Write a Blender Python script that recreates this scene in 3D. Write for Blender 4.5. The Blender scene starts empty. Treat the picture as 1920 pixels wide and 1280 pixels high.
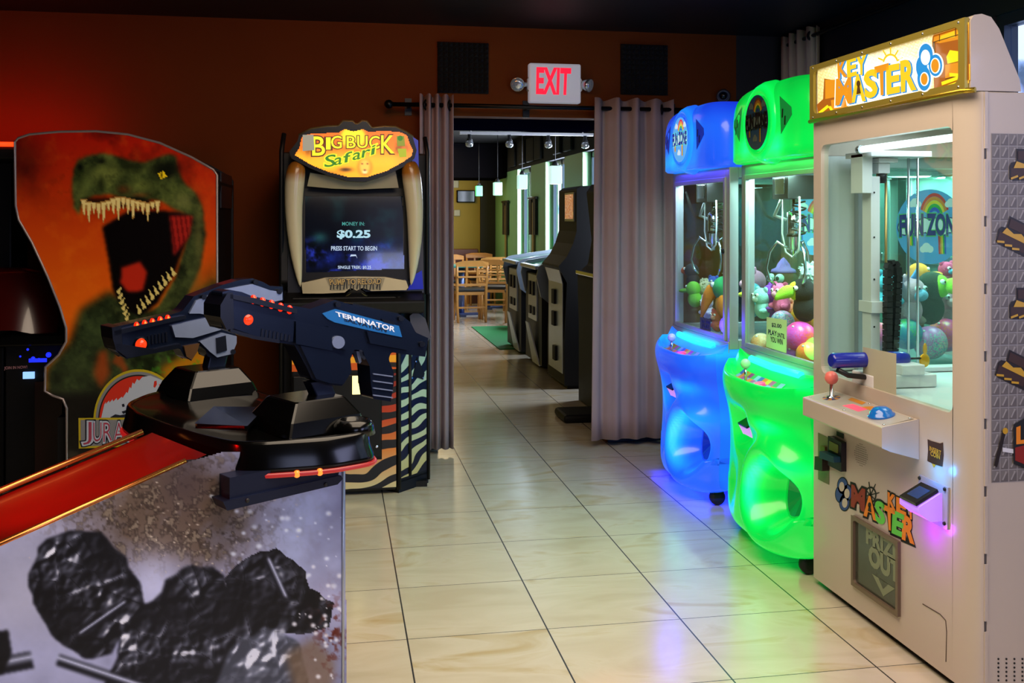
import bpy, math, random
import numpy as np
from mathutils import Vector, Matrix

V = Vector
random.seed(4)
SC = bpy.context.scene
COL = SC.collection

# ------------------------------------------------------------------ camera geometry of the room survey
F, CX, HY, H = 1862.0, 960.0, 408.0, 1.37
TH = math.radians(10.1)
CT, ST = math.cos(TH), math.sin(TH)


def ray(u, v):
    a = (u - CX) / F
    return V((ST + a * CT, CT - a * ST, (HY - v) / F))


def onX(u, v, X):
    d = ray(u, v); t = X / d.x
    return V((X, d.y * t, H + d.z * t))


def onY(u, v, Y):
    d = ray(u, v); t = Y / d.y
    return V((d.x * t, Y, H + d.z * t))


def onZ(u, v, z):
    d = ray(u, v); t = (z - H) / d.z
    return V((d.x * t, d.y * t, z))


class Plane:
    """a flat surface in the room: O a point on it, N its outward normal"""
    def __init__(s, O, N):
        s.O, s.N = V(O), V(N).normalized()

    def px(s, u, v, off=0.0):
        d = ray(u, v); c = V((0, 0, H))
        t = (s.O - c).dot(s.N) / d.dot(s.N)
        return c + d * t + s.N * off

    def quad(s, c4):
        """corners TL TR BR BL in survey coordinates -> map of the unit square"""
        tl, tr, br, bl = [s.px(*c) for c in c4]
        def f(x, y, off=0.0):
            return (bl * (1 - x) + br * x) * (1 - y) + (tl * (1 - x) + tr * x) * y + s.N * off
        return f


def lin(c):
    return c / 12.92 if c <= 0.04045 else ((c + 0.055) / 1.055) ** 2.4


def C(h):
    h = h.lstrip('#')
    return tuple(lin(int(h[i:i + 2], 16) / 255) for i in (0, 2, 4)) + (1.0,)


# ------------------------------------------------------------------ materials
MATS = {}


def mat(name, col='#808080', rough=0.5, metal=0.0, emit=None, es=1.0, coat=0.0, spec=0.5, var=0.0, vscale=8.0,
        bump=0.0, bscale=200.0, sss=0.0):
    if name in MATS:
        return MATS[name]
    m = bpy.data.materials.new(name); m.use_nodes = True
    nt = m.node_tree; N = nt.nodes; L = nt.links
    b = N['Principled BSDF']
    c = C(col)
    b.inputs['Base Color'].default_value = c
    b.inputs['Roughness'].default_value = rough
    b.inputs['Metallic'].default_value = metal
    b.inputs['Specular IOR Level'].default_value = spec
    b.inputs['Coat Weight'].default_value = coat
    b.inputs['Coat Roughness'].default_value = 0.05
    if emit:
        b.inputs['Emission Color'].default_value = C(emit)
        b.inputs['Emission Strength'].default_value = es
    if var or bump:
        tc = N.new('ShaderNodeTexCoord')
    if var:
        n = N.new('ShaderNodeTexNoise'); n.inputs['Scale'].default_value = vscale; n.inputs['Detail'].default_value = 5
        L.new(tc.outputs['Object'], n.inputs['Vector'])
        mx = N.new('ShaderNodeMix'); mx.data_type = 'RGBA'
        mx.inputs['A'].default_value = tuple(x * (1 - var) for x in c[:3]) + (1,)
        mx.inputs['B'].default_value = tuple(min(1, x * (1 + var)) for x in c[:3]) + (1,)
        L.new(n.outputs['Fac'], mx.inputs['Factor']); L.new(mx.outputs['Result'], b.inputs['Base Color'])
    if bump:
        n2 = N.new('ShaderNodeTexNoise'); n2.inputs['Scale'].default_value = bscale; n2.inputs['Detail'].default_value = 4
        L.new(tc.outputs['Object'], n2.inputs['Vector'])
        bp = N.new('ShaderNodeBump'); bp.inputs['Strength'].default_value = bump; bp.inputs['Distance'].default_value = 0.004
        L.new(n2.outputs['Fac'], bp.inputs['Height']); L.new(bp.outputs['Normal'], b.inputs['Normal'])
    MATS[name] = m
    return m


def glow(name, col, es=1.0, base='#101010', rough=0.4):
    return mat(name, base, rough, emit=col, es=es)


def ramp(N, stops, interp='LINEAR'):
    r = N.new('ShaderNodeValToRGB'); r.color_ramp.interpolation = interp
    e = r.color_ramp.elements
    while len(e) > 1:
        e.remove(e[-1])
    e[0].position, e[0].color = stops[0][0], C(stops[0][1])
    for p, c in stops[1:]:
        k = e.new(p); k.color = C(c)
    return r


def glass(name, tint='#ffffff', refl=0.9, rough=0.01, ior=1.45):
    m = bpy.data.materials.new(name); m.use_nodes = True
    nt = m.node_tree; N = nt.nodes; L = nt.links
    for n in list(N):
        N.remove(n)
    o = N.new('ShaderNodeOutputMaterial'); mx = N.new('ShaderNodeMixShader')
    t = N.new('ShaderNodeBsdfTransparent'); t.inputs[0].default_value = C(tint)
    g = N.new('ShaderNodeBsdfGlossy'); g.inputs['Roughness'].default_value = rough
    lw = N.new('ShaderNodeLayerWeight'); lw.inputs['Blend'].default_value = .5          # Schlick: same from both faces of a thin pane
    pw = N.new('ShaderNodeMath'); pw.operation = 'POWER'; pw.inputs[1].default_value = 5
    mu = N.new('ShaderNodeMath'); mu.operation = 'MULTIPLY_ADD'; mu.inputs[1].default_value = refl * .9; mu.inputs[2].default_value = .045 * refl
    L.new(lw.outputs['Facing'], pw.inputs[0]); L.new(pw.outputs[0], mu.inputs[0]); L.new(mu.outputs[0], mx.inputs[0])
    L.new(t.outputs[0], mx.inputs[1]); L.new(g.outputs[0], mx.inputs[2]); L.new(mx.outputs[0], o.inputs[0])
    MATS[name] = m
    return m


def attr_mat(name, rough=0.3, es=0.0, coat=0.0, spec=0.5):
    m = bpy.data.materials.new(name); m.use_nodes = True
    nt = m.node_tree; N = nt.nodes; L = nt.links
    b = N['Principled BSDF']; a = N.new('ShaderNodeAttribute'); a.attribute_name = 'Col'
    L.new(a.outputs['Color'], b.inputs['Base Color'])
    b.inputs['Roughness'].default_value = rough; b.inputs['Coat Weight'].default_value = coat
    b.inputs['Specular IOR Level'].default_value = spec
    if es:
        L.new(a.outputs['Color'], b.inputs['Emission Color']); b.inputs['Emission Strength'].default_value = es
    return m


# ------------------------------------------------------------------ mesh builder
_tcache = {}


def text_geo(s, bold=0.0):
    k = (s, bold)
    if k in _tcache:
        return _tcache[k]
    cu = bpy.data.curves.new('t', 'FONT'); cu.body = s; cu.offset = bold; cu.resolution_u = 3; cu.size = 1
    ob = bpy.data.objects.new('t', cu); COL.objects.link(ob)
    dg = bpy.context.evaluated_depsgraph_get()
    me = bpy.data.meshes.new_from_object(ob.evaluated_get(dg))
    vs = [v.co.copy() for v in me.vertices]; fs = [tuple(p.vertices) for p in me.polygons]
    bpy.data.objects.remove(ob); bpy.data.curves.remove(cu); bpy.data.meshes.remove(me)
    _tcache[k] = (vs, fs)
    return _tcache[k]


class MB:
    def __init__(s):
        s.v, s.f, s.m, s.s, s.mats = [], [], [], [], []

    def mi(s, m):
        if m not in s.mats:
            s.mats.append(m)
        return s.mats.index(m)

    def add(s, vs, fs, m, smooth=False):
        b = len(s.v); i = s.mi(m)
        s.v += [V(x) for x in vs]
        for f in fs:
            s.f.append(tuple(b + k for k in f)); s.m.append(i); s.s.append(smooth)
        return s

    def face(s, pts, m, smooth=False):
        return s.add(pts, [tuple(range(len(pts)))], m, smooth)

    def box(s, a, b, m):
        x0, y0, z0 = a; x1, y1, z1 = b
        vs = [(x, y, z) for x in (x0, x1) for y in (y0, y1) for z in (z0, z1)]
        return s.add(vs, [(0, 1, 3, 2), (4, 6, 7, 5), (0, 4, 5, 1), (2, 3, 7, 6), (0, 2, 6, 4), (1, 5, 7, 3)], m)

    def obox(s, c, ax, ay, az, m):
        """box with centre c and half-axis vectors"""
        c, ax, ay, az = V(c), V(ax), V(ay), V(az)
        vs = [c + ax * i + ay * j + az * k for i in (-1, 1) for j in (-1, 1) for k in (-1, 1)]
        return s.add(vs, [(0, 1, 3, 2), (4, 6, 7, 5), (0, 4, 5, 1), (2, 3, 7, 6), (0, 2, 6, 4), (1, 5, 7, 3)], m)

    def prism(s, pts, vec, m, msides=None, smooth=False):
        pts = [V(p) for p in pts]; vec = V(vec); n = len(pts)
        s.face(pts, m); s.face([p + vec for p in reversed(pts)], m)
        s.add(pts + [p + vec for p in pts], [(i, i + n, (i + 1) % n + n, (i + 1) % n) for i in range(n)], msides or m, smooth)
        return s

    def loft(s, rings, m, closed=True, cap0=True, cap1=True, smooth=True):
        n = len(rings[0]); vs = [V(p) for r in rings for p in r]; fs = []
        for k in range(len(rings) - 1):
            for i in range(n if closed else n - 1):
                j = (i + 1) % n
                fs.append((k * n + i, k * n + j, (k + 1) * n + j, (k + 1) * n + i))
        b = len(s.v)
        s.add(vs, fs, m, smooth)
        if cap0 and closed:
            s.f.append(tuple(b + i for i in reversed(range(n)))); s.m.append(s.mi(m)); s.s.append(False)
        if cap1 and closed:
            s.f.append(tuple(b + (len(rings) - 1) * n + i for i in range(n))); s.m.append(s.mi(m)); s.s.append(False)
        return s

    def tube(s, path, r, m, n=10, caps=True, smooth=True, closed=False):
        P = [V(p) for p in path]; rings = []
        rs = r if isinstance(r, (list, tuple)) else [r] * len(P)
        up = None
        for i, p in enumerate(P):
            a = P[i - 1] if (i > 0 or closed) else P[0]
            b = P[(i + 1) % len(P)] if (i < len(P) - 1 or closed) else P[-1]
            t = (b - a).normalized()
            if up is None:
                up = t.orthogonal().normalized()
            up = (up - t * up.dot(t))
            up = up.normalized() if up.length > 1e-6 else t.orthogonal().normalized()
            w = t.cross(up)
            rings.append([p + (up * math.cos(q) + w * math.sin(q)) * rs[i] for q in [2 * math.pi * k / n for k in range(n)]])
        if closed:
            rings.append(rings[0])
        return s.loft(rings, m, True, caps and not closed, caps and not closed, smooth)

    def lathe(s, o, axis, prof, m, n=24, smooth=True, cap0=True, cap1=True):
        o, ax = V(o), V(axis).normalized(); u = ax.orthogonal().normalized(); w = ax.cross(u)
        rings = [[o + ax * h + (u * math.cos(q) + w * math.sin(q)) * r for q in [2 * math.pi * k / n for k in range(n)]] for r, h in prof]
        return s.loft(rings, m, True, cap0, cap1, smooth)

    def ell(s, c, r, m, R=None, nu=20, nv=12):
        c = V(c); r = (r, r, r) if not isinstance(r, (tuple, list)) else r
        vs, fs = [], []
        for j in range(nv + 1):
            a = math.pi * j / nv
            for i in range(nu):
                b = 2 * math.pi * i / nu
                p = V((r[0] * math.sin(a) * math.cos(b), r[1] * math.sin(a) * math.sin(b), r[2] * math.cos(a)))
                vs.append(c + (R @ p if R else p))
        for j in range(nv):
            for i in range(nu):
                k = (i + 1) % nu
                fs.append((j * nu + i, (j + 1) * nu + i, (j + 1) * nu + k, j * nu + k))
        return s.add(vs, fs, m, True)

    def grid(s, fn, nu, nv, m, smooth=True, flip=False):
        vs = [fn(i / nu, j / nv) for j in range(nv + 1) for i in range(nu + 1)]
        w = nu + 1
        fs = [(j * w + i, j * w + i + 1, (j + 1) * w + i + 1, (j + 1) * w + i) for j in range(nv) for i in range(nu)]
        if flip:
            fs = [tuple(reversed(f)) for f in fs]
        return s.add(vs, fs, m, smooth)

    def text(s, txt, f, m, off=0.0, bold=0.0):
        """lettering stretched onto the unit-square map f"""
        vs, fs = text_geo(txt, bold)
        x0 = min(v.x for v in vs); x1 = max(v.x for v in vs); y0 = min(v.y for v in vs); y1 = max(v.y for v in vs)
        pad = bold
        X0, X1, Y0, Y1 = x0 + pad, x1 - pad, y0 + pad, y1 - pad
        return s.add([f((v.x - X0) / (X1 - X0), (v.y - Y0) / (Y1 - Y0), off) for v in vs], fs, m)

    def poly(s, pl, pts, m, off=0.0):
        return s.face([pl.px(u, v, off) for u, v in pts], m)

    def disc(s, pl, u, v, ru, rv, m, off=0.0, n=28, a0=0, a1=360, r2=None):
        A = [math.radians(a0 + (a1 - a0) * k / n) for k in range(n + (0 if a1 - a0 >= 360 else 1))]
        return s.poly(pl, [(u + ru * math.cos(a), v - rv * math.sin(a)) for a in A], m, off)

    def ring(s, pl, u, v, ru, rv, k, m, off=0.0, n=32, a0=0, a1=360):
        q = []
        for i in range(n + 1):
            a = math.radians(a0 + (a1 - a0) * i / n)
            q.append((u + ru * math.cos(a), v - rv * math.sin(a), u + ru * k * math.cos(a), v - rv * k * math.sin(a)))
        for i in range(n):
            s.poly(pl, [q[i][:2], q[i + 1][:2], q[i + 1][2:], q[i][2:]], m, off)
        return s

    def build(s, name, parent=None, bevel=0.0, sub=0, seg=2, merge=False):
        me = bpy.data.meshes.new(name)
        me.from_pydata([tuple(v) for v in s.v], [], s.f)
        for m in s.mats:
            me.materials.append(m)
        me.polygons.foreach_set('material_index', s.m)
        me.polygons.foreach_set('use_smooth', s.s)
        me.update()
        o = bpy.data.objects.new(name, me); COL.objects.link(o)
        if parent is not None:
            o.parent = parent
            if parent.type == 'EMPTY':
                o.matrix_parent_inverse = Matrix.Translation(-parent.location)
        if bevel:
            b = o.modifiers.new('b', 'BEVEL'); b.width = bevel; b.segments = seg; b.limit_method = 'ANGLE'; b.angle_limit = math.radians(35)
        if sub:
            b = o.modifiers.new('s', 'SUBSURF'); b.levels = sub; b.render_levels = sub
        return o


def tag(o, label, cat, group=None, kind=None):
    o['label'] = label; o['category'] = cat
    if group: o['group'] = group
    if kind: o['kind'] = kind
    return o


def thing(name, label, cat, loc=(0, 0, 0), group=None):
    o = bpy.data.objects.new(name, None); COL.objects.link(o); o.location = loc; o.empty_display_size = 0.1
    return tag(o, label, cat, group)


def struct(mb, name, bevel=0.0, parent=None):
    o = mb.build(name, parent, bevel)
    if parent is None:
        o['kind'] = 'structure'
    return o


def copy_tree(o, parent=None):
    c = o.copy(); COL.objects.link(c)
    if parent is not None:
        c.parent = parent
    for ch in list(o.children):
        copy_tree(ch, c)
    return c


# ------------------------------------------------------------------ printed art as coloured vertices
def vnoise(shape, cells, seed):
    rs = np.random.RandomState(seed)
    g = rs.rand(cells[0] + 2, cells[1] + 2)
    y = np.linspace(0, cells[0], shape[0]); x = np.linspace(0, cells[1], shape[1])
    yi = np.minimum(y.astype(int), cells[0]); xi = np.minimum(x.astype(int), cells[1])
    fy = (y - yi)[:, None]; fx = (x - xi)[None, :]
    fy = fy * fy * (3 - 2 * fy); fx = fx * fx * (3 - 2 * fx)
    a = g[yi][:, xi]; b = g[yi][:, xi + 1]; c = g[yi + 1][:, xi]; d = g[yi + 1][:, xi + 1]
    return (a * (1 - fx) + b * fx) * (1 - fy) + (c * (1 - fx) + d * fx) * fy


def fbm(shape, base, seed, octs=5, gain=0.55):
    t = np.zeros(shape); a = 1.0; s = 0.0
    for o in range(octs):
        t += a * vnoise(shape, (int(base[0] * 2 ** o), int(base[1] * 2 ** o)), seed + o); s += a; a *= gain
    return t / s


def H3(h):
    h = h.lstrip('#')
    return np.array([int(h[i:i + 2], 16) / 255 for i in (0, 2, 4)])


def inpoly(U, W, poly):
    r = np.zeros(U.shape, bool); n = len(poly)
    for i in range(n):
        x0, y0 = poly[i]; x1, y1 = poly[(i + 1) % n]
        if y0 == y1: continue
        c = ((y0 > W) != (y1 > W)) & (U < (x1 - x0) * (W - y0) / (y1 - y0) + x0)
        r ^= c
    return r


def blur(a, k):
    if k < 1: return a
    for _ in range(2):
        for ax in (0, 1):
            p = np.concatenate([np.repeat(np.take(a, [0], ax), k, ax), a, np.repeat(np.take(a, [-1], ax), k, ax)], ax)
            c = np.cumsum(p, ax); c = np.concatenate([np.zeros_like(np.take(c, [0], ax)), c], ax)
            n = a.shape[ax]
            a = (np.take(c, range(2 * k + 1, 2 * k + 1 + n), ax) - np.take(c, range(n), ax)) / (2 * k + 1)
    return a


class Art:
    def __init__(s, u0, u1, v0, v1, step):
        s.us = np.arange(u0, u1 + step, step); s.vs = np.arange(v0, v1 + step, step)
        s.U, s.W = np.meshgrid(s.us, s.vs); s.c = np.zeros(s.U.shape + (3,)); s.step = step

    def mix(s, mask, col):
        col = H3(col) if isinstance(col, str) else col
        s.c = s.c * (1 - mask[..., None]) + col * mask[..., None]

    def fill(s, poly, col, soft=0, alpha=1.0, mod=None):
        k = blur(inpoly(s.U, s.W, poly).astype(float), int(soft / s.step)) * alpha
        if mod is not None: k = k * mod
        s.mix(k, col)
        return k

    def spot(s, u, v, ru, rv, col, alpha=1.0, p=1.0):
        d = ((s.U - u) / ru) ** 2 + ((s.W - v) / rv) ** 2
        s.mix(np.exp(-d ** p) * alpha, col)

    def mesh(s, name, pl, parent, material, outline=None, off=0.0):
        h, w = s.U.shape
        c = V((0, 0, H))
        a = (s.U - CX) / F
        D = np.stack([ST + a * CT, CT - a * ST, (HY - s.W) / F], -1)
        N = np.array(pl.N); k = float((pl.O - c).dot(pl.N))
        T = k / (D @ N)
        P = np.array(c) + D * T[..., None] + N * off
        idx = np.arange(h * w).reshape(h, w)
        q = np.stack([idx[:-1, :-1], idx[1:, :-1], idx[1:, 1:], idx[:-1, 1:]], -1).reshape(-1, 4)
        if outline:
            cu = s.U[:-1, :-1] + s.step / 2; cw = s.W[:-1, :-1] + s.step / 2
            q = q[inpoly(cu, cw, outline).reshape(-1)]
        me = bpy.data.meshes.new(name)
        me.from_pydata(P.reshape(-1, 3).tolist(), [], q.tolist())
        ca = me.color_attributes.new('Col', 'FLOAT_COLOR', 'POINT')
        col = np.clip(s.c, 0, 1).reshape(-1, 3)
        col = np.where(col <= 0.04045, col / 12.92, ((col + 0.055) / 1.055) ** 2.4)
        ca.data.foreach_set('color', np.concatenate([col, np.ones((len(col), 1))], 1).astype(np.float32).ravel())
        me.materials.append(material); me.update()
        o = bpy.data.objects.new(name, me); COL.objects.link(o); o.parent = parent
        if parent.type == 'EMPTY':
            o.matrix_parent_inverse = Matrix.Translation(-parent.location)
        return o


def light(name, kind, loc, power, col='#ffffff', size=0.5, size_y=None, rot=None, target=None, spot=None, blend=0.6):
    l = bpy.data.lights.new(name, kind); l.energy = power; l.color = C(col)[:3]
    if kind == 'AREA':
        l.size = size
        if size_y: l.shape = 'RECTANGLE'; l.size_y = size_y
    else:
        l.shadow_soft_size = size
    if spot: l.spot_size = math.radians(spot); l.spot_blend = blend
    o = bpy.data.objects.new(name, l); COL.objects.link(o); o.location = loc
    if target is not None:
        o.rotation_euler = (V(target) - V(loc)).to_track_quat('-Z', 'Y').to_euler()
    elif rot:
        o.rotation_euler = rot
    return o
# ------------------------------------------------------------------ camera
cam = bpy.data.cameras.new('camera'); cam.lens = F / 1920 * 36; cam.sensor_width = 36; cam.shift_y = -(640 - HY) / 1920
cam.clip_start = 0.05
cam_o = bpy.data.objects.new('camera', cam); COL.objects.link(cam_o)
cam_o.location = (0, 0, H); cam_o.rotation_euler = (math.radians(90), 0, -TH)
SC.camera = cam_o
SC.view_settings.view_transform = 'Standard'
SC.view_settings.look = 'None'
SC.view_settings.exposure = 0.0
SC.cycles.max_bounces = 10; SC.cycles.transparent_max_bounces = 24
SC.cycles.sample_clamp_indirect = 6.0
SC.cycles.caustics_reflective = False; SC.cycles.caustics_refractive = False

w = bpy.data.worlds.new('world'); SC.world = w; w.use_nodes = True
w.node_tree.nodes['Background'].inputs[0].default_value = C('#8fa6c8'); w.node_tree.nodes['Background'].inputs[1].default_value = 0.035

# ------------------------------------------------------------------ floor tiles
def tile_mat():
    m = bpy.data.materials.new('cream_tiles'); m.use_nodes = True
    nt = m.node_tree; N = nt.nodes; L = nt.links; b = N['Principled BSDF']
    geo = N.new('ShaderNodeNewGeometry'); sp = N.new('ShaderNodeSeparateXYZ'); L.new(geo.outputs['Position'], sp.inputs[0])
    def math_(op, a, bb=None):
        n = N.new('ShaderNodeMath'); n.operation = op
        for i, q in enumerate((a, bb)):
            if q is None: continue
            if isinstance(q, (int, float)): n.inputs[i].default_value = q
            else: L.new(q, n.inputs[i])
        return n.outputs[0]
    def lines(out, ph, size, wd):
        t = math_('DIVIDE', math_('SUBTRACT', out, ph), size)
        fr = math_('FRACT', t)
        d = math_('MULTIPLY', math_('ABSOLUTE', math_('SUBTRACT', fr, 0.5)), -1.0)
        d = math_('MULTIPLY', math_('ADD', d, 0.5), size)     # metres to the nearest joint
        return math_('LESS_THAN', d, wd), math_('FLOOR', t)
    lx, ix = lines(sp.outputs['X'], 0.231 - 0.465 * 20, 0.465, 0.0026)
    ly, iy = lines(sp.outputs['Y'], 2.787 - 0.4512 * 20, 0.4512, 0.0017)
    joint = math_('MAXIMUM', lx, ly)
    cmb = N.new('ShaderNodeCombineXYZ'); L.new(ix, cmb.inputs[0]); L.new(iy, cmb.inputs[1])
    wn = N.new('ShaderNodeTexWhiteNoise'); L.new(cmb.outputs[0], wn.inputs[0])
    # faint sandy veining, shifted from tile to tile
    sc = N.new('ShaderNodeVectorMath'); sc.operation = 'SCALE'; sc.inputs['Scale'].default_value = 7.0; L.new(wn.outputs['Color'], sc.inputs[0])
    ad = N.new('ShaderNodeVectorMath'); L.new(geo.outputs['Position'], ad.inputs[0]); L.new(sc.outputs[0], ad.inputs[1])
    mp = N.new('ShaderNodeMapping'); mp.inputs['Scale'].default_value = (2.2, 5.5, 1); mp.inputs['Rotation'].default_value = (0, 0, 0.5); L.new(ad.outputs[0], mp.inputs[0])
    nz = N.new('ShaderNodeTexNoise'); nz.inputs['Scale'].default_value = 1.0; nz.inputs['Detail'].default_value = 5; nz.inputs['Distortion'].default_value = 1.2
    L.new(mp.outputs[0], nz.inputs['Vector'])
    r = ramp(N, [(0.3, '#cfc2a6'), (0.55, '#dbd0b8'), (0.72, '#c6b183')]); L.new(nz.outputs['Fac'], r.inputs[0])
    mx = N.new('ShaderNodeMix'); mx.data_type = 'RGBA'; L.new(joint, mx.inputs['Factor']); L.new(r.outputs[0], mx.inputs['A'])
    mx.inputs['B'].default_value = C('#1c1a18'); L.new(mx.outputs['Result'], b.inputs['Base Color'])
    rr = math_('ADD', math_('MULTIPLY', nz.outputs['Fac'], 0.10), math_('ADD', math_('MULTIPLY', joint, 0.4), 0.18))
    L.new(rr, b.inputs['Roughness'])
    b.inputs['Specular IOR Level'].default_value = 0.55
    b.inputs['Coat Weight'].default_value = .8; b.inputs['Coat Roughness'].default_value = .2; b.inputs['Coat IOR'].default_value = 1.85
    bp = N.new('ShaderNodeBump'); bp.inputs['Strength'].default_value = 0.5; bp.inputs['Distance'].default_value = 0.001; bp.invert = True
    L.new(joint, bp.inputs['Height']); L.new(bp.outputs[0], b.inputs['Normal'])
    return m

M_tile = tile_mat()
M_wall = mat('burnt_orange_paint', '#6a320a', 0.7, var=0.12, vscale=3, bump=0.15, bscale=60, spec=.12)
M_dark = mat('black_paint', '#0d0c0f', 0.9, var=0.2, vscale=2, spec=0.0)
M_ceil = mat('black_ceiling', '#08080b', 0.55, var=0.2, vscale=2)
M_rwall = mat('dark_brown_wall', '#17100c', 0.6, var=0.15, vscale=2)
M_yel = mat('mustard_paint', '#8d7c1c', 0.6, var=0.1, vscale=2)
M_grn = mat('pale_green_paint', '#6fa583', 0.5, var=0.08, vscale=2)
M_grnlit = mat('lit_reveal_green', '#9fd49a', 0.5, var=0.05)  # lighter green carries the window light on the far reveals
M_band = mat('slate_band_paint', '#24272d', 0.8, var=0.1, spec=.1)
M_base = mat('base_dark', '#120f0d', 0.5, var=0.1)
YW = 5.87

mb = MB(); mb.box((-3.2, -2.5, -0.1), (3.6, 16.4, 0.0), M_tile); struct(mb, 'floor')
mb = MB(); mb.box((-3.2, -2.5, 2.51), (3.6, 16.4, 2.62), M_ceil); struct(mb, 'ceiling')
mb = MB()
mb.box((-3.2, YW, 0), (0.60, YW + 0.13, 2.51), M_wall); mb.box((1.63, YW, 0), (2.47, YW + 0.13, 2.51), M_wall); mb.box((2.47, YW, 0), (2.8, YW + 0.13, 2.51), M_rwall)  # right end coloured dark brown where the orange wall falls into darkness
mb.box((0.60, YW, 1.975), (1.63, YW + 0.13, 2.51), M_wall)
struct(mb, 'wall_back')
mb = MB(); mb.box((0.55, YW + 0.14, 1.972), (1.75, YW + 0.95, 2.505), mat('blue_sheen_soffit', '#06061c', 0.9, var=0.1, spec=0.0)); struct(mb, 'trim_1', 0.004)  # blue sheen of the underside is put into the matte base colour
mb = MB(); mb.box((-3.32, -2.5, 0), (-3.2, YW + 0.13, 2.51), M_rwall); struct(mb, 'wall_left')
# right wall with its street window beside the key cabinet
wy0, wy1, wz0, wz1 = 1.2, 3.86, 0.9, 2.24
mb = MB()
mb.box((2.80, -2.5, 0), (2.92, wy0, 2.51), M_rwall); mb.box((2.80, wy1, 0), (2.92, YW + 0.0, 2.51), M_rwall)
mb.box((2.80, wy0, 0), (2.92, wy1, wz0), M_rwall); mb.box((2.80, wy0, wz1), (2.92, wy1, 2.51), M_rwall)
struct(mb, 'wall_right')
M_alu = mat('window_aluminium', '#3a4150', 0.35, 0.7)
mb = MB()
for a, b in (((2.815, wy0, wz1 - 0.05), (2.88, wy1, wz1)), ((2.815, wy0, wz0), (2.88, wy1, wz0 + 0.05)), ((2.815, wy0, wz0 + .05), (2.88, wy0 + 0.05, wz1 - .05)),
             ((2.815, wy1 - 0.05, wz0 + .05), (2.88, wy1, wz1 - .05)), ((2.815, 2.22, wz0 + .05), (2.88, 2.27, wz1 - .05))):
    mb.box(a, b, M_alu)
win1 = struct(mb, 'window_1')
mb = MB(); mb.box((2.845, wy0 + .05, wz0 + .05), (2.852, wy1 - .05, wz1 - .05), glass('street_glass', '#e8f0ff', 0.6)); mb.build('pane', win1)


def outside_mat(name, es):
    m = bpy.data.materials.new(name); m.use_nodes = True
    nt = m.node_tree; N = nt.nodes; L = nt.links; b = N['Principled BSDF']
    geo = N.new('ShaderNodeNewGeometry')
    n = N.new('ShaderNodeTexNoise'); n.inputs['Scale'].default_value = 3.2; n.inputs['Detail'].default_value = 6; n.inputs['Distortion'].default_value = 0.8
    L.new(geo.outputs['Position'], n.inputs['Vector'])
    r = ramp(N, [(0.30, '#5a6a80'), (0.42, '#9db4d8'), (0.5, '#eef4ff'), (1, '#ffffff')]); L.new(n.outputs['Fac'], r.inputs[0])
    L.new(r.outputs[0], b.inputs['Emission Color']); b.inputs['Emission Strength'].default_value = es
    L.new(r.outputs[0], b.inputs['Base Color'])
    return m


M_out = outside_mat('bright_street', 1.6)
mb = MB(); mb.face([(3.5, -2.0, -0.5), (3.5, 6.2, -0.5), (3.5, 6.2, 3.4), (3.5, -2.0, 3.4)], M_out)
o = struct(mb, 'backdrop_street')
# back wall behind the photographer
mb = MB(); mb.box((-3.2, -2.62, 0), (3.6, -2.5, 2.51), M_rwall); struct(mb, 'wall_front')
# skirtings
mb = MB(); mb.box((-3.0, YW - 0.015, 0), (0.595, YW, 0.09), M_base); struct(mb, 'baseboard_left', 0.003)
mb = MB(); mb.box((1.635, YW - 0.015, 0), (2.8, YW, 0.09), M_base); struct(mb, 'baseboard_right', 0.003)

# ------------------------------------------------------------------ dining room beyond the doorway
XB, YB = 2.6, 16.2
mb = MB(); mb.box((-2.6, YB, 0), (XB + .3, YB + 0.12, 2.51), M_yel); struct(mb, 'wall_far')
mb = MB(); mb.box((-2.72, YW + 0.13, 0), (-2.6, YB, 2.51), M_yel); struct(mb, 'wall_far_left')
wins = [(13.15, 14.15), (11.15, 12.2), (9.25, 10.3), (7.2, 8.3)]
mb = MB(); prev = YB
zt, zb = 2.07, 0.80
for y0, y1 in wins:
    mb.box((XB, y1, 0), (XB + 0.16, prev, zt), M_grn); mb.box((XB, y0, 0), (XB + 0.16, y1, zb), M_grn); prev = y0
mb.box((XB, YW + 0.13, 0), (XB + 0.16, prev, zt), M_grn)
mb.box((XB, YW + 0.13, zt), (XB + 0.16, YB, 2.51), M_band)
for y0, y1 in wins:
    mb.box((XB + 0.001, y1 - 0.004, zb), (XB + 0.158, y1 - 0.0005, zt), M_grnlit)
struct(mb, 'wall_windows')
M_wfr = mat('grey_window_frame', '#8d95a2', 0.4, 0.3)
M_day = outside_mat('bright_yard', 3.0)
M_sham = mat('shamrock_green', '#0f7a3a', 0.5, emit='#0f7a3a', es=0.3)
M_pane = glass('yard_glass', '#eef6ff', 0.5)
for k, (y0, y1) in enumerate(wins):
    mb = MB(); x0 = XB + 0.09; x1 = XB + 0.13
    for a, b in ((y0, y0 + .06), (y1 - .06, y1), ((y0 + y1) / 2 - .03, (y0 + y1) / 2 + .03)):
        mb.box((x0, a, zb), (x1, b, zt), M_wfr)
    mb.box((x0, y0, zt - .06), (x1, y1, zt), M_wfr); mb.box((x0, y0, zb), (x1, y1, zb + .06), M_wfr)
    fr = struct(mb, 'window_%d' % (k + 2))
    mb = MB(); mb.box((x0 + .02, y0 + .06, zb + .06), (x0 + .025, y1 - .06, zt - .06), M_pane); mb.build('pane', fr)
mb = MB(); mb.face([(XB + 0.9, YW - .2, -0.5), (XB + 0.9, YB + 1, -0.5), (XB + 0.9, YB + 1, 3.4), (XB + 0.9, YW - .2, 3.4)], M_day); struct(mb, 'backdrop_yard')
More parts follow.
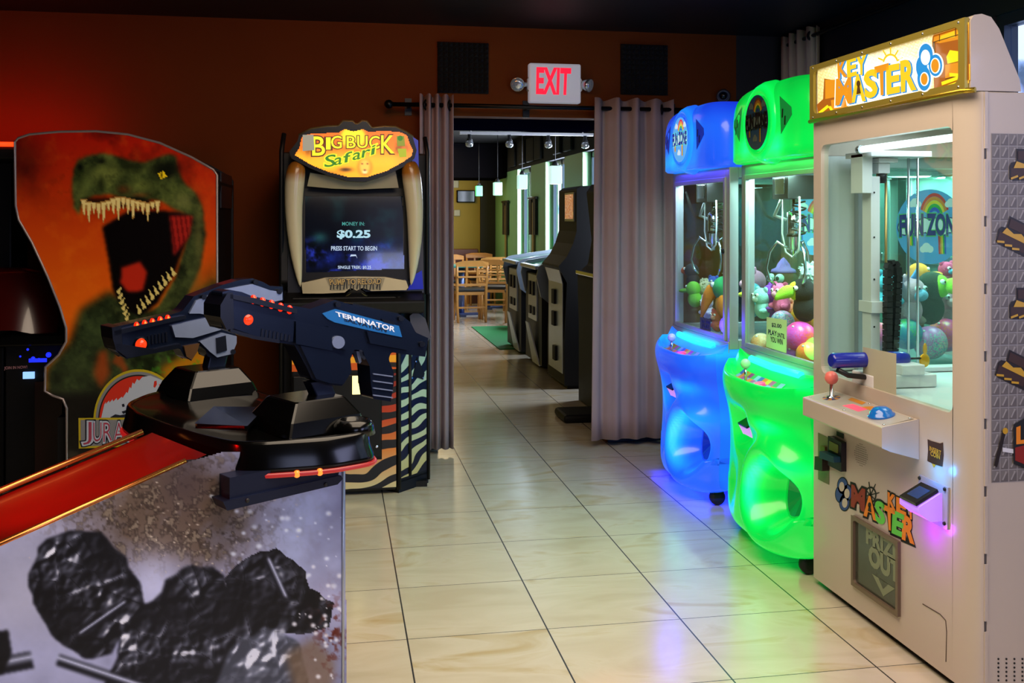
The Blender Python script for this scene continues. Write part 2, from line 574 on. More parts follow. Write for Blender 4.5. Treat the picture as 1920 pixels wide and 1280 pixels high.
for (u, v), lab in zip([(979, 451), (1033, 456)], ['green shamrock decal on the farther dining room window', 'green shamrock decal on the nearer dining room window']):
    mb = MB(); c = onX(u, v, XB + 0.088)
    for a in (90, 210, 330):
        q = math.radians(a)
        mb.lathe(c + V((0, math.cos(q) * 0.075, 0.07 + math.sin(q) * 0.075)), (-1, 0, 0), [(0.07, 0), (0.07, 0.002)], M_sham, 14)
    mb.prism([c + V((0, -0.012, -0.13)), c + V((0, 0.012, -0.13)), c + V((0, 0.02, 0.05)), c + V((0, -0.02, 0.05))], (-0.002, 0, 0), M_sham)
    tag(mb.build('shamrock_decal'), lab, 'decal', 'shamrocks on the windows')
# acoustic panels along the slate band
M_foam = mat('black_acoustic_foam', '#060607', 0.95, bump=1.0, bscale=90)
for k, (u, wd) in enumerate([(963, .5), (982, .4), (998, .5), (1012, .4), (1048, .35), (1069, .35)]):
    p = onX(u, 300, XB); y = p.y; zc = 2.28 - 0.0
    mb = MB(); mb.box((XB - 0.04, y - wd / 2, zc - .16), (XB - 0.002, y + wd / 2, zc + .16), M_foam)
    tag(mb.build('acoustic_panel', None, 0.01), ['black foam panel in the dining room, farthest along the slate band above the windows',
        'black foam panel in the dining room, second from the far end of the slate band', 'black foam panel in the dining room, third from the far end of the slate band',
        'black foam panel in the dining room, fourth from the far end of the slate band', 'black foam panel in the dining room, above the nearer shamrock window',
        'black foam panel in the dining room, nearest to the doorway on the slate band'][k], 'acoustic panel', 'foam panels above the dining room windows')
# wooden wall hangings between the windows
M_hang = mat('hanging_fabric', '#1a1715', 0.8); M_hangw = mat('hanging_wood', '#8c7a52', 0.6)
for u, vt, vb, lab in ((951, 378, 440, 'dark narrow hanging on the green wall near the far corner'), (1003, 371, 440, 'dark narrow hanging on the green wall between two shamrock windows')):
    p = onX(u, vt, XB); q = onX(u, vb, XB); t = thing('wall_hanging', lab, 'wall hanging', (XB, p.y, p.z), 'hangings between the windows')
    mb = MB(); mb.tube([(XB - .03, p.y - .28, p.z), (XB - .03, p.y + .28, p.z)], 0.018, M_base); mb.build('rod', t)
    mb = MB()
    for s in (-.2, .06): mb.box((XB - .04, p.y + s, q.z), (XB - .01, p.y + s + .16, p.z), M_hang)
    mb.build('cloth', t)
    mb = MB(); mb.box((XB - .03, p.y - .04, q.z - .35), (XB - .015, p.y + .06, p.z - .06), M_hangw); mb.build('wood_strip', t)
mb = MB()
for i, u in enumerate((928, 935, 941)):
    p = onX(u, 432, XB) if u > 938 else onY(u, 432, YB - .04)
    p = onY(u - 7, 434, YB - .03)
    mb.box((p.x - .03, p.y, p.z - .16), (p.x + .03, p.y + .02, p.z + .16), M_hangw)
tag(mb.build('slatted_plaque', None, .005), 'small pale slatted wooden plaque low on the mustard wall', 'plaque')
# dark corner pieces on the far wall
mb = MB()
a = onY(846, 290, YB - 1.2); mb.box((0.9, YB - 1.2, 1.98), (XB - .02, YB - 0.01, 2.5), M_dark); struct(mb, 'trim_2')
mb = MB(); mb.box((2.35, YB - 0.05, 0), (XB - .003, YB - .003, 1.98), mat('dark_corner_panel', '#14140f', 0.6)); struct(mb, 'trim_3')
mb = MB(); p = onY(874, 368, YB - .08)
t = thing('television', 'small black television on the mustard far wall', 'television', p)
mb.box((p.x - .15, YB - .07, p.z - .1), (p.x + .15, YB - .004, p.z + .1), M_dark); mb.build('housing', t, .008)
mb = MB(); mb.box((p.x - .135, YB - .074, p.z - .085), (p.x + .135, YB - .071, p.z + .085), mat('tv_glass', '#14161a', 0.1)); mb.build('screen', t)
for (u, v, s, lab) in ((853, 345, .06, 'small white box high on the mustard wall'), (857, 399, .05, 'small white thermostat box on the mustard wall')):
    p = onY(u, v, YB - .03); mb = MB(); mb.box((p.x - s, YB - .03, p.z - s), (p.x + s, YB - .003, p.z + s), mat('dull_white', '#9fa39a', 0.5))
    tag(mb.build('wall_box', None, .008), lab, 'wall box')
# booth along the far wall
M_wood = mat('honey_wood', '#b07c3c', 0.4, var=0.18, vscale=14); M_woodd = mat('brown_wood', '#5a2e14', 0.4, var=0.2, vscale=10)
t = thing('booth_bench', 'brown wooden booth bench along the mustard far wall', 'bench', (1.6, YB - .4, 0))
mb = MB(); mb.box((0.6, YB - .14, 0), (2.3, YB - .01, .86), M_woodd); mb.build('backrest', t, .01)
mb = MB(); mb.box((0.6, YB - .48, 0), (2.3, YB - .15, .45), M_woodd); mb.build('seat', t, .01)
# pendants
M_cord = mat('cord_black', '#1a1a1c', 0.6)
for (u, v, Y, hh, colr, es, lab) in ((898, 358, 14.4, .15, '#28e07c', 1.6, 'green glass pendant lamp farthest from the doorway'), (933, 354, 12.4, .165, '#bdf5dd', 1.4, 'pale mint pendant lamp left of the far window'),
                        (979, 341, 11.3, .165, '#c9f2ea', 1.5, 'pale mint pendant lamp before the farther shamrock window'), (1041, 328, 9.4, .175, '#d6f4f0', 1.5, 'largest pale pendant lamp before the nearer shamrock window')):
    p = onY(u, v, Y); t = thing('pendant_lamp', lab, 'pendant lamp', (p.x, p.y, 2.5), 'glass pendants over the dining tables')
    mb = MB(); r = hh * .32
    mb.box((p.x - r, p.y - r, p.z - hh / 2), (p.x + r, p.y + r, p.z + hh / 2), glow('pendant_%d' % u, colr, es * .62, '#6fae96', .3)); mb.build('shade', t, .008)
    mb = MB(); mb.tube([(p.x, p.y, p.z + hh / 2 + .03), (p.x, p.y, 2.505)], .004, M_cord, 6); mb.build('cord', t)
    mb = MB(); mb.lathe((p.x, p.y, p.z + hh / 2), (0, 0, 1), [(.03, 0), (.03, .02), (.015, .045), (.008, .05)], M_cord, 12); mb.build('cap', t)
# track light
M_chr = mat('chrome', '#c8ccd2', 0.15, 1.0); M_lens = mat('lamp_lens', '#aeb4bc', 0.15, 0.75, emit='#dfe8f4', es=0.04); M_white = mat('white_plastic', '#d9d9de', 0.4)
Yt = 9.0; pl = Plane((0, Yt, 0), (0, -1, 0)); a = pl.px(862, 249); b = pl.px(1112, 253)
t = thing('track_light', 'white track light with four bulbs beyond the doorway', 'track light', ((a.x + b.x) / 2, Yt, 2.5))
mb = MB(); mb.box((a.x, Yt - .02, a.z - .012), (b.x, Yt + .02, a.z + .012), M_white)
for x in (a.x + .1, b.x - .1): mb.tube([(x, Yt, a.z), (x, Yt, 2.505)], .008, M_white, 8)
mb.build('rail', t)
for u in (880, 955, 1028, 1097):
    p = pl.px(u, 262)
    mb = MB(); mb.lathe((p.x, Yt, a.z - .012), (0, 0, -1), [(.016, 0), (.016, .03), (.022, .035), (.03, .06)], M_cord, 14); s = mb.build('lamp_holder', t)
    mb = MB(); mb.lathe((p.x, Yt, a.z - .072), (0, 0, -1), [(.03, 0), (.036, .02), (.034, .045), (.018, .055), (.001, .058)], M_lens, 16); mb.build('bulb', s)
# dining tables and chairs
M_seat = mat('black_vinyl', '#15130f', 0.4)
M_ttop = mat('teal_laminate', '#3f8f83', 0.2, var=.1); M_steel = mat('blue_grey_steel', '#4c5a86', 0.35, 0.6)


def make_chair(label):
    t = thing('dining_chair', label, 'chair', (0, 0, 0), 'honey wood dining chairs')
    for s in (-1, 1):
        mb = MB(); mb.tube([(s * .19, -.22, 0), (s * .2, -.17, .25), (s * .2, -.17, .45), (s * .205, -.2, .65), (s * .21, -.25, .82)], [.018, .02, .022, .019, .016], M_wood, 8); mb.build('leg', t)
        mb = MB(); mb.tube([(s * .2, .2, 0), (s * .19, .17, .43)], [.016, .021], M_wood, 8); mb.build('leg', t)
    mb = MB(); mb.box((-.22, -.18, .44), (.22, .21, .48), M_seat); mb.build('seat', t, .015)
    mb = MB(); mb.box((-.2, -.17, .39), (.2, .19, .435), M_wood); mb.box((-.19, -.19, .2), (.19, -.165, .225), M_wood); mb.build('seat_frame', t, .004)
    mb = MB()
    mb.prism([(-.225, -.255, .80), (.225, -.255, .80), (.225, -.27, .86), (.12, -.285, .885), (-.12, -.285, .885), (-.225, -.27, .86)], (0, .028, 0), M_wood)
    mb.box((-.2, -.205, .52), (.2, -.18, .555), M_wood)
    for z in (.64, .72): mb.box((-.2, -.235, z), (.2, -.21, z + .025), M_wood)
    for x in (-.075, .075): mb.prism([(x - .014, -.2, .54), (x + .014, -.2, .54), (x + .014, -.262, .81), (x - .014, -.262, .81)], (0, .02, 0), M_wood)
    mb.build('backrest', t, .003)
    return t


chairs = [(1.758, 0, 13.05, 0.0, 'honey wood dining chair nearest the doorway, back to us, with a grid backrest'),
          (2.16, 0, 13.42, -0.35, 'honey wood dining chair angled beside the pinball cabinets, right of the nearest chair'),
          (1.72, 0, 14.82, 3.14, 'honey wood dining chair across the teal table from the nearest chair'),
          (2.25, 0, 14.18, 0.0, 'honey wood dining chair behind the angled chair'),
          (2.26, 0, 15.45, 3.14, 'honey wood dining chair farthest away, before the booth bench'),
          (2.36, 0, 12.55, -0.1, 'honey wood dining chair whose top rail shows over the farther pinball glass'),
          (2.36, 0, 11.9, 0.1, 'honey wood dining chair whose top rail shows over the nearer pinball glass')]
proto = None
for (u, v, Y, rz, lab) in chairs:
    t = proto or None
    if proto is None:
        proto = t = make_chair(lab)
    else:
        t = copy_tree(proto); t['label'] = lab
    t.location = (u, Y, 0); t.rotation_euler = (0, 0, rz); t.scale = (.95, .95, .915)
for (x, y, lab) in ((1.74, 13.86, 'teal topped dining table with blue grey pedestal by the nearest chair'), (2.26, 14.86, 'teal topped dining table under the farther shamrock window')):
    t = thing('dining_table', lab, 'table', (x, y, 0), 'teal dining tables')
    mb = MB(); mb.box((x - .27, y - .3, .68), (x + .27, y + .3, .71), M_ttop); mb.build('table_top', t, .008)
    mb = MB(); mb.lathe((x, y, .03), (0, 0, 1), [(.05, 0), (.05, .65)], M_steel, 16); mb.build('pedestal', t)
    mb = MB(); mb.box((x - .28, y - .04, 0), (x + .28, y + .04, .035), M_steel); mb.box((x - .04, y - .28, 0), (x + .04, y + .28, .035), M_steel); mb.build('base', t, .005)
# green mat
mb = MB(); q = [onZ(883, 613, .0), onZ(935, 613, 0), onZ(1000, 652, 0), onZ(940, 652, 0)]
x0 = onZ(883, 613, 0).x
mb.box((onZ(884, 613, 0).x, onZ(945, 655, 0).y, .001), (2.45, onZ(884, 613, 0).y, .008), mat('green_mat', '#0d7a3c', 0.9, bump=.5, bscale=120))
tag(mb.build('floor_mat'), 'flat green floor mat under the pinball cabinets beyond the doorway', 'floor mat')

# ------------------------------------------------------------------ pinball style cabinets in the dining room
M_blk = mat('cabinet_black', '#0b0b0d', 0.5, var=.15, spec=.3); M_sil = mat('brushed_silver', '#a9b2c0', 0.35, 0.6, var=.06, vscale=20); M_brn = mat('dark_brown_side', '#1c130c', 0.5, var=.2)
M_gglass = mat('green_reflecting_glass', '#1c6b3c', 0.12, var=.4, vscale=5); M_wht = mat('white_panel', '#b9c2d2', 0.4)  # playfield glass: reflected green put into its base colour


def coin_door(mb, x, y0, y1, z0, z1):
    mb.box((x - .012, y0, z0), (x, y1, z1), M_sil)
    n = 2
    w_ = (y1 - y0)
    for k in range(n):
        yy = y0 + w_ * (0.2 + .4 * k); mb.box((x - .03, yy, z0 + (z1 - z0) * .55), (x - .012, yy + w_ * .2, z0 + (z1 - z0) * .85), M_blk)
        mb.box((x - .025, yy, z0 + (z1 - z0) * .12), (x - .012, yy + w_ * .2, z0 + (z1 - z0) * .3), M_blk)


for (y0, y1, lab) in ((9.75, 10.55, 'farther low pinball cabinet with green glass top and silver coin door'), (8.75, 9.5, 'nearer low pinball cabinet with green glass top and silver coin door')):
    t = thing('pinball_cabinet', lab, 'pinball cabinet', (2.1, (y0 + y1) / 2, 0), 'low glass topped cabinets')
    X = 1.80
    mb = MB(); side = [(X + .03, y0, .03), (X + .03, y0, .85), (XB - .03, y0, .99), (XB - .03, y0, .03)]
    mb.prism(side, (0, y1 - y0, 0), mat('pinball_black', '#060607', .5, spec=.25)); mb.build('body', t, .01)
    for yy in (y0 - .012, y1 - .012):
        mb = MB(); mb.prism([(X, yy, .93), (X + .05, yy, .96), (XB - .04, yy, 1.06), (XB - .04, yy, .93), (X + .35, yy, .80), (X + .25, yy, .62), (X + .12, yy, .58), (X + .02, yy, .66), (X - .02, yy, .84)], (0, .024, 0), mat('grey_side_rail', '#7d8894', 0.35, 0.3)); mb.build('side_rail', t, .004)
    mb = MB(); mb.face([(X + .03, y0 + .015, .925), (XB - .05, y0 + .015, 1.03), (XB - .05, y1 - .015, 1.03), (X + .03, y1 - .015, .925)], M_gglass); mb.build('playfield_glass', t)
    mb = MB(); mb.box((X - .03, y0 + .013, .90), (X + .03, y1 - .013, .935), M_sil); mb.build('lockbar', t, .008)
    mb = MB(); coin_door(mb, X + .03, y0 + .18, y1 - .18, .42, .84); mb.build('coin_door', t)
    mb = MB(); mb.prism([(X + .028, y0 + .1, .02), (X + .028, y0 + .42, .02), (X - .04, y0 + .42, .40), (X - .04, y0 + .28, .40)], (.012, 0, 0), M_wht); mb.build('kick_panel', t)
# silver fronted upright
t = thing('upright_cabinet', 'black upright arcade cabinet with silver front and lit screen beyond the doorway', 'arcade cabinet', (2.15, 8.0, 0))
X = 1.80; y0, y1 = 7.72, 8.36
M_deep = mat('deep_black', '#050506', .6, spec=.2)
mb = MB()
prof = [(X, .03), (X, .40), (X + .02, .85), (X - .05, .98), (X + .02, 1.06), (X + .07, 1.16), (X + .10, 1.26), (X + .10, 1.60), (X + .14, 1.625), (XB - .02, 1.625), (XB - .02, .03)]
mb.prism([(x, y0, z) for x, z in prof], (0, y1 - y0, 0), M_deep); mb.build('body', t, .012)
mb = MB(); mb.box((X + .03, y0 + .03, 0), (XB - .05, y1 - .03, .03), M_deep); mb.build('plinth', t)
mb = MB(); mb.prism([(X - .008, y0 + .04, .12), (X - .008, y1 - .08, .12), (X - .008, y1 - .08, .84), (X - .035, y1 - .06, .95), (X - .035, y0 + .04, .95), (X - .008, y0 + .04, .84)], (.006, 0, 0), M_sil); cpn_ = mb.build('coin_panel', t)
for z, yy in ((.66, .26), (.48, .26), (.2, .22)):
    mb = MB(); mb.box((X - .03, y0 + yy, z), (X - .008, y0 + yy + .1, z + .12), M_deep); mb.build('coin_slot', cpn_, .004)
M_crt = bpy.data.materials.new('attract_screen'); M_crt.use_nodes = True
nt = M_crt.node_tree; n = nt.nodes.new('ShaderNodeTexNoise'); n.inputs['Scale'].default_value = 14; n.inputs['Detail'].default_value = 3
r = ramp(nt.nodes, [(.3, '#203a5a'), (.45, '#b43c28'), (.55, '#d89a2c'), (.7, '#cfd6d8')]); nt.links.new(n.outputs['Fac'], r.inputs[0])
nt.links.new(r.outputs[0], nt.nodes['Principled BSDF'].inputs['Emission Color']); nt.nodes['Principled BSDF'].inputs['Emission Strength'].default_value = .7
mb = MB(); mb.box((X + .09, y0 + .06, 1.34), (X + .101, y1 - .26, 1.575), M_sil); sf = mb.build('screen_frame', t)
mb = MB(); mb.face([(X + .088, y1 - .28, 1.36), (X + .088, y0 + .08, 1.36), (X + .088, y0 + .08, 1.56), (X + .088, y1 - .28, 1.56)], M_crt); mb.build('screen', sf)
# nearest black cabinet, mostly behind the curtain
t = thing('upright_cabinet', 'tall black arcade cabinet half hidden behind the right doorway curtain', 'arcade cabinet', (2.1, 6.9, 0))
X = 1.80; y0, y1 = 6.55, 7.25
prof = [(X, .0), (X, .55), (X - .01, .94), (X + .02, .98), (X + .07, 1.02), (X + .10, 1.2), (X + .06, 1.56), (X + .1, 1.62), (XB - .02, 1.62), (XB - .02, .0)]
mb = MB(); mb.prism([(x, y0, z) for x, z in prof], (0, y1 - y0, 0), M_deep); mb.build('body', t, .012)
mb = MB(); mb.box((X - .03, y0 + .02, .95), (X + .03, y1 - .02, .98), M_chr); mb.build('control_panel', t, .006)
mb = MB(); mb.box((X - .30, y0 - .12, 0.0), (X + .0, y0 + .2, .055), M_deep); mb.build('foot', t, .02)

# ------------------------------------------------------------------ curtains round the doorway
def cloth_mat(name, col):
    return mat(name, col, 0.85, var=.1, vscale=6, bump=.25, bscale=300)
M_cl = cloth_mat('mauve_linen', '#9a888e'); M_cr = cloth_mat('taupe_linen', '#a28a82'); M_cw = cloth_mat('sand_linen', '#d0ae88')
M_rod = mat('rod_black', '#0c0c0d', 0.35, 0.6)


def curtain(mb, p0, p1, zt, zb, amp, folds, m, flare=1.0, ph=0.0):
    p0, p1 = V(p0), V(p1); d = p1 - p0; nrm = V((d.y, -d.x, 0)).normalized()
    n = folds * 12
    def fn(a, b):
        k = 1 + (flare - 1) * b
        mid = (p0 + p1) / 2
        q = mid + (p0 + d * a - mid) * k
        th = 2 * math.pi * folds * a + ph
        off = amp * (math.sin(th) + .25 * math.sin(2.3 * th + 1)) * (1 - .25 * b + .12 * math.sin(5 * a + 3 * b))
        return V((q.x, q.y, zt + (zb - zt) * b)) + nrm * off + V((0, 0, .008 * math.sin(th) * (1 - b)))
    mb.grid(fn, n, 14, m)


ZR = 2.022
Yr = YW - 0.13
t = thing('curtain_rod', 'long black curtain rod across the doorway', 'curtain rod', (.9, Yr, ZR))
mb = MB(); a = onY(729, 198, Yr); b = onY(1302, 206, Yr); mb.tube([(a.x, Yr, ZR), (b.x, Yr, ZR)], .013, M_rod, 12); mb.build('rod', t)
for x in (a.x, b.x):
    mb = MB(); mb.ell((x, Yr, ZR), .026, M_rod); mb.build('finial', t)
for x in (a.x + .12, 1.13, b.x - .1):
    mb = MB(); mb.box((x - .01, Yr, ZR - .01), (x + .01, YW, ZR + .01), M_rod); mb.box((x - .02, YW - .01, ZR - .05), (x + .02, YW, ZR + .05), M_rod); mb.build('bracket', t)


def door_curtain(label, u0, u1, zb, folds, m, gro, flare, amp):
    a = onY(u0, 190, Yr); b = onY(u1, 190, Yr)
    t = thing('curtain', label, 'curtain', ((a.x + b.x) / 2, Yr, 0), 'doorway curtains')
    mb = MB(); curtain(mb, (a.x, Yr, 0), (b.x, Yr, 0), ZR + .055, zb, amp, folds, m, flare, 1.0); o = mb.build('fabric', t)
    sol = o.modifiers.new('th', 'SOLIDIFY'); sol.thickness = .004
    for x in gro(a.x, b.x):
        mb = MB(); mb.lathe((x, Yr, ZR), (.9, -.45, 0), [(.03, -.004), (.034, 0), (.03, .004), (.02, .004), (.018, 0), (.02, -.004), (.03, -.004)], M_rod, 20, cap0=False, cap1=False); mb.build('grommet', t)


door_curtain('bunched mauve curtain at the left side of the doorway', 786, 850, .03, 4, M_cl, lambda a, b: [a + .04, b - .02], 1.0, .028)
door_curtain('wide taupe curtain at the right side of the doorway', 1113, 1262, .045, 4, M_cr, lambda a, b: [a + (b - a) * k for k in (.3, .56, .86)], 1.08, .030)
# wall curtain by the street window
mb = MB(); XR = 2.755; zr = 2.436
t = thing('curtain_rod', 'black curtain rod high on the right wall', 'curtain rod', (XR, 4, zr))
mb.tube([(XR, 5.84, zr), (XR, 1.3, zr)], .012, M_rod, 12); mb.build('rod', t)
for y in (5.83, 3.9, 1.5):
    mb = MB(); mb.box((XR, y - .01, zr - .01), (2.80, y + .01, zr + .01), M_rod); mb.build('bracket', t)
t = thing('curtain', 'sand coloured curtain hanging high on the right wall', 'curtain', (XR, 5.6, 0))
mb = MB(); curtain(mb, (XR, 5.80, 0), (XR, 5.36, 0), zr + .05, .06, .026, 4, M_cw, 1.0); o = mb.build('fabric', t); o.modifiers.new('th', 'SOLIDIFY').thickness = .004
mb = MB(); mb.lathe((XR, 5.42, zr), (-.3, -.9, 0), [(.03, -.004), (.034, 0), (.03, .004), (.02, .004), (.018, 0), (.02, -.004), (.03, -.004)], M_rod, 20, cap0=False, cap1=False); mb.build('grommet', t)

# ------------------------------------------------------------------ things on the doorway wall
pl = Plane((0, YW, 0), (0, -1, 0))
for c4, lab in (((820, 82, 915, 174), 'black foam acoustic panel left of the exit sign'), ((1163, 86, 1250, 177), 'black foam acoustic panel right of the exit sign')):
    a = pl.px(c4[0], c4[3]); b = pl.px(c4[2], c4[1]); mb = MB()
    mb.box((a.x, YW - .02, a.z), (b.x, YW - .002, b.z), M_foam)
    n = 10; dx = (b.x - a.x) / n; dz = (b.z - a.z) / n
    for i in range(n):
        for j in range(n):
            x = a.x + i * dx; z = a.z + j * dz; t_ = (x + dx / 2, YW - .045, z + dz / 2)
            c = [(x, YW - .02, z), (x + dx, YW - .02, z), (x + dx, YW - .02, z + dz), (x, YW - .02, z + dz), t_]
            mb.add(c, [(0, 1, 4), (1, 2, 4), (2, 3, 4), (3, 0, 4)], M_foam)
    tag(mb.build('acoustic_panel'), lab, 'acoustic panel', 'foam panels on the orange wall')
# exit sign
a = pl.px(989, 194); b = pl.px(1085, 123); cx = (a.x + b.x) / 2
t = thing('exit_sign', 'white exit sign with red letters and two lamp heads over the doorway', 'exit sign', (cx, YW, a.z))
mb = MB(); mb.box((a.x, YW - .06, a.z), (b.x, YW - .002, b.z), mat('sign_white', '#c9c9cf', 0.4, emit='#b9b9c4', es=.35))
mb.build('housing', t, .01)
M_ered = glow('exit_red', '#ff1238', 1.0, '#c01028')
fr = Plane((0, YW - .0612, 0), (0, -1, 0)); mb = MB()
mb.text('EXIT', fr.quad([(1007, 128), (1070, 130), (1068, 176), (1006, 174)]), M_ered, 0.0, .035); mb.build('lettering', t)
for s, u, v, n in ((-1, 971, 157, V((-.25, -.9, -.3))), (1, 1099, 159, V((.75, -.6, -.25)))):
    p = Plane((0, YW - .06, 0), (0, -1, 0)).px(u, v); n.normalize()
    mb = MB(); mb.prism([(cx + s * .14, YW - .05, a.z + .05), (cx + s * .168, YW - .05, a.z + .08), (cx + s * .168, YW - .05, a.z + .14), (cx + s * .14, YW - .05, a.z + .18)], (0, .045, 0), M_white); mb.tube([(cx + s * .15, YW - .03, p.z), p + V((0, .02, 0))], .014, M_white, 10); mb.build('lamp_arm', t)
    mb = MB(); mb.lathe(p - n * .03, n, [(.012, 0), (.03, .015), (.04, .04), (.042, .055)], mat('lamp_silver', '#b8bcc2', 0.2, .9), 20); lh = mb.build('lamp_head', t)
    mb = MB(); mb.lathe(p + n * .0255, n, [(.039, 0), (.036, .006), (.02, .011), (.001, .013)], M_lens, 20); mb.build('lens', lh)
# camera dome
p = onY(1355, 178, YW - .09); t = thing('security_camera', 'small dark round security camera in the corner above the claw machines', 'security camera', p)
mb = MB(); mb.lathe(p + V((.02, .04, 0)), (-.35, -.9, -.2), [(.03, -.05), (.042, -.03), (.044, .03), (.038, .045), (.03, .045), (.028, .03)], mat('camera_grey', '#3b3b40', 0.3), 22); mb.build('housing', t)
mb = MB(); mb.ell(p + V((.01, .015, -.002)), .026, mat('camera_glass', '#050508', 0.05)); mb.build('lens', t)
mb = MB(); mb.tube([p + V((.03, .05, 0)), p + V((.03, .09, .0))], .016, M_dark); mb.build('bracket', t)
# =================================================================== claw machines
M_frame = mat('claw_aluminium', '#b4b4ba', 0.38, 0.55, var=.04)
M_gl = glass('showcase_glass', '#f4fffb', 0.95, 0.008, 1.5)
M_dkglass = mat('dark_smoked', '#0a1512', 0.08, spec=.8)
M_pvc = mat('claw_chrome', '#cfd4d8', 0.18, 1.0)
M_cable = mat('pale_cable', '#cfd6d0', 0.4)
M_mirror = mat('interior_mirror', '#86b4aa', 0.10, 0.6)
M_deck = mat('claw_deck', '#5a6a70', 0.3)
M_blackp = mat('black_plastic', '#0a0a0b', 0.3)
M_rub = mat('black_rubber', '#090909', 0.7)
M_stk = [mat('st_' + c, h, .45) for c, h in (('sky', '#5fa8e6'), ('white', '#e9eef2'), ('navy', '#231d78'), ('lime', '#5fd04a'), ('red', '#e0322a'), ('org', '#f08a1e'), ('yel', '#f4d51e'), ('grn', '#2da83a'), ('blu', '#2a55c8'))]


def lit_body(name, stops, es, sc=1.0, seed=0.0, base='#204080'):
    m = bpy.data.materials.new(name); m.use_nodes = True
    nt = m.node_tree; N = nt.nodes; L = nt.links; b = N['Principled BSDF']
    geo = N.new('ShaderNodeNewGeometry')
    mp = N.new('ShaderNodeMapping'); mp.inputs['Location'].default_value = (seed, seed, 0); mp.inputs['Scale'].default_value = (3, 2.2, 3.2); L.new(geo.outputs['Position'], mp.inputs[0])
    n = N.new('ShaderNodeTexNoise'); n.inputs['Scale'].default_value = sc; n.inputs['Detail'].default_value = 1.5; n.inputs['Distortion'].default_value = .6; L.new(mp.outputs[0], n.inputs['Vector'])
    at = N.new('ShaderNodeAttribute'); at.attribute_name = 'led'
    ad = N.new('ShaderNodeMath'); ad.operation = 'MULTIPLY_ADD'; ad.inputs[1].default_value = .38; L.new(n.outputs['Fac'], ad.inputs[0]); L.new(at.outputs['Fac'], ad.inputs[2])
    r = ramp(N, stops); L.new(ad.outputs[0], r.inputs[0])
    L.new(r.outputs[0], b.inputs['Emission Color']); b.inputs['Emission Strength'].default_value = es
    b.inputs['Base Color'].default_value = C(base); b.inputs['Roughness'].default_value = .22; b.inputs['Coat Weight'].default_value = .3
    b.inputs['Specular IOR Level'].default_value = .4
    return m


def set_painted_glow(o, fn):
    """how near each point of the shell is to the light strips fixed inside it"""
    a = o.data.attributes.new('led', 'FLOAT', 'POINT')
    a.data.foreach_set('value', [float(fn(v.co)) for v in o.data.vertices])


def fun_sign(mb, f, lit=True, mats=None):
    """round rainbow sign on a unit-square map"""
    sky, wh, nv, lm, rd, og, yl, gr, bl = mats or M_stk
    def circ(cx, cy, r, m, off, a0=0, a1=360, k=0.0, n=36, sy=1.0):
        q = [math.radians(a0 + (a1 - a0) * i / n) for i in range(n + 1)]
        if k:
            for i in range(n):
                mb.face([f(cx + r * math.cos(q[i]), cy + sy * r * math.sin(q[i]), off), f(cx + r * math.cos(q[i + 1]), cy + sy * r * math.sin(q[i + 1]), off),
                         f(cx + r * k * math.cos(q[i + 1]), cy + sy * r * k * math.sin(q[i + 1]), off), f(cx + r * k * math.cos(q[i]), cy + sy * r * k * math.sin(q[i]), off)], m)
        else:
            mb.face([f(cx + r * math.cos(a), cy + sy * r * math.sin(a), off) for a in q[:-1]], m)
    circ(.5, .5, .5, sky, 0)
    for cx, x0 in ((.56, 0), (.98, 0)):
        for i, m in enumerate((rd, og, yl, gr, bl)):
            r0 = .22 - i * .032
            if cx < .9: circ(cx, .62, r0, m, .0006, 20, 160, (r0 - .03) / r0, 16, 1.5)
    for i, m in enumerate((rd, og, yl, gr, bl)):
        for x0 in (.16, .62):
            mb.face([f(x0 + i * .022, .14 if x0 > .5 else .26, .0006), f(x0 + i * .022 + .022, .13 if x0 > .5 else .24, .0006), f(x0 + i * .022 + .018, .45, .0006), f(x0 + i * .022 - .01, .45, .0006)], m)
    for x, y, s in ((.27, .8, .06), (.8, .8, .06), (.44, .2, .065)):
        for dx, dy, r in ((-.8, 0, .7), (0, .35, 1), (.85, 0, .75)): circ(x + dx * s, y + dy * s, r * s, wh, .0007 + dx * .0001, n=14)
    for i in range(9):
        circ(.12 + i * .095, .49 + .03 * (i % 2), .105, nv, .001 + i * .00001, n=16, sy=1.05)
    for i in range(9):
        circ(.12 + i * .095, .49 + .03 * (i % 2), .09, wh, .0014 + i * .00001, n=16, sy=1.05)
    def g(x, y, off): return f(.05 + .90 * x, .375 + .27 * y + .02 * math.sin(3 * x), off)
    mb.text('FUN ZONE', g, lm, .002, .075); mb.text('FUN ZONE', g, nv, .0026, .045)


def rr_ring(y0, y1, z0, z1, r, k=6):
    """rounded rectangle (y, z), counter-clockwise, with the outer corner each point belongs to"""
    P = []
    for cy, cz, a0 in ((y1 - r, z1 - r, 0), (y0 + r, z1 - r, 90), (y0 + r, z0 + r, 180), (y1 - r, z0 + r, 270)):
        for i in range(k + 1):
            a = math.radians(a0 + 90 * i / k); P.append((cy + r * math.cos(a), cz + r * math.sin(a), a0 // 90))
    return P


def panel_with_hole(mb, X, oy0, oy1, oz0, oz1, iy0, iy1, iz0, iz1, r, m, depth=.02, back=True):
    P = rr_ring(iy0, iy1, iz0, iz1, r); oc = [(oy1, oz1), (oy0, oz1), (oy0, oz0), (oy1, oz0)]
    n = len(P)
    vs = [(X, y, z) for y, z, c in P] + [(X, *oc[i]) for i in range(4)] + [(X + depth, y, z) for y, z, c in P]
    fs = []
    for i in range(n):
        j = (i + 1) % n; a, b = P[i][2], P[j][2]
        fs.append((i, j, n + b, n + a) if a != b else (i, j, n + a))
        fs.append((i, n + 4 + i, n + 4 + j, j))
    mb.add(vs, fs, m)


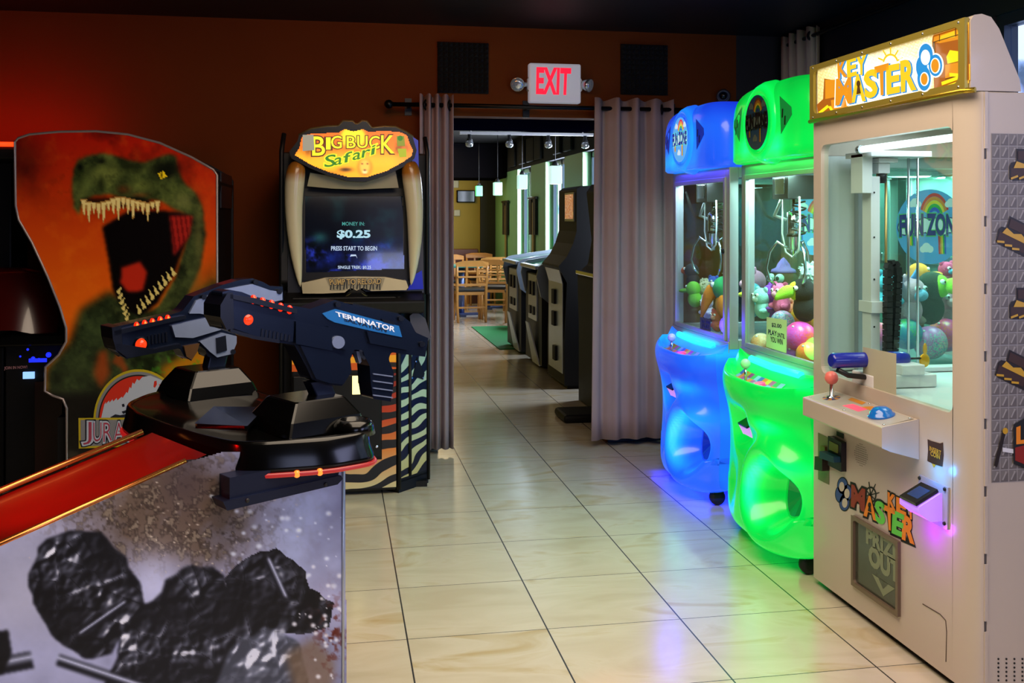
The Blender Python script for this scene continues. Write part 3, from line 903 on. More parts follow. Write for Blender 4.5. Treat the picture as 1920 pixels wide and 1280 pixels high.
# ------------------------------------------------------------------ moulded lower shell
def interp(P, t):
    t = min(max(t, 0), 1) * (len(P) - 1); i = min(int(t), len(P) - 2); f = t - i
    p0, p1, p2, p3 = P[max(i - 1, 0)], P[i], P[i + 1], P[min(i + 2, len(P) - 1)]
    def cr(a, b, c, d): return .5 * (2 * b + (c - a) * f + (2 * a - 5 * b + 4 * c - d) * f * f + (3 * b - a - 3 * c + d) * f ** 3)
    return tuple(cr(*q) for q in zip(p0, p1, p2, p3))


PROF = [(.0, .75), (.03, .742), (.08, .705), (.12, .68), (.15, .686), (.168, .702), (.182, .694), (.187, .662), (.18, .62), (.162, .57), (.145, .51), (.135, .45),
        (.132, .38), (.135, .31), (.142, .25), (.15, .18), (.152, .12), (.145, .075), (.12, .05), (.07, .042), (.0, .045)]


def claw_machine(name, label, yc, X0, body, led_m, deck_cols, lit_sign, sign_mats, price, inner_col, inner_w, light_col):
    W = .397; XBk = 2.69; y0, y1 = yc - W, yc + W
    t = thing(name, label, 'claw machine', (X0 + .3, yc, 0), 'fun zone claw machines')
    # ---- lower moulded shell
    def shell(s, tt):
        d, z = interp(PROF, tt)
        q = abs(2 * s - 1)
        k = (.36 + .64 * (1 - q ** 2.6))
        pinch = 1 + .012 * math.sin(6 * z)
        y = yc + W * 1.0 * (1 - 2 * s) * (-1) * -1 * pinch          # s=0 far side, s=1 near side
        zz = z + (.05 * q ** 5 if z < .2 else 0) + (.03 * q ** 4 if z > .6 else 0)
        # big ring on the near half, a smaller dimple on the far half
        ry = (s - .80) * 2 * W; rz = z - .285
        r = math.sqrt(ry * ry + (rz * .92) ** 2)
        d2 = 0
        if z < .60:
            fade = min(1, (.60 - z) / .1)
            d2 += fade * (.070 * math.exp(-((r - .165) / .05) ** 2) - .105 * math.exp(-(r / .105) ** 4))
            # grip shaped swelling leading from the ring to the near edge
            d2 += fade * .035 * math.exp(-((rz - .13) / .05) ** 2) * (1 / (1 + math.exp(-(s - .8) * 30)))
            # recess for the card reader
            d2 -= .075 * math.exp(-(((s - .40) * 2 * W) / .085) ** 4 - ((z - .475) / .085) ** 4)
            d2 += .02 * math.exp(-(((s - .72) * 2 * W) / .16) ** 2 - ((z - .53) / .035) ** 2)
            d2 -= .03 * math.exp(-(((s - .22) * 2 * W) / .06) ** 2 - ((z - .22) / .10) ** 2)
        return V((X0 - (d * k + d2 * (1 - q ** 12)), y, zz))
    mb = MB(); mb.grid(shell, 72, 96, body, True, False)
    # sides back to the frame
    for s in (0, 1):
        L_ = [shell(s, i / 40) for i in range(41)]
        mb.grid(lambda a, b: V((L_[round(b * 40)].x * (1 - a) + (X0 + .12) * a, L_[round(b * 40)].y, L_[round(b * 40)].z)), 2, 40, body, True)
    sh = mb.build('lower_shell', t)
    def led(co):  # painted highlights and recess shading of the lit shell
        s = (y1 - co.y) / (2 * W); ry = (s - .80) * 2 * W; rz = co.z - .285; r = math.hypot(ry, rz)
        g = .16
        ang = math.atan2(rz, -ry); lf = max(0, math.cos(ang - .15))
        g += .55 * math.exp(-((r - .135) / .022) ** 2) * (.12 + .88 * lf ** .7)
        g -= .12 * math.exp(-((r - .185) / .02) ** 2) * lf
        g += .16 * math.exp(-((r - .215) / .02) ** 2) * lf
        g -= .12 * math.exp(-(r / .07) ** 2)
        g += .30 * math.exp(-((co.z - .73) / .03) ** 2) * (1 if co.x > X0 - .1 else .2)
        g += .26 * math.exp(-((s - .03) / .06) ** 2) * (co.z < .6)
        g += .34 * math.exp(-((co.z - .545) / .028) ** 2) * math.exp(-((s - .72) / .15) ** 2)
        g += .25 * math.exp(-((rz - .13) / .05) ** 2) * math.exp(-((s - .93) / .08) ** 2)
        g -= .12 * math.exp(-((co.z - .61) / .035) ** 2)
        g += .2 * math.exp(-((co.z - .45) / .10) ** 2) * math.exp(-((s - .24) / .05) ** 2)
        return g
    set_painted_glow(sh, led)
    # prize opening and dimples
    c = shell(.68, .0)
    def surf(s, z):
        lo, hi = 0.42, 0.98
        for _ in range(24):
            m_ = (lo + hi) / 2
            if shell(s, m_).z > z: lo = m_
            else: hi = m_
        return shell(s, (lo + hi) / 2)
    mb = MB(); ringp = []; s_o, z_o = .80, .285
    for i in range(28):
        an = 2 * math.pi * i / 28; w_ = .07 * math.cos(an)
        ringp.append(surf(s_o - w_ / (2 * W), z_o + .088 * math.sin(an)) + V((-.003, .001, 0)))
    mo_ = mat('opening_' + name, '#0a2a18' if 'green' in name else '#0a1660', .08, emit='#129a3c' if 'green' in name else '#1434d0', es=.6)
    mc_ = surf(s_o, z_o) + V((-.003, .001, 0))
    for i in range(28): mb.face([mc_, ringp[i], ringp[(i + 1) % 28]], mo_, True)
    mb.tube(ringp, .004, body, 6, closed=True)
    mb.build('prize_opening', t)
    # card reader
    cr = surf(.40, .475); mb = MB()
    o_ = V((cr.x - .012, cr.y, cr.z))
    mb.prism([o_ + V((-.03, -.055, -.03)), o_ + V((-.05, -.055, .01)), o_ + V((.03, -.055, .05)), o_ + V((.04, -.055, -.05))], (0, .11, 0), glow('reader_lit_' + name, '#d890ff', .75, '#c8a0d0'))
    rd = mb.build('card_reader', t, .008)
    mb = MB(); mb.prism([o_ + V((-.056, -.045, .013)), o_ + V((.025, -.045, .054)), o_ + V((.025, .045, .054)), o_ + V((-.056, .045, .013))], (-.004, 0, .008), M_blackp); mb.build('reader_screen', rd)
    # control panel in the basin
    mb = MB()
    def deck(a, b):
        s = .24 + .52 * a
        p = shell(s, (2.0 + 2.2 * b) / (len(PROF) - 1)); return V((p.x, p.y, p.z + .004))
    for i in range(12):
        for j in range(4):
            cc = deck_cols[(i * 7 + j * 5 + i * j) % len(deck_cols)]
            mb.face([deck(i / 12, j / 4), deck(i / 12, (j + 1) / 4), deck((i + 1) / 12, (j + 1) / 4), deck((i + 1) / 12, j / 4)], cc)
    cp = mb.build('control_panel', t)
    jp = deck(.34, .5); mb = MB()
    mb.tube([jp, jp + V((0, 0, .055))], .006, M_pvc, 8); mb.ell(jp + V((0, 0, .072)), .021, mat('joy_' + name, '#b8c8d8' if 'blue' in name else '#9fc8a8', .25)); mb.build('joystick', cp)
    bp = deck(.66, .45); mb = MB(); mb.lathe(bp, (-.2, 0, 1), [(.026, 0), (.026, .008), (.018, .014), (.001, .016)], glow('btn_' + name, '#ff3a8a', .8, '#c03060'), 16); mb.build('push_button', cp)
    mb = MB(); mb.tube([V((X0 - .022, y1 - .16, .75)), V((X0 - .03, yc, .747)), V((X0 - .022, y0 + .16, .75))], .016, led_m, 8); mb.build('light_strip', t)
    # casters
    for x, y in ((X0 - .03, y1 - .13), (X0 - .03, y0 + .08), (XBk - .1, y1 - .1), (XBk - .1, y0 + .1)):
        mb = MB(); mb.lathe((x, y - .018, .038), (0, 1, 0), [(.02, 0), (.036, .004), (.038, .018), (.036, .032), (.02, .036)], M_rub, 20)
        mb.box((x - .025, y - .024, .06), (x + .025, y + .024, .12), M_blackp); mb.build('caster', t)
    # cabinet floor pan and lower frame
    mb = MB(); mb.box((X0 + .01, y0 + .012, .1), (XBk, y1 - .012, .715), mat('claw_lower_' + name, inner_col, .4, emit=inner_col, es=.25)); mb.build('lower_cabinet', t, .006)
    # ---- aluminium showcase frame
    fz0, fz1 = .75, 1.609
    mb = MB(); p = .045
    for (xa, xb) in ((X0, X0 + p), (XBk - p, XBk)):
        for (ya, yb) in ((y0, y0 + p), (y1 - p, y1)):
            mb.box((xa, ya, fz0), (xb, yb, fz1), M_frame)
    for (xa, xb) in ((X0, X0 + p), (XBk - p, XBk)):
        mb.box((xa, y0 + p, fz1 - .05), (xb, y1 - p, fz1), M_frame); mb.box((xa, y0 + p, fz0), (xb, y1 - p, fz0 + .045), M_frame)
    for (ya, yb) in ((y0, y0 + p), (y1 - p, y1)):
        mb.box((X0 + p, ya, fz1 - .05), (XBk - p, yb, fz1), M_frame); mb.box((X0 + p, ya, fz0), (XBk - p, yb, fz0 + .045), M_frame)
    mb.box((X0 - .006, y0 + .004, fz0 - .02), (X0 + .002, y1 - .004, fz0 + .035), M_frame)      # front apron
    mb.build('showcase_frame', t, .003)
    # inner door frame in front
    mb = MB(); q = .022
    a0, a1, b0, b1 = y0 + p - .004, y1 - p + .004, fz0 + .036, fz1 - .046
    for A, B in (((X0 - .008, a0, b0), (X0 + .012, a0 + q, b1)), ((X0 - .008, a1 - q, b0), (X0 + .012, a1, b1)), ((X0 - .008, a0 + q, b0), (X0 + .012, a1 - q, b0 + q)), ((X0 - .008, a0 + q, b1 - q), (X0 + .012, a1 - q, b1))):
        mb.box(A, B, M_frame)
    mb.lathe((X0 - .008, a0 + .011, 1.21), (-1, 0, 0), [(.012, 0), (.012, .008), (.006, .012)], M_blackp, 14)
    dr = mb.build('showcase_door', t, .002)
    mb = MB(); mb.box((X0 + .001, a0 + q, b0 + q), (X0 + .005, a1 - q, b1 - q), M_gl); mb.build('door_glass', dr)
    for nm, ya in (('side_glass', y0 + .02), ('side_glass', y1 - .024)):
        mb = MB(); mb.box((X0 + p, ya, fz0 + .045), (XBk - p, ya + .004, fz1 - .05), M_gl); mb.build(nm, t)
    mb = MB(); mb.box((XBk - .03, y0 + p, fz0 + .045), (XBk - .02, y1 - p, fz1 - .05), M_mirror); mb.build('back_mirror', t)
    # deck and ceiling plate
    mb = MB(); mb.box((X0 + .02, y0 + .03, fz0 + .0), (XBk - .035, y1 - .03, fz0 + .02), M_deck); mb.build('prize_deck', t)
    mb = MB(); mb.box((X0 + .02, y0 + .03, fz1 - .012), (XBk - .035, y1 - .03, fz1 - .002), M_white); mb.build('top_plate', t)
    # ledge bar seen half way up at the back
    mb = MB(); mb.box((XBk - .06, y0 + p, 1.16), (XBk - .032, y1 - p, 1.20), M_pvc); mb.build('ledge_bar', t, .003)
    # ---- gantry and claw
    cxx, cyy = X0 + .13, yc + .14
    mb = MB()
    mb.box((X0 + .06, cyy - .02, 1.545), (XBk - .06, cyy + .02, 1.575), M_pvc)
    mb.box((cxx - .06, y0 + .05, 1.575), (cxx + .06, y1 - .05, 1.597), M_white)
    mb.box((cxx - .07, cyy - .09, 1.45), (cxx + .08, cyy + .06, 1.55), M_blackp)
    mb.box((cxx - .074, cyy - .06, 1.47), (cxx - .07, cyy + .03, 1.54), M_pvc)
    gt = mb.build('gantry', t, .004)
    mb = MB(); mb.tube([V((cxx + .05, y1 - .08, 1.36)), V((cxx, cyy + .19, 1.38)), V((cxx, cyy + .12, 1.45)), V((cxx, cyy + .05, 1.52))], .008, M_cable, 8)
    mb.tube([V((cxx - .02, cyy + .06, 1.46)), V((cxx - .02, cyy + .07, 1.30)), V((cxx - .02, cyy + .035, 1.22)), V((cxx - .02, cyy - .03, 1.20)), V((cxx - .02, cyy - .09, 1.23)), V((cxx - .02, cyy - .1, 1.34)), V((cxx - .02, cyy - .095, 1.46))], .0042, M_cable, 8)
    mb.build('cable', gt)
    mb = MB()
    mb.tube([V((cxx, cyy, 1.45)), V((cxx, cyy, 1.39))], .006, M_pvc, 8)
    mb.lathe((cxx, cyy, 1.40), (0, 0, -1), [(.012, 0), (.028, .008), (.028, .10), (.02, .108), (.02, .16), (.012, .165), (.012, .2)], M_pvc, 20)
    mb.lathe((cxx, cyy, 1.30), (0, 0, -1), [(.031, 0), (.031, .012)], M_blackp, 20)
    for k in range(3):
        a = 2 * math.pi * k / 3 + .5; d = V((math.cos(a), math.sin(a), 0)); o = V((cxx, cyy, 1.23))
        mb.tube([o + d * .012, o + d * .07 + V((0, 0, .035)), o + d * .10 + V((0, 0, -.01)), o + d * .115 + V((0, 0, -.08)), o + d * .10 + V((0, 0, -.13)), o + d * .075 + V((0, 0, -.155))], [.006, .006, .006, .006, .007, .004], M_pvc, 8)
    mb.build('claw', gt)
    mb = MB(); mb.tube([V((cxx + .03 * math.cos(k * 1.1), cyy - .05 + .03 * math.sin(k * 1.1), 1.44 - k * .006)) for k in range(26)], .004, M_blackp, 6); mb.build('coil_cord', gt)
    # ---- header
    zc, hz = 1.69, .25
    xa, xb = X0 - .085, X0 + .36; cx, hx = (xa + xb) / 2, (xb - xa) / 2; hy = W + .012
    rings = []
    zs = [1.61, 1.62, 1.655, 1.69] + [zc + hz * math.sin(math.radians(a)) for a in range(6, 91, 6)]
    for i, z in enumerate(zs):
        u_ = max(0, (z - zc) / hz); k = (1 - u_ ** 4.2) ** (1 / 4.2) if u_ < 1 else 0.0
        ky = .12 + .88 * k; kx = .55 + .45 * (1 - u_ ** 6) ** .5 if u_ < 1 else .25
        if i == 0: ky, kx = .975, .95
        if u_ >= 1: ky, kx = .04, .12
        R = []
        for j in range(64):
            a = 2 * math.pi * j / 64; c_, s_ = math.cos(a), math.sin(a); e = 2 / 5.0
            R.append(V((cx + hx * kx * math.copysign(abs(c_) ** e, c_), yc + hy * ky * math.copysign(abs(s_) ** e, s_), z)))
        rings.append(R)
    mb = MB(); mb.loft(rings, body, True, True, True, True)
    # rim bead along the bottom
    hd = mb.build('header', t)
    set_painted_glow(hd, lambda co: .12 + .30 * math.exp(-((co.z - 1.66) / .05) ** 2) * (.5 + .5 * math.sin(co.y * 5 + 1)) + .18 * math.exp(-(math.hypot(co.y - yc, co.z - 1.775) - .19) ** 2 / .002) + (.08 if co.x > X0 + .1 else 0) - .12 * math.exp(-((co.z - 1.90) / .05) ** 2))
    rc = V((xa, yc + .01, 1.766))
    mb = MB(); mb.lathe(rc + V((.04, 0, 0)), (-1, 0, 0), [(.178, -.02), (.170, .015), (.155, .040), (.142, .050), (.126, .051), (.116, .044), (.112, .034)], body, 48, cap0=False, cap1=False)
    rg = mb.build('sign_ring', hd)
    set_painted_glow(rg, lambda co: .22 + .2 * math.exp(-((math.hypot(co.y - rc.y, co.z - rc.z) - .15) / .014) ** 2))
    mb = MB(); X_s = rc.x - .014
    def sgn(x, y, off=0.0): return V((X_s - off, rc.y + .114 - .228 * x, rc.z - .114 + .228 * y))
    fun_sign(mb, sgn, True, sign_mats); mb.build('sign_disc', hd)
    mspk = mat('spk_' + name, '#0a3a1a' if 'green' in name else '#101a70', .25, emit='#0fa040' if 'green' in name else '#1838c8', es=.5)
    for sgn_ in (-1, 1):
        mb = MB(); yb = rc.y + sgn_ * .205
        def onface(y, z):
            # front surface of the header at (y, z)
            u_ = max(0, (z - zc) / hz); kx = .55 + .45 * (1 - u_ ** 6) ** .5; k = (1 - u_ ** 4.2) ** (1 / 4.2); ky = .12 + .88 * k
            q_ = min(.999, abs(y - yc) / (hy * ky)); xx = hx * kx * (1 - q_ ** 5) ** (1 / 5)
            return V((cx - xx - .003, y, z))
        mb.face([onface(rc.y + sgn_ * .185, 1.855), onface(rc.y + sgn_ * .285, 1.80), onface(rc.y + sgn_ * .29, 1.77), onface(rc.y + sgn_ * .205, 1.70)], mspk)
        for k in range(2):
            yy = rc.y + sgn_ * (.225 + .02 * k); mb.face([onface(yy, 1.80 - k * .03) + V((-.001, 0, 0)), onface(yy + .01, 1.80 - k * .03) + V((-.001, 0, 0)), onface(yy + .012, 1.765 - k * .03) + V((-.001, 0, 0)), onface(yy + .002, 1.765 - k * .03) + V((-.001, 0, 0))], M_blackp)
        mb.build('speaker', hd)
    # sign on the near side glass
    mb = MB(); xs = X0 + .445
    def sg2(x, y, off=0.0): return V((xs - .145 + .29 * x, y0 + .0195 - off, 1.19 + .29 * y))
    fun_sign(mb, sg2); mb.build('side_sign', t)
    # price card stuck to the front glass
    if price:
        mb = MB(); plx = Plane((X0 - .0005, 0, 0), (-1, 0, 0)); pf, colr, tcol = price
        mb.poly(plx, pf, colr, 0.001)
        q = plx.quad(pf)
        for txt, (a, b, c, d) in zip(price_lines[name], ((.27, .70, .75, .84), (.1, .44, .52, .60), (.54, .42, .92, .56), (.22, .22, .82, .39))[:len(price_lines[name])] if len(price_lines[name]) > 2 else ((.15, .55, .9, .8), (.2, .15, .85, .45))):
            mb.text(txt, lambda x, y, off, a=a, b=b, c=c, d=d: q(a + (c - a) * x, b + (d - b) * y, off + .0015), tcol, .0005, .02)
        mb.build('price_card', t)
    # interior light
    light('claw_lamp', 'AREA', (X0 + .075, yc, fz1 - .055), inner_w, light_col, .05, .65, rot=(0, math.radians(-12), 0)); light('claw_lamp', 'AREA', (XBk - .12, yc, fz1 - .055), inner_w * .6, light_col, .05, .65, rot=(0, 0, 0))
    return t


price_lines = {'blue_claw_machine': ['$1.00', 'PLAY'], 'green_claw_machine': ['$2.00', 'PLAY', 'UNTIL', 'YOU WIN']}
b_blue = lit_body('blue_lit_plastic', [(0.10, '#1226d8'), (.34, '#1a5cf4'), (.52, '#1c8cff'), (.70, '#20b4ff'), (.95, '#4cf0ff')], 1.0, 1.0, 0, '#1c3c96')
b_green = lit_body('green_lit_plastic', [(0.10, '#009a2a'), (.34, '#00d040'), (.52, '#00ee50'), (.70, '#08ff8c'), (.95, '#30ffe0')], 1.0, 1.0, 3.0, '#0c7a30')
dk = [mat('deckc_' + n, h, .35) for n, h in (('b', '#3a62c8'), ('o', '#e07a2a'), ('y', '#c8c038'), ('p', '#b04a9a'), ('g', '#3aa860'), ('s', '#7ea8d8'))]
M_card = mat('card_paper', '#c9c4a4', .7); M_ink = mat('black_ink', '#0b0b0b', .6); M_clr = mat('clear_sticker', '#20303a', .2)
dim = [mat('dm_' + n, h, .12) for n, h in (('sky', '#1c3a52'), ('white', '#4a544c'), ('navy', '#0c0d12'), ('lime', '#2a3a2a'), ('red', '#5a2a1a'), ('org', '#8a5a1a'), ('yel', '#a08a20'), ('grn', '#1a5a2a'), ('blu', '#1a2a5a'))]
litm = [mat('lt_' + n, h, .3, emit=h, es=.75) for n, h in (('sky', '#62b4ff'), ('white', '#d8ecff'), ('navy', '#2c1c9c'), ('lime', '#6ad8a0'), ('red', '#e83a4a'), ('org', '#f09a3a'), ('yel', '#e8d83a'), ('grn', '#3ab86a'), ('blu', '#3a62e8'))]
XC = 1.825
claw_machine('blue_claw_machine', 'claw machine glowing blue beside the taupe doorway curtain', 4.812, XC, b_blue, glow('cyan_strip', '#20e8ff', 2.5), dk, True, litm,
             ([(1313, 594), (1333, 598), (1333, 621), (1313, 616)], M_clr, M_ink), '#3a3ac8', 11, '#d8f0ff')
claw_machine('green_claw_machine', 'claw machine glowing green between the blue claw machine and the white key cabinet', 3.88, XC, b_green, glow('mint_strip', '#20ffb0', 2.5), dk, False, dim,
             ([(1438, 594), (1476, 600), (1475, 662), (1437, 650)], M_card, M_ink), '#1ab85a', 22, '#d0fff2')
light('blue_under_fill', 'AREA', (XC - .02, 4.812, .035), 3.0, '#1420ff', .25, .7, rot=(0, 0, 0))  # added lamp, strengthens the blue shell's glow on the floor
for yc_, c_ in ((4.812, '#4a38ff'), (3.88, '#30ff60')):
    light('header_fill', 'AREA', (XC - .045, yc_, 1.60), .9, c_, .06, .7, rot=(0, 0, 0)); light('strip_fill', 'POINT', (XC - .16, yc_, .82), 2.2 if yc_ > 4.4 else .9, c_, .05)  # added lamps that tint the frames with header and strip colour

# =================================================================== prizes
M_eye = mat('toy_eye_white', '#f2f2ee', .3); M_pup = mat('toy_pupil', '#0a0a0a', .2)


def plush_mat(h):
    return mat('plush_' + h, h, .95, var=.15, vscale=30, bump=.8, bscale=260)


def speck(name, stops, sc=26):
    if name in MATS: return MATS[name]
    m = bpy.data.materials.new(name); m.use_nodes = True; nt = m.node_tree; N = nt.nodes; L = nt.links
    tc = N.new('ShaderNodeTexCoord'); a = N.new('ShaderNodeTexNoise'); a.inputs['Scale'].default_value = 5; a.inputs['Detail'].default_value = 2; L.new(tc.outputs['Object'], a.inputs['Vector'])
    b = N.new('ShaderNodeTexNoise'); b.inputs['Scale'].default_value = 140; b.inputs['Detail'].default_value = 1; L.new(tc.outputs['Object'], b.inputs['Vector'])
    ad = N.new('ShaderNodeMath'); ad.operation = 'MULTIPLY_ADD'; ad.inputs[1].default_value = sc / 100; L.new(b.outputs['Fac'], ad.inputs[0]); L.new(a.outputs['Fac'], ad.inputs[2])
    r = ramp(N, stops); L.new(ad.outputs[0], r.inputs[0]); L.new(r.outputs[0], N['Principled BSDF'].inputs['Base Color']); N['Principled BSDF'].inputs['Roughness'].default_value = .35
    MATS[name] = m
    return m


S_blue = speck('ball_blue', [(.5, '#2a66b8'), (.6, '#58b8d0'), (.66, '#7a4ab0'), (.72, '#9ad8c8'), (.8, '#d870c0')], 60)
S_org = speck('ball_orange', [(.45, '#e8d838'), (.55, '#f0923a'), (.66, '#f05a6a'), (.78, '#e84aa0')], 30)
S_pnk = speck('ball_pink', [(.42, '#f0b838'), (.52, '#f06a3a'), (.6, '#e83a8a'), (.7, '#e04ac0'), (.8, '#8a58c8')], 30)
S_grn = speck('ball_green', [(.45, '#d8d838'), (.55, '#58b848'), (.64, '#2a8ab0'), (.75, '#3a5ac0')], 20)
S_pch = speck('ball_peach', [(.45, '#f0e0b0'), (.6, '#f0a86a'), (.75, '#e88a7a')], 20)
S_pur = speck('ball_purple', [(.45, '#7a3aa8'), (.6, '#a83a9a'), (.75, '#e05a8a')], 20)
S_ylo = speck('ball_yellow', [(.45, '#f0e030'), (.56, '#f0a020'), (.66, '#f06a3a'), (.8, '#f04a3a')], 15)


def ball(c, r, m, label):
    mb = MB(); mb.ell(c, r, m, nu=28, nv=18)
    # stitched valve
    mb.lathe(V(c) + V((-r * .6, -r * .3, r * .74)), (-.6, -.3, .74), [(.006, -.001), (.005, .002), (.001, .003)], M_white, 10)
    tag(mb.build('play_ball'), label, 'ball', 'play balls in the claw machines')


def face(t, c, r, d, em=True, sep=.42, up=.25, er=.2):
    """two eyes on a head of radius r looking along d"""
    d = V(d).normalized(); s = V((0, 0, 1)).cross(d).normalized()
    for k in (-1, 1):
        e = V(c) + (d + s * sep * k + V((0, 0, up))).normalized() * r * .93
        mb = MB(); mb.ell(e, r * er, M_eye, nu=14, nv=8); mb.ell(e + d * r * er * .62 , r * er * .55, M_pup, nu=12, nv=8); mb.build('eye', t)


def plush(kind, c, r, col, label, d=(-1, -.5, 0), col2='#f0c030', col3=None, tilt=0.0):
    c = V(c); d = V(d).normalized(); s = V((0, 0, 1)).cross(d).normalized(); R = d.to_track_quat('Y', 'Z').to_matrix()
    t = thing('plush_' + kind, label, 'plush toy', c, 'plush prizes in the claw machines')
    m, m2 = plush_mat(col), plush_mat(col2); m3 = plush_mat(col3 or col2)
    bc = c + V((0, 0, -r * 1.35)) - d * r * .2
    mb = MB(); mb.ell(bc, (r * .95, r * .9, r * 1.05), m3 if kind in ('bird', 'parrot') else m, R); mb.build('body', t)
    mb = MB(); mb.ell(c, (r, r * .95, r * .95), m, R)
    if kind == 'unicorn':
        mb.ell(c + d * r * .7 - V((0, 0, r * .25)), (r * .55, r * .6, r * .45), m2, R)
    if kind == 'bear':
        mb.ell(c + d * r * .75 - V((0, 0, r * .2)), (r * .45, r * .4, r * .35), m2, R)
    mb.build('head', t)
    if kind == 'toucan':
        mb = MB(); mb.ell(c + d * r * .55 - s * r * .1, (r * .62, r * .55, r * .72), m2, R); mb.build('cheek', t)
        mb = MB(); P = [c + d * r * (.9 + .28 * k) + V((0, 0, -r * .05 * k * k * .5)) for k in range(6)]
        mb.tube(P, [r * .42, r * .5, r * .48, r * .4, r * .28, r * .1], m3, 14); mb.build('beak', t)
        face(t, c, r * 1.08, d, sep=.55, up=.3, er=.17)
    elif kind == 'duck':
        mb = MB(); mb.ell(c + d * r * 1.15 - V((0, 0, r * .15)), (r * .7, r * .75, r * .28), m2, R); mb.build('beak', t); face(t, c, r, d, up=.5, er=.16)
    elif kind == 'parrot':
        mb = MB(); P = [c + d * r * (.7 + .3 * k) + V((0, 0, -r * .14 * k * k)) for k in range(5)]
        mb.tube(P, [r * .5, r * .55, r * .48, r * .34, r * .1], m2, 14); mb.build('beak', t); face(t, c, r, d, sep=.6, up=.45, er=.22)
        for k in (-1, 1):
            mb = MB(); mb.ell(bc + s * k * r * .95, (r * .3, r * .45, r * .85), m2, R); mb.build('wing', t)
    elif kind == 'unicorn':
        mb = MB(); mb.lathe(c + V((0, 0, r * .85)) + d * r * .2, V((0, 0, 1)) + d * .4, [(r * .22, 0), (r * .14, r * .35), (.002, r * .75)], m3, 12); mb.build('horn', t)
        for k in (-1, 1):
            mb = MB(); mb.ell(c + s * k * r * .6 + V((0, 0, r * .85)), (r * .2, r * .15, r * .35), m, R); mb.build('ear', t)
        face(t, c, r, d, up=.25)
    elif kind == 'bear':
        for k in (-1, 1):
            mb = MB(); mb.ell(c + s * k * r * .7 + V((0, 0, r * .75)), (r * .34, r * .2, r * .34), m, R); mb.build('ear', t)
            mb = MB(); mb.ell(bc + s * k * r * .8 + d * r * .5 + V((0, 0, -r * .1)), (r * .32, r * .55, r * .3), m, R); mb.build('paw', t)
        face(t, c, r, d, up=.25)
    elif kind == 'lump':
        mb = MB(); mb.lathe(c + V((0, 0, r * .6)), (0, 0, 1), [(r * .85, 0), (r * .8, r * .18), (r * .5, r * .32), (r * .42, r * .55), (r * .15, r * .9), (.002, r * 1.0)], m2, 18); mb.build('cap', t)
        mb = MB(); mb.ell(c + d * r * .92 - V((0, 0, r * .3)), (r * .3, r * .12, r * .1), plush_mat('#f0d030'), R); mb.build('mouth', t); face(t, c, r * 1.02, d, sep=.42, up=.28, er=.3)
    elif kind == 'shaggy':
        mb = MB(); rs = random.Random(int(abs(c.x * 1e4)))
        for i in range(60):
            a, b = rs.uniform(0, 6.28), rs.uniform(-.6, 1.4); q = V((math.cos(a) * math.cos(b), math.sin(a) * math.cos(b), math.sin(b)))
            mb.lathe(c + q * r * .85, q + V((0, 0, -.2)), [(r * .16, 0), (r * .12, r * .15), (.001, r * .4)], m, 6)
        mb.build('tufts', t); face(t, c, r, d, er=.14)
    return t


# toys in the green machine, seen through its door
def gx(u, v, X):
    X -= .045; p = onX(u, v, X)
    for y in ((4.21, 4.35), (5.13, 9)):                       # keep clear of the gap between the two showcases
        if y[0] < p.y < y[1]: p = onY(u, v, y[0])
    if 4.35 <= p.y < 4.53: p = onY(u, v, 4.53)
    if p.x < XC + .07: p = onX(u, v, XC + .07)
    return p
ball(gx(1467, 604, 1.975), .052, S_blue, 'blue speckled ball behind the price card in the green claw machine')
ball(gx(1510, 596, 2.10), .066, S_org, 'yellow and orange ball high at the right of the green claw machine door')
ball(gx(1500, 634, 2.0), .072, S_pnk, 'large pink and orange tie dyed ball right of the price card')
ball(gx(1515, 664, 1.985), .05, S_ylo, 'yellow and orange ball at the bottom right of the green claw machine door')
ball(gx(1427, 644, 1.985), .048, S_pch, 'peach ball low behind the left edge of the price card')
ball(gx(1487, 664, 1.965), .034, S_pur, 'small purple ball beneath the tie dyed ball')
plush('toucan', gx(1505, 545, 2.02), .056, '#14161c', 'black toucan plush with yellow cheek and lime bill in the green claw machine', (-.97, -.05, 0), '#d8e02a', '#a0d838')
plush('lump', gx(1469, 527, 2.16), .072, '#5a4428', 'brown wide eyed plush in a lilac cap seen through the green claw machine door', (-.9, -.45, 0), '#a878d0')
plush('unicorn', gx(1415, 527, 2.16), .06, '#e890b0', 'rose pink unicorn plush seen at the upper left through the green claw machine door', (-.8, .4, 0), '#f0b8c8', '#c8a0e0')
plush('bear', gx(1446, 551, 1.99), .046, '#8a3ab8', 'violet bear plush seen left of centre through the green claw machine door', (-.9, .2, 0), '#b87ad8')
plush('bear', gx(1463, 547, 1.985), .042, '#e86aa0', 'bright pink bear plush in the middle of the green claw machine', (-.9, -.4, 0), '#f0a0c0')
plush('bear', gx(1474, 576, 2.07), .042, '#e8987a', 'peach bear plush above the blue speckled ball', (-.9, -.3, 0), '#f0c0a8')
plush('duck', gx(1409, 548, 2.02), .05, '#58b8d8', 'sky blue duck plush with yellow beak beside the left post of the green door', (-.8, -.6, 0), '#e8e030')
plush('bear', gx(1428, 556, 2.0), .042, '#9ad8d8', 'pale aqua bear plush seen low at the left through the green claw machine door', (-1, -.2, 0), '#d8f0f0')
plush('shaggy', gx(1519, 512, 2.09), .045, '#b8d8d0', 'pale shaggy plush at the far right behind the toucan in the green claw machine', (-1, -.2, 0))
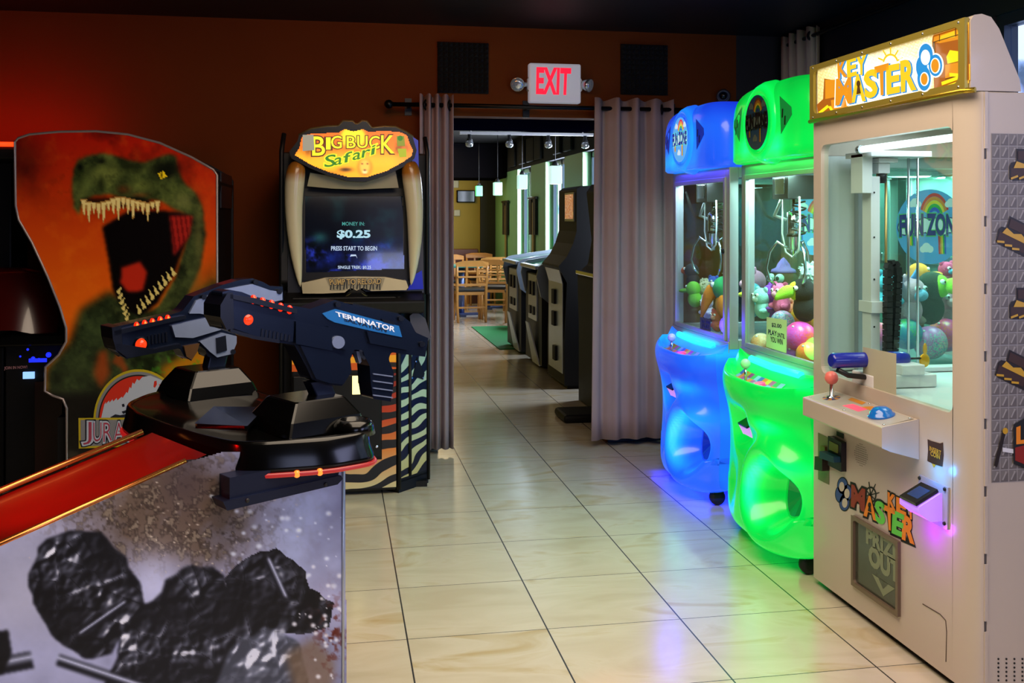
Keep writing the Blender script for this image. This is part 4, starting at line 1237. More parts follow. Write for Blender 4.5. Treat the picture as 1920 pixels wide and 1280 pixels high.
# toys at its near glass, seen through the key cabinet
gy = lambda u, v, Y: onY(u, v, Y - .09)
ball(gy(1744, 642, 3.70), .066, S_blue, 'blue speckled ball at the near side glass of the green claw machine')
ball(gy(1700, 626, 3.72), .062, S_grn, 'green and blue tie dyed ball beside the blue speckled ball')
ball(gy(1772, 628, 3.86), .07, S_pnk, 'pink and orange ball behind the near blue speckled ball')
ball(gy(1652, 632, 3.80), .06, S_org, 'orange ball glimpsed left of the black cable chain')
plush('toucan', gy(1748, 537, 3.80), .065, '#10261c', 'dark green toucan plush with lime bill at the near side glass', (.55, -.8, .1), '#a0d838', '#b0e040')
plush('unicorn', gy(1708, 545, 3.76), .058, '#e8a0b8', 'pink and blue unicorn plush at the near side glass', (.3, -.9, 0), '#8ab0e0', '#6a98d8')
plush('bear', gy(1715, 590, 3.84), .055, '#e0a890', 'salmon bear plush above the near speckled balls', (.2, -1, 0), '#f0c8b8')
plush('duck', gy(1722, 514, 3.90), .05, '#f08a2a', 'orange duck plush topmost at the near side glass', (.8, -.5, .1), '#f0a030')
plush('bear', gy(1772, 560, 3.9), .055, '#d890a8', 'dusty pink bear plush right of the near toucan', (0, -1, 0), '#f0b8c8')
plush('bear', gy(1775, 505, 3.9), .035, '#c83a6a', 'small crimson bear plush high at the near side glass', (.1, -1, 0), '#58a0d0')
plush('bear', gy(1665, 530, 3.75), .05, '#58b0d8', 'light blue bear plush behind the black cable chain', (0, -1, 0), '#b8e0f0')
# toys in the blue machine
plush('parrot', gx(1358, 540, 1.99), .064, '#22a060', 'large parrot plush with green face and orange beak by the blue claw machine door', (-.85, .75, -.1), '#f08a2a', '#e8b030')
plush('duck', gx(1300, 541, 1.935), .042, '#6ab838', 'lime green duck plush in the blue claw machine', (-.8, .6, -.1), '#5aa030', '#c8a878')
plush('shaggy', gx(1320, 540, 2.03), .046, '#d8d8b0', 'cream shaggy plush in the middle of the blue claw machine', (-1, 0, 0))
plush('bear', gx(1338, 529, 2.16), .036, '#3a62c0', 'small royal blue bear plush behind the cream one in the blue claw machine', (-.9, -.4, 0), '#e0a030')
plush('toucan', gx(1297, 507, 1.97), .04, '#1a1a1c', 'black toucan plush with rust bill at the back of the blue claw machine', (-.6, .8, 0), '#8a3a1a', '#b8501a')
plush('bear', gx(1325, 567, 1.99), .036, '#e0dce8', 'small white bear plush low in the blue claw machine', (-.9, -.4, 0), '#f0f0f0')
plush('bear', gx(1344, 592, 1.96), .034, '#e87a5a', 'small coral bear plush at the foot of the parrot plush', (-.9, -.4, 0), '#f0b098')

# =================================================================== white key cabinet
XK = 1.765; KY0, KY1 = 2.52, 3.465; KXB = 2.72; ZK0, ZK1 = .025, 1.725
M_wcab = mat('white_cabinet', '#c0b3a7', .28, var=.03, vscale=3, coat=.15)
M_win = mat('white_interior', '#c8cfd2', .45)
kt = thing('key_prize_cabinet', 'tall white key prize machine with lit marquee at the right', 'prize machine', (2.1, 3.0, 0))
mb = MB(); YF = KY0 + .095
panel_with_hole(mb, XK, YF, KY1, ZK0, ZK1, 2.612, 3.408, .800, 1.637, .03, M_wcab, .03)
# rounded near corner post
arc = [(XK + .035 - .035 * math.cos(a), YF - .095 * math.sin(a)) for a in [math.radians(9 * k) for k in range(11)]]
mb.loft([[V((x, y, z)) for x, y in arc] for z in (ZK0, ZK1)], M_wcab, False, smooth=True)
mb.build('front_panel', kt)
mb = MB()
mb.box((XK + .042, KY0, ZK0), (KXB, KY0 + .02, ZK1), M_wcab)                                     # near side
mb.box((XK + .001, KY1 - .02, ZK0), (KXB, KY1, .80), M_wcab); mb.box((XK + .001, KY1 - .02, 1.60), (KXB, KY1, ZK1), M_wcab)
mb.box((XK + .031, KY1 - .03, .80), (1.985, KY1, 1.60), M_win)                                    # opaque part of the far side
mb.box((KXB - .06, KY1 - .02, .80), (KXB, KY1, 1.60), M_wcab)
mb.box((XK + .002, YF, ZK1 - .02), (KXB, KY1 - .02, ZK1), M_wcab); mb.box((XK + .045, KY0 + .02, ZK1 - .02), (KXB, YF, ZK1), M_wcab)
mb.box((XK + .002, YF, .765), (KXB, KY1 - .02, .795), M_win); mb.box((XK + .045, KY0 + .02, .765), (KXB, YF, .795), M_win)
mb.box((KXB - .02, KY0 + .02, ZK0), (KXB, KY1 - .02, ZK1 - .02), M_win)
mb.build('body', kt, .003)
mb = MB(); mb.box((XK + .012, 2.60, .79), (XK + .016, 3.42, 1.645), M_gl); mb.build('front_glass', kt)
mb = MB(); mb.box((1.985, KY1 - .012, .80), (KXB - .06, KY1 - .008, 1.60), M_gl); mb.build('side_glass', kt)
# service door seam and hinge
mb = MB(); s0 = XK + .0415
for i in range(9):
    z = ZK0 + .02 + i * .19; mb.box((XK + .034, KY0 - .004, z), (XK + .044, KY0 + .004, z + .16), M_wcab)
mb.box((XK + .0345, KY0 - .001, ZK0), (XK + .0395, KY0 + .001, ZK1), mat('seam_grey', '#4a4648', .6)); mb.build('hinge', kt)
# patterned side vinyl with little keys and treasure chests
M_vin = mat('vinyl_grey', '#77716f', .5); M_vl = mat('vinyl_line', '#9c9694', .5); M_vd = mat('vinyl_cell', '#645d5c', .5)
M_br = mat('chest_brown', '#3a1f10', .5); M_br2 = mat('chest_dark', '#1c0e08', .5); M_gold = mat('gold_print', '#c89a28', .4)
plS = Plane((0, KY0 - .0006, 0), (0, -1, 0)); mb = MB()
vx0, vx1, vz0, vz1 = 1.821, 2.69, .623, 1.608
mb.face([(vx0, KY0 - .0008, vz0), (vx1, KY0 - .0008, vz0), (vx1, KY0 - .0008, vz1), (vx0, KY0 - .0008, vz1)], M_vl)
nx, nz = 32, 28; cw = (vx1 - vx0) / nx; ch = (vz1 - vz0) / nz
for i in range(nx):
    for j in range(nz):
        x, z = vx0 + i * cw, vz0 + j * ch; y = KY0 - .0012
        def q(a, b, y=y): return V((x + cw * a, y, z + ch * b))
        mb.face([q(.05, .04), q(.95, .04), q(.95, .96), q(.05, .96)], M_vin)
        mb.face([q(.05, .04, y - .0003), q(.95, .04, y - .0003), q(.95, .8, y - .0003)], M_vd)
        mb.face([q(.22, .2, y - .0006), q(.36, .14, y - .0006), q(.72, .7, y - .0006), q(.82, .84, y - .0006), q(.6, .88, y - .0006), q(.56, .72, y - .0006)], M_vl)
yS = KY0 - .0022
def chest(u, v, s, rot):
    ca, sa = math.cos(rot), math.sin(rot); k = [0]
    def P(pts, m):
        k[0] += 1
        mb.poly(plS, [(u + s * (x * ca - y * sa), v + s * 1.35 * (x * sa + y * ca)) for x, y in pts], m, .0018 + .0004 * k[0])
    P([(-28, 20), (-28, 2), (-24, -4), (-14, -6), (-14, -24), (30, -24), (34, -20), (34, 22), (-20, 22)], M_br2)
    P([(-25, 17), (-25, 4), (30, 4), (30, 18)], M_br); P([(-11, -8), (-11, -21), (30, -21), (30, -8)], M_br)
    P([(-20, 4), (-14, -6), (2, -2), (16, -7), (28, -2), (30, 4)], M_gold)
    for x0 in (-26, -10, 5): P([(x0, 18), (x0 + 14, 14), (x0 + 15, 17), (x0 + 1, 21)], M_gold)
for u, v, r in ((1918, 310, 0), (1897, 440, .35), (1918, 570, 0), (1896, 690, .35)): chest(u, v, .95, r)
# slingshot and key lettering at the edge of the vinyl
mb.poly(plS, [(1862, 872), (1868, 875), (1884, 812), (1878, 808)], M_br2, .004); mb.poly(plS, [(1878, 838), (1905, 842), (1905, 850), (1878, 846)], M_white, .0042); mb.disc(plS, 1883, 807, 5, 6, M_gold, .0046)
mb.poly(plS, [(1898, 795), (1925, 780), (1925, 880), (1898, 868)], M_ink, .005); mb.poly(plS, [(1903, 800), (1911, 797), (1911, 824), (1925, 822), (1925, 830), (1903, 832)], mat('st_orange', '#e8861c', .45), .0056)
mb.poly(plS, [(1901, 838), (1925, 832), (1925, 872), (1901, 862)], mat('st_maroon', '#8a2018', .45), .0056)
mb.build('side_vinyl', kt)
mb = MB()
for i in range(5):
    for j in range(6):
        p = plS.px(1872 + i * 15, 1235 + j * 8); mb.lathe(p, (0, -1, 0), [(.003, -.0005), (.003, .0008)], M_ink, 8)
mb.build('vent_holes', kt)
# ---- marquee header
hz0, hz1 = ZK1 + .003, 1.945
prof = [(XK - .004, hz0), (XK - .004, hz1 - .02), (XK + .006, hz1 - .004), (XK + .03, hz1), (XK + .06, hz1 - .008), (XK + .085, hz1 - .04), (XK + .15, hz0 + .035), (XK + .155, hz0)]
mb = MB(); mb.prism([(x, KY0 + .005, z) for x, z in prof], (0, KY1 - KY0 - .005, 0), M_wcab); hdr = mb.build('marquee', kt, .006)
M_olive = mat('marquee_frame', '#a59440', .35, .5)
plM = Plane((XK - .005, 0, 0), (-1, 0, 0)); mb = MB()
F_out = (KY0 + .012, KY1 - .004, hz0 + .004, hz1 - .01)
panel_with_hole(mb, XK - .018, F_out[0], F_out[1], F_out[2], F_out[3], F_out[0] + .03, F_out[1] - .03, F_out[2] + .022, F_out[3] - .02, .02, M_olive, .012)
for a in range(6):
    for z in (hz0 + .014, hz1 - .02):
        y = KY0 + .04 + a * .175; mb.lathe((XK - .018, y, z), (-1, 0, 0), [(.005, 0), (.004, .002), (.001, .003)], M_chr, 8)
o_ = F_out
mb.face([(XK - .018, o_[0], o_[2]), (XK - .004, o_[0], o_[2]), (XK - .004, o_[0], o_[3]), (XK - .018, o_[0], o_[3])], M_olive)
mb.face([(XK - .018, o_[0], o_[3]), (XK - .004, o_[0], o_[3]), (XK - .004, o_[1], o_[3]), (XK - .018, o_[1], o_[3])], M_olive)
mb.build('marquee_frame', hdr)
mb = MB(); mb.tube([(XK - .02, KY1 - .01, hz0), (XK - .02, KY0 + .02, hz0), (XK + .0, KY0 - .01, hz0)], .008, mat('brass_lip', '#b89a30', .25, .8), 8); mb.build('brass_lip', hdr)
E = lambda n, h, es=1.0: mat('mq_' + n, '#202020', .3, emit=h, es=es)
m_y, m_o, m_do, m_w, m_b, m_bl, m_ly, m_g, m_ol = E('y', '#ffd21a', 1.05), E('o', '#f59a12'), E('do', '#c86a08', .8), E('w', '#fff6d8', 1.6), E('b', '#1a96e0'), E('bl', '#7a4a08', .5), E('ly', '#ffee10', 1.1), E('gry', '#d8c890', .9), E('olv', '#9a8a3a', .7)
z2 = lambda pts: [(1510 + x * .2135, y * .2135) for x, y in pts]
art = Art(1530, 1826, 24, 232, 2.0)
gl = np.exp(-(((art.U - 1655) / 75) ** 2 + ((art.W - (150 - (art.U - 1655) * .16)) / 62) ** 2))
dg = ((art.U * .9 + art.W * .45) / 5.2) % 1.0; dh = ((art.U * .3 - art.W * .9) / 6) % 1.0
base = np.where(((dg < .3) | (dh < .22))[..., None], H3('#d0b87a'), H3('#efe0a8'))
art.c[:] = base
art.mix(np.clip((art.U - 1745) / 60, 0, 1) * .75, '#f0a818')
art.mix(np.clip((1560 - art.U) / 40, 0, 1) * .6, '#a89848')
art.mix(np.clip(gl * .85, 0, 1), '#fffbe8')  # white-hot glare of the lit sign painted into the art
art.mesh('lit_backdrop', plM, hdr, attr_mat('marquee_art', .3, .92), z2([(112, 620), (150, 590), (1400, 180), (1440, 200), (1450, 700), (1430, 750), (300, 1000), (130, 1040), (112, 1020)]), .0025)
mb = MB(); k = [0]
def Z(pts, m):
    k[0] += 1; mb.poly(plM, z2(pts), m, .003 + .00022 * k[0])
def Zq(txt, q, m, bold, off):
    mb.text(txt, plM.quad(z2(q)), m, off, bold)
Z([(1120, 370), (1130, 310), (1440, 215), (1448, 700), (1300, 760), (1140, 800)], m_do)                  # right chest
Z([(1135, 365), (1140, 325), (1435, 230), (1435, 330), (1190, 380)], m_o); Z([(1190, 350), (1200, 315), (1320, 270), (1325, 325)], m_y); Z([(1345, 310), (1350, 262), (1400, 245), (1405, 300)], m_y)
Z([(1250, 500), (1280, 440), (1350, 450), (1430, 440), (1428, 520), (1260, 560)], m_ly)
Z([(1240, 570), (1435, 530), (1435, 640), (1240, 690)], m_o)
for q in ([(1133, 368), (1440, 275), (1440, 283), (1133, 376)], [(1133, 470), (1150, 465), (1150, 370), (1133, 374)], [(1240, 690), (1435, 640), (1435, 648), (1240, 698)], [(1330, 320), (1338, 318), (1338, 240), (1330, 243)], [(1190, 365), (1196, 363), (1196, 300), (1190, 302)]): Z(q, m_bl)
for q in ([(1280, 640), (1430, 650), (1425, 675), (1282, 672)], [(1210, 720), (1380, 660), (1395, 685), (1215, 750)], [(1230, 760), (1420, 690), (1430, 720), (1240, 785)], [(1150, 800), (1430, 735), (1430, 755), (1160, 820)]): Z(q, m_ly)
Z([(180, 690), (390, 720), (390, 960), (300, 1000), (130, 1030), (115, 920), (170, 870)], m_do); Z([(190, 700), (290, 700), (290, 850), (190, 870)], m_o); Z([(240, 880), (385, 850), (385, 950), (250, 990)], m_o)
for q in ([(130, 985), (210, 920), (225, 940), (150, 1000)], [(130, 1000), (240, 990), (240, 1020), (130, 1035)], [(215, 935), (240, 930), (290, 1010), (270, 1020)]): Z(q, m_ly)
Z([(560, 880), (870, 800), (870, 850), (520, 940)], m_w)
# ship wheel
wc = z2([(775, 560)])[0]
mb.ring(plM, wc[0], wc[1], 15, 19, .8, m_gd if False else m_y, .0105, a0=0, a1=180)
mb.disc(plM, wc[0], wc[1] , 11, 15, m_w, .0104, a0=0, a1=180)
for a in (20, 55, 90, 125, 160):
    q = math.radians(a); c_, s_ = math.cos(q), math.sin(q)
    mb.poly(plM, [(wc[0] + c_ * 15 - s_ * 1.3, wc[1] - s_ * 19 - c_ * 1.3), (wc[0] + c_ * 25 - s_ * 1.3, wc[1] - s_ * 31 - c_ * 1.3), (wc[0] + c_ * 25 + s_ * 1.3, wc[1] - s_ * 31 + c_ * 1.3), (wc[0] + c_ * 15 + s_ * 1.3, wc[1] - s_ * 19 + c_ * 1.3)], m_y, .0106)
LET = [('K', [(312, 545), (388, 525), (394, 665), (320, 685)]), ('E', [(398, 528), (468, 508), (474, 655), (404, 675)]), ('Y', [(476, 500), (566, 475), (560, 640), (486, 660)]),
       ('M', [(305, 705), (425, 690), (432, 895), (300, 915)]), ('A', [(435, 665), (545, 660), (555, 875), (440, 890)]), ('S', [(550, 640), (655, 610), (655, 840), (560, 855)]),
       ('T', [(645, 600), (755, 570), (745, 815), (665, 830)]), ('E', [(750, 590), (850, 570), (852, 800), (755, 820)]), ('R', [(872, 550), (985, 520), (1000, 775), (880, 795)])]
for i, (ch, q) in enumerate(LET):
    Zq(ch, q, m_w, .10, .0112); Zq(ch, [(x + 12, y + 5) for x, y in q], m_b, .05, .0118); Zq(ch, q, m_y if i % 3 else m_o, .042, .0126)
for m, g_, o in ((m_bl, 1.0, .0134),):
    mb.disc(plM, *z2([(498, 735)])[0], 3.6, 6, m, o); mb.poly(plM, z2([(490, 750), (508, 750), (520, 820), (480, 830)]), m, o)
CK = [(1097, 480, 62, 78), (1182, 575, 60, 78), (1082, 690, 60, 90), (1060, 590, 50, 80)]
for (x, y, a, b) in CK: mb.disc(plM, *z2([(x, y)])[0], (a + 12) * .2135, (b + 30) * .2135, m_w, .0140)
for (x, y, a, b) in CK: mb.disc(plM, *z2([(x, y)])[0], a * .2135, (b + 18) * .2135, m_b, .0146)
for (x, y, a, b, m) in ((1095, 505, 32, 58, m_gry if False else m_w), (1182, 578, 34, 60, m_o), (1086, 695, 30, 52, m_o)):
    mb.disc(plM, *z2([(x, y)])[0], (a + 9) * .2135, (b + 9) * .2135, m_w, .0152); mb.disc(plM, *z2([(x, y)])[0], a * .2135, b * .2135, m, .0158)
Z([(1040, 610), (1056, 570), (1074, 605), (1056, 645)], m_w); Z([(1090, 605), (1122, 580), (1122, 615)], m_w)
for n_ in (): pass
mb.build('marquee_lettering', hdr)

# ---- control shelf
sy0, sy1 = 2.781, 3.30; sx = 1.640
mb = MB()
shp = [(XK - .001, .752), (sx, .731), (sx, .668), (sx + .03, .655), (XK - .001, .628)]
mb.prism([(x, sy0, z) for x, z in shp], (0, sy1 - sy0, 0), M_wcab); shf = mb.build('control_shelf', kt, .004)
tp = lambda a, b, off=0.0: V((XK - .008 + (sx + .008 - XK + .008) * (1 - b), sy1 - (sy1 - sy0) * a, .752 - .021 * (1 - b) + .0012 + off))
mb = MB(); m_top = mat('panel_grey', '#a9a29c', .35); mb.face([tp(.02, .04), tp(.98, .04), tp(.98, .96), tp(.02, .96)], m_top)
m_so, m_sr, m_sn = mat('st_o2', '#c8801e', .4), glow('st_pink', '#ff4a6a', .7, '#e04a60'), mat('st_navy2', '#2a2a6a', .4)
mb.face([tp(.30, .72, .0006), tp(.48, .72, .0006), tp(.46, .92, .0006), tp(.28, .92, .0006)], m_so)
mb.face([tp(.40, .28, .0006), tp(.60, .28, .0006), tp(.60, .58, .0006), tp(.42, .58, .0006)], m_sr)
mb.face([tp(.52, .58, .0004), tp(.74, .6, .0004), tp(.72, .86, .0004), tp(.56, .84, .0004)], m_so)
for a, r in ((.17, .036), (.79, .04)):
    pts = [V((tp(a, .5).x + r * .8 * math.cos(q), tp(a, .5).y + r * math.sin(q), tp(a, .5 + r * .8 * math.cos(q) / .118 * 1).z + .0008)) for q in [2 * math.pi * k / 12 for k in range(12)]]
    for i in range(0, 12, 2): mb.face([tp(a, .5, .001), pts[i], pts[(i + 1) % 12]], m_sn)
    for i in range(1, 12, 2): mb.face([tp(a, .5, .001), pts[i], pts[(i + 1) % 12]], m_so)
for a, b in ((.04, .1), (.04, .9), (.5, .08), (.96, .1), (.96, .9), (.5, .93)):
    mb.lathe(tp(a, b), (0, 0, 1), [(.005, 0), (.004, .002), (.001, .003)], M_chr, 10)
mb.build('panel_overlay', shf)
jp = tp(.17, .5); mb = MB(); mb.lathe(jp, (0, 0, 1), [(.018, 0), (.018, .003), (.006, .006), (.006, .05)], M_chr, 14); jo = mb.build('joystick', shf)
mb = MB(); mb.ell(jp + V((0, 0, .07)), .0235, mat('joystick_pink', '#e8746c', .3)); mb.build('ball_top', jo)
bp = tp(.79, .5); mb = MB(); mb.lathe(bp, (-.17, 0, 1), [(.042, 0), (.042, .006), (.036, .008), (.033, .018), (.02, .028), (.001, .031)], mat('button_blue', '#1463b0', .15, coat=.6, emit='#0f5fb8', es=.25), 28); mb.build('push_button', shf)

# ---- lower front fittings
plK = Plane((XK, 0, 0), (-1, 0, 0))
zk = lambda x, y: (1510 + x * .46875, 680 + y * .46875)
def kp(mb, pts, m, off): mb.poly(plK, [zk(*p) for p in pts], m, off)
def kbox(mb, pts, m, d0, d1):
    a = [plK.px(*zk(*p), d0) for p in pts]; mb.prism(a, (-(d1 - d0), 0, 0), m)
mb = MB(); kp(mb, [(52, 278), (97, 300), (97, 488), (52, 465)], mat('lock_plate', '#7c6f58', .4, .4), .0015); kbox(mb, [(68, 372), (98, 380), (98, 432), (66, 425)], mat('padlock', '#3a3428', .35, .7), .004, .03); kbox(mb, [(72, 330), (90, 336), (90, 376), (72, 372)], mat('brass_tag', '#7a6a3a', .35, .7), .004, .012); mb.build('lock_plate', kt, .002)
mb = MB(); kbox(mb, [(111, 290), (165, 318), (165, 436), (110, 408)], M_blackp, .001, .02); ba = mb.build('bill_acceptor', kt, .004)
mb = MB(); kbox(mb, [(118, 310), (154, 328), (152, 362), (117, 345)], mat('acc_sticker', '#6a7028', .4), .02, .022); kbox(mb, [(103, 350), (160, 374), (162, 398), (101, 378)], mat('acc_teal', '#0f3c4a', .3), .02, .045); kp(mb, [(126, 272), (156, 284), (156, 304), (126, 290)], M_ink, .0015); mb.build('note_slot', ba, .003)
mb = MB()
for a in range(-5, 6):
    for b in range(-5, 6):
        if a * a + b * b <= 26: kp(mb, [(224 + a * 5 + x - 1.4 * 0, 368 + b * 8.5 + a * 1.8 + y) for x, y in ((-1.3, -1.6), (1.3, -1), (1.3, 1.6), (-1.3, 1))], M_ink, .0012)
mb.build('speaker_holes', kt)
# insert coin sticker
mb = MB(); kp(mb, [(490, 305), (505, 312), (540, 322), (552, 318), (554, 370), (549, 416), (525, 408), (516, 418), (508, 402), (489, 392), (492, 350)], M_br, .0012)
mb.text('INSERT', plK.quad([zk(499, 332), zk(545, 352), zk(545, 370), zk(499, 350)]), M_gold, .0018, .02); mb.text('COIN', plK.quad([zk(503, 352), zk(540, 368), zk(540, 386), zk(503, 370)]), M_gold, .0018, .02)
kp(mb, [(508, 402), (525, 408), (516, 420)], M_gold, .0018); mb.build('coin_sticker', kt)
# card reader
mb = MB(); m_acr = mat('clear_acrylic', '#a8a8c0', .15)
kbox(mb, [(462, 446), (578, 498), (574, 668), (446, 602)], m_acr, .001, .006)
for p in ((465, 460), (566, 505), (564, 642)): mb.lathe(plK.px(*zk(*p), .006), (-1, 0, 0), [(.006, 0), (.005, .004), (.001, .005)], M_ink, 10)
rd = mb.build('reader_plate', kt)
o_ = plK.px(*zk(515, 560)); yA, yB = o_.y - .05, o_.y + .05
mb = MB(); mb.prism([(XK - .006, yA, o_.z + .045), (XK - .006, yA, o_.z - .04), (XK - .045, yA, o_.z - .04), (XK - .082, yA, o_.z - .012), (XK - .082, yA, o_.z + .004)], (0, yB - yA, 0), mat('reader_violet', '#b098d0', .3, emit='#b468ff', es=.7)); mb.build('reader_body', rd, .01)
mb = MB(); mb.prism([(XK - .012, yA + .008, o_.z + .0435), (XK - .084, yA + .008, o_.z + .006), (XK - .084, yB - .008, o_.z + .006), (XK - .012, yB - .008, o_.z + .0435)], (-.004, 0, .009), M_blackp)
mb.prism([(XK - .030, yA + .022, o_.z + .0445), (XK - .072, yA + .022, o_.z + .0225), (XK - .072, yB - .022, o_.z + .0225), (XK - .030, yB - .022, o_.z + .0445)], (-.0006, 0, .0012), mat('reader_lcd', '#1a2a48', .1, emit='#24406a', es=.4)); mb.build('reader_screen', rd)
light('reader_glow_up', 'POINT', (XK - .05, o_.y - .03, o_.z + .10), .35, '#20a0ff', .015)
light('reader_glow_down', 'POINT', (XK - .06, o_.y - .0, o_.z - .085), .45, '#b020ff', .015)
# key lettering on the front
s_m, s_o, s_g, s_n, s_bk = mat('st_maroon', '#8a2018', .45), mat('st_orange', '#e8861c', .45), mat('st_lime', '#8ab81e', .45), mat('st_indigo', '#2a3a86', .45), M_ink
mb = MB()
LK = [('M', s_m, [(190, 492), (238, 510), (236, 590), (188, 570)]), ('A', s_o, [(240, 530), (280, 545), (284, 626), (238, 606)]), ('S', s_g, [(284, 552), (318, 566), (318, 645), (286, 632)]),
      ('T', s_o, [(316, 572), (358, 590), (352, 668), (328, 658)]), ('E', s_g, [(356, 594), (394, 612), (388, 692), (352, 676)]), ('R', s_o, [(394, 610), (440, 634), (436, 720), (392, 700)]),
      ('K', s_o, [(334, 520), (362, 534), (362, 588), (334, 574)]), ('E', s_o, [(370, 540), (402, 554), (402, 606), (370, 592)]), ('Y', s_o, [(404, 562), (440, 580), (438, 626), (412, 618)])]
for i, (ch, m, q) in enumerate(LK):
    mb.text(ch, plK.quad([zk(*p) for p in q]), s_bk, .0012, .13)
for i, (ch, m, q) in enumerate(LK):
    mb.text(ch, plK.quad([zk(*p) for p in q]), m, .0022, .05)
mb.disc(plK, *zk(260, 568), 3, 5, s_bk, .003); kp(mb, [(257, 572), (264, 575), (268, 598), (253, 592)], s_bk, .003)
for (x, y) in ((150, 492), (168, 520), (142, 525), (158, 558)): mb.disc(plK, *zk(x, y), 10.5, 17, s_bk, .0011)
for (x, y) in ((150, 492), (168, 520), (142, 525), (158, 558)): mb.disc(plK, *zk(x, y), 9, 15, s_n, .0018)
for (x, y) in ((148, 495), (169, 522), (160, 560)): mb.disc(plK, *zk(x, y), 5, 9, M_wcab, .0024)
mb.ring(plK, *zk(262, 528), 11, 16, .78, s_bk, .0010)
for a in range(8):
    q = math.radians(45 * a + 10); c_, s_ = math.cos(q), math.sin(q); c0 = zk(262, 528)
    mb.poly(plK, [(c0[0] - s_ * 1, c0[1] - c_ * 1), (c0[0] + c_ * 17 - s_ * 1, c0[1] - s_ * 25 - c_ * 1), (c0[0] + c_ * 17 + s_ * 1, c0[1] - s_ * 25 + c_ * 1), (c0[0] + s_ * 1, c0[1] + c_ * 1)], s_bk, .0014)
mb.build('front_lettering', kt)
# prize chute
mb = MB(); Q = [(196, 612), (382, 712), (380, 1012), (196, 886)]
a = [plK.px(*zk(*p)) for p in Q]; y1_, y0_ = a[0].y, a[1].y; z1_ = (a[0].z + a[1].z) / 2; z0_ = (a[2].z + a[3].z) / 2
m_rim = mat('chute_rim', '#6a5a48', .35)
panel_with_hole(mb, XK - .012, y0_ - .002, y1_ + .002, z0_ - .002, z1_ + .002, y0_ + .012, y1_ - .012, z0_ + .012, z1_ - .012, .012, m_rim, .011)
for A, B in (((y0_, z0_), (y1_, z0_)), ((y0_, z1_), (y1_, z1_)), ((y0_, z0_), (y0_, z1_)), ((y1_, z0_), (y1_, z1_))):
    mb.face([(XK - .012, A[0], A[1]), (XK - .012, B[0], B[1]), (XK, B[0], B[1]), (XK, A[0], A[1])], m_rim)
ch = mb.build('prize_chute', kt)
mb = MB(); mb.face([(XK - .002, y0_ + .008, z0_ + .008), (XK - .002, y1_ - .008, z0_ + .008), (XK - .002, y1_ - .008, z1_ - .008), (XK - .002, y0_ + .008, z1_ - .008)], mat('chute_flap', '#3f4238', .12, var=.3, vscale=9, spec=.7))
m_pz = mat('chute_letters', '#7c8468', .3)
def cq(a0, b0, a1, b1): return lambda x, y, off: V((XK - .0025 - off, y1_ - (y1_ - y0_) * (a0 + (a1 - a0) * x), z0_ + (z1_ - z0_) * (b0 + (b1 - b0) * y)))
mb.text('PRIZE', cq(.30, .72, .98, .93), m_pz, .0006, .05); mb.text('OUT', cq(.36, .44, .98, .70), m_pz, .0006, .06)
f = cq(.42, .12, .9, .40); mb.face([f(0, .75, .0006), f(1, .75, .0006), f(.5, 0, .0006)], m_pz); f2 = cq(.56, .22, .76, .34); mb.face([f2(0, .9, .0012), f2(1, .9, .0012), f2(.5, 0, .0012)], MATS['chute_flap'])
mb.build('chute_flap', ch)
# service slot outline
mb = MB(); m_sl = mat('seam_dark', '#4a3a2c', .6)
P = [(470, 964), (540, 1005), (562, 1030), (566, 1075), (563, 1195)]
for p, q in zip(P, P[1:]): mb.tube([plK.px(*zk(*p), .0005), plK.px(*zk(*q), .0005)], .0014, m_sl, 6)
mb.build('slot_seam', kt)
for y in (3.38, 3.27, 2.62):
    mb = MB(); mb.lathe((XK + .05, y, 0), (0, 0, 1), [(.02, 0), (.02, .012), (.008, .014), (.008, .03)], M_blackp, 14); mb.build('foot', kt)
for y in (3.38, 2.62):
    mb = MB(); mb.lathe((KXB - .06, y, 0), (0, 0, 1), [(.02, 0), (.02, .012), (.008, .014), (.008, .03)], M_blackp, 14); mb.build('foot', kt)
# ---- interior mechanism
M_brass = mat('brass_rod', '#b89a62', .3, .8); M_chain = mat('chain_black', '#0c0c0e', .45)
a = onY(1606, 320, KY1 - .05); b = onY(1624, 320, KY1 - .05)
mb = MB(); mb.box((a.x, KY1 - .06, .80), (b.x, KY1 - .032, 1.56), mat('rail_grey', '#a8acb4', .3, .7)); mb.build('side_rail', kt, .003)
plI = Plane((0, 3.30, 0), (0, -1, 0)); zi = lambda x, y: (1510 + x * .2579, 230 + y * .2579)
mb = MB(); p0 = plI.px(*zi(445, 190)); p1 = plI.px(*zi(510, 1600)); p2 = plI.px(*zi(372, 160))
mb.box((p2.x, 3.26, p0.z - .16), (p0.x, 3.34, p0.z - .02), M_white); mb.box((p0.x, 3.27, .80), (p1.x, 3.33, p0.z - .1), M_white)
mb.box((p0.x - .006, 3.255, 1.03), (p1.x + .01, 3.345, 1.07), M_white)
for z in (1.46, 1.30, 1.15, .98): mb.lathe((p0.x + .012, 3.269, z), (0, -1, 0), [(.004, 0), (.003, .002)], M_ink, 8)
mb.build('gantry_column', kt, .003)
mb = MB(); q0 = plI.px(*zi(500, 270)); q1 = plI.px(*zi(620, 300))
mb.box((q0.x - .01, 3.25, q0.z - .012), (q1.x, 3.35, q0.z + .004), M_white); mb.box((q0.x, 3.27, q0.z - .05), (q1.x - .02, 3.33, q0.z - .012), M_white)
mb.lathe((q0.x + .02, 3.28, q0.z - .085), (0, 0, 1), [(.012, 0), (.016, .01), (.016, .03), (.01, .035)], M_blackp, 12); mb.box((p2.x, 3.2, 1.585), (q1.x + .1, 3.38, 1.605), M_white)
mo = mb.build('motor_bracket', kt, .002)
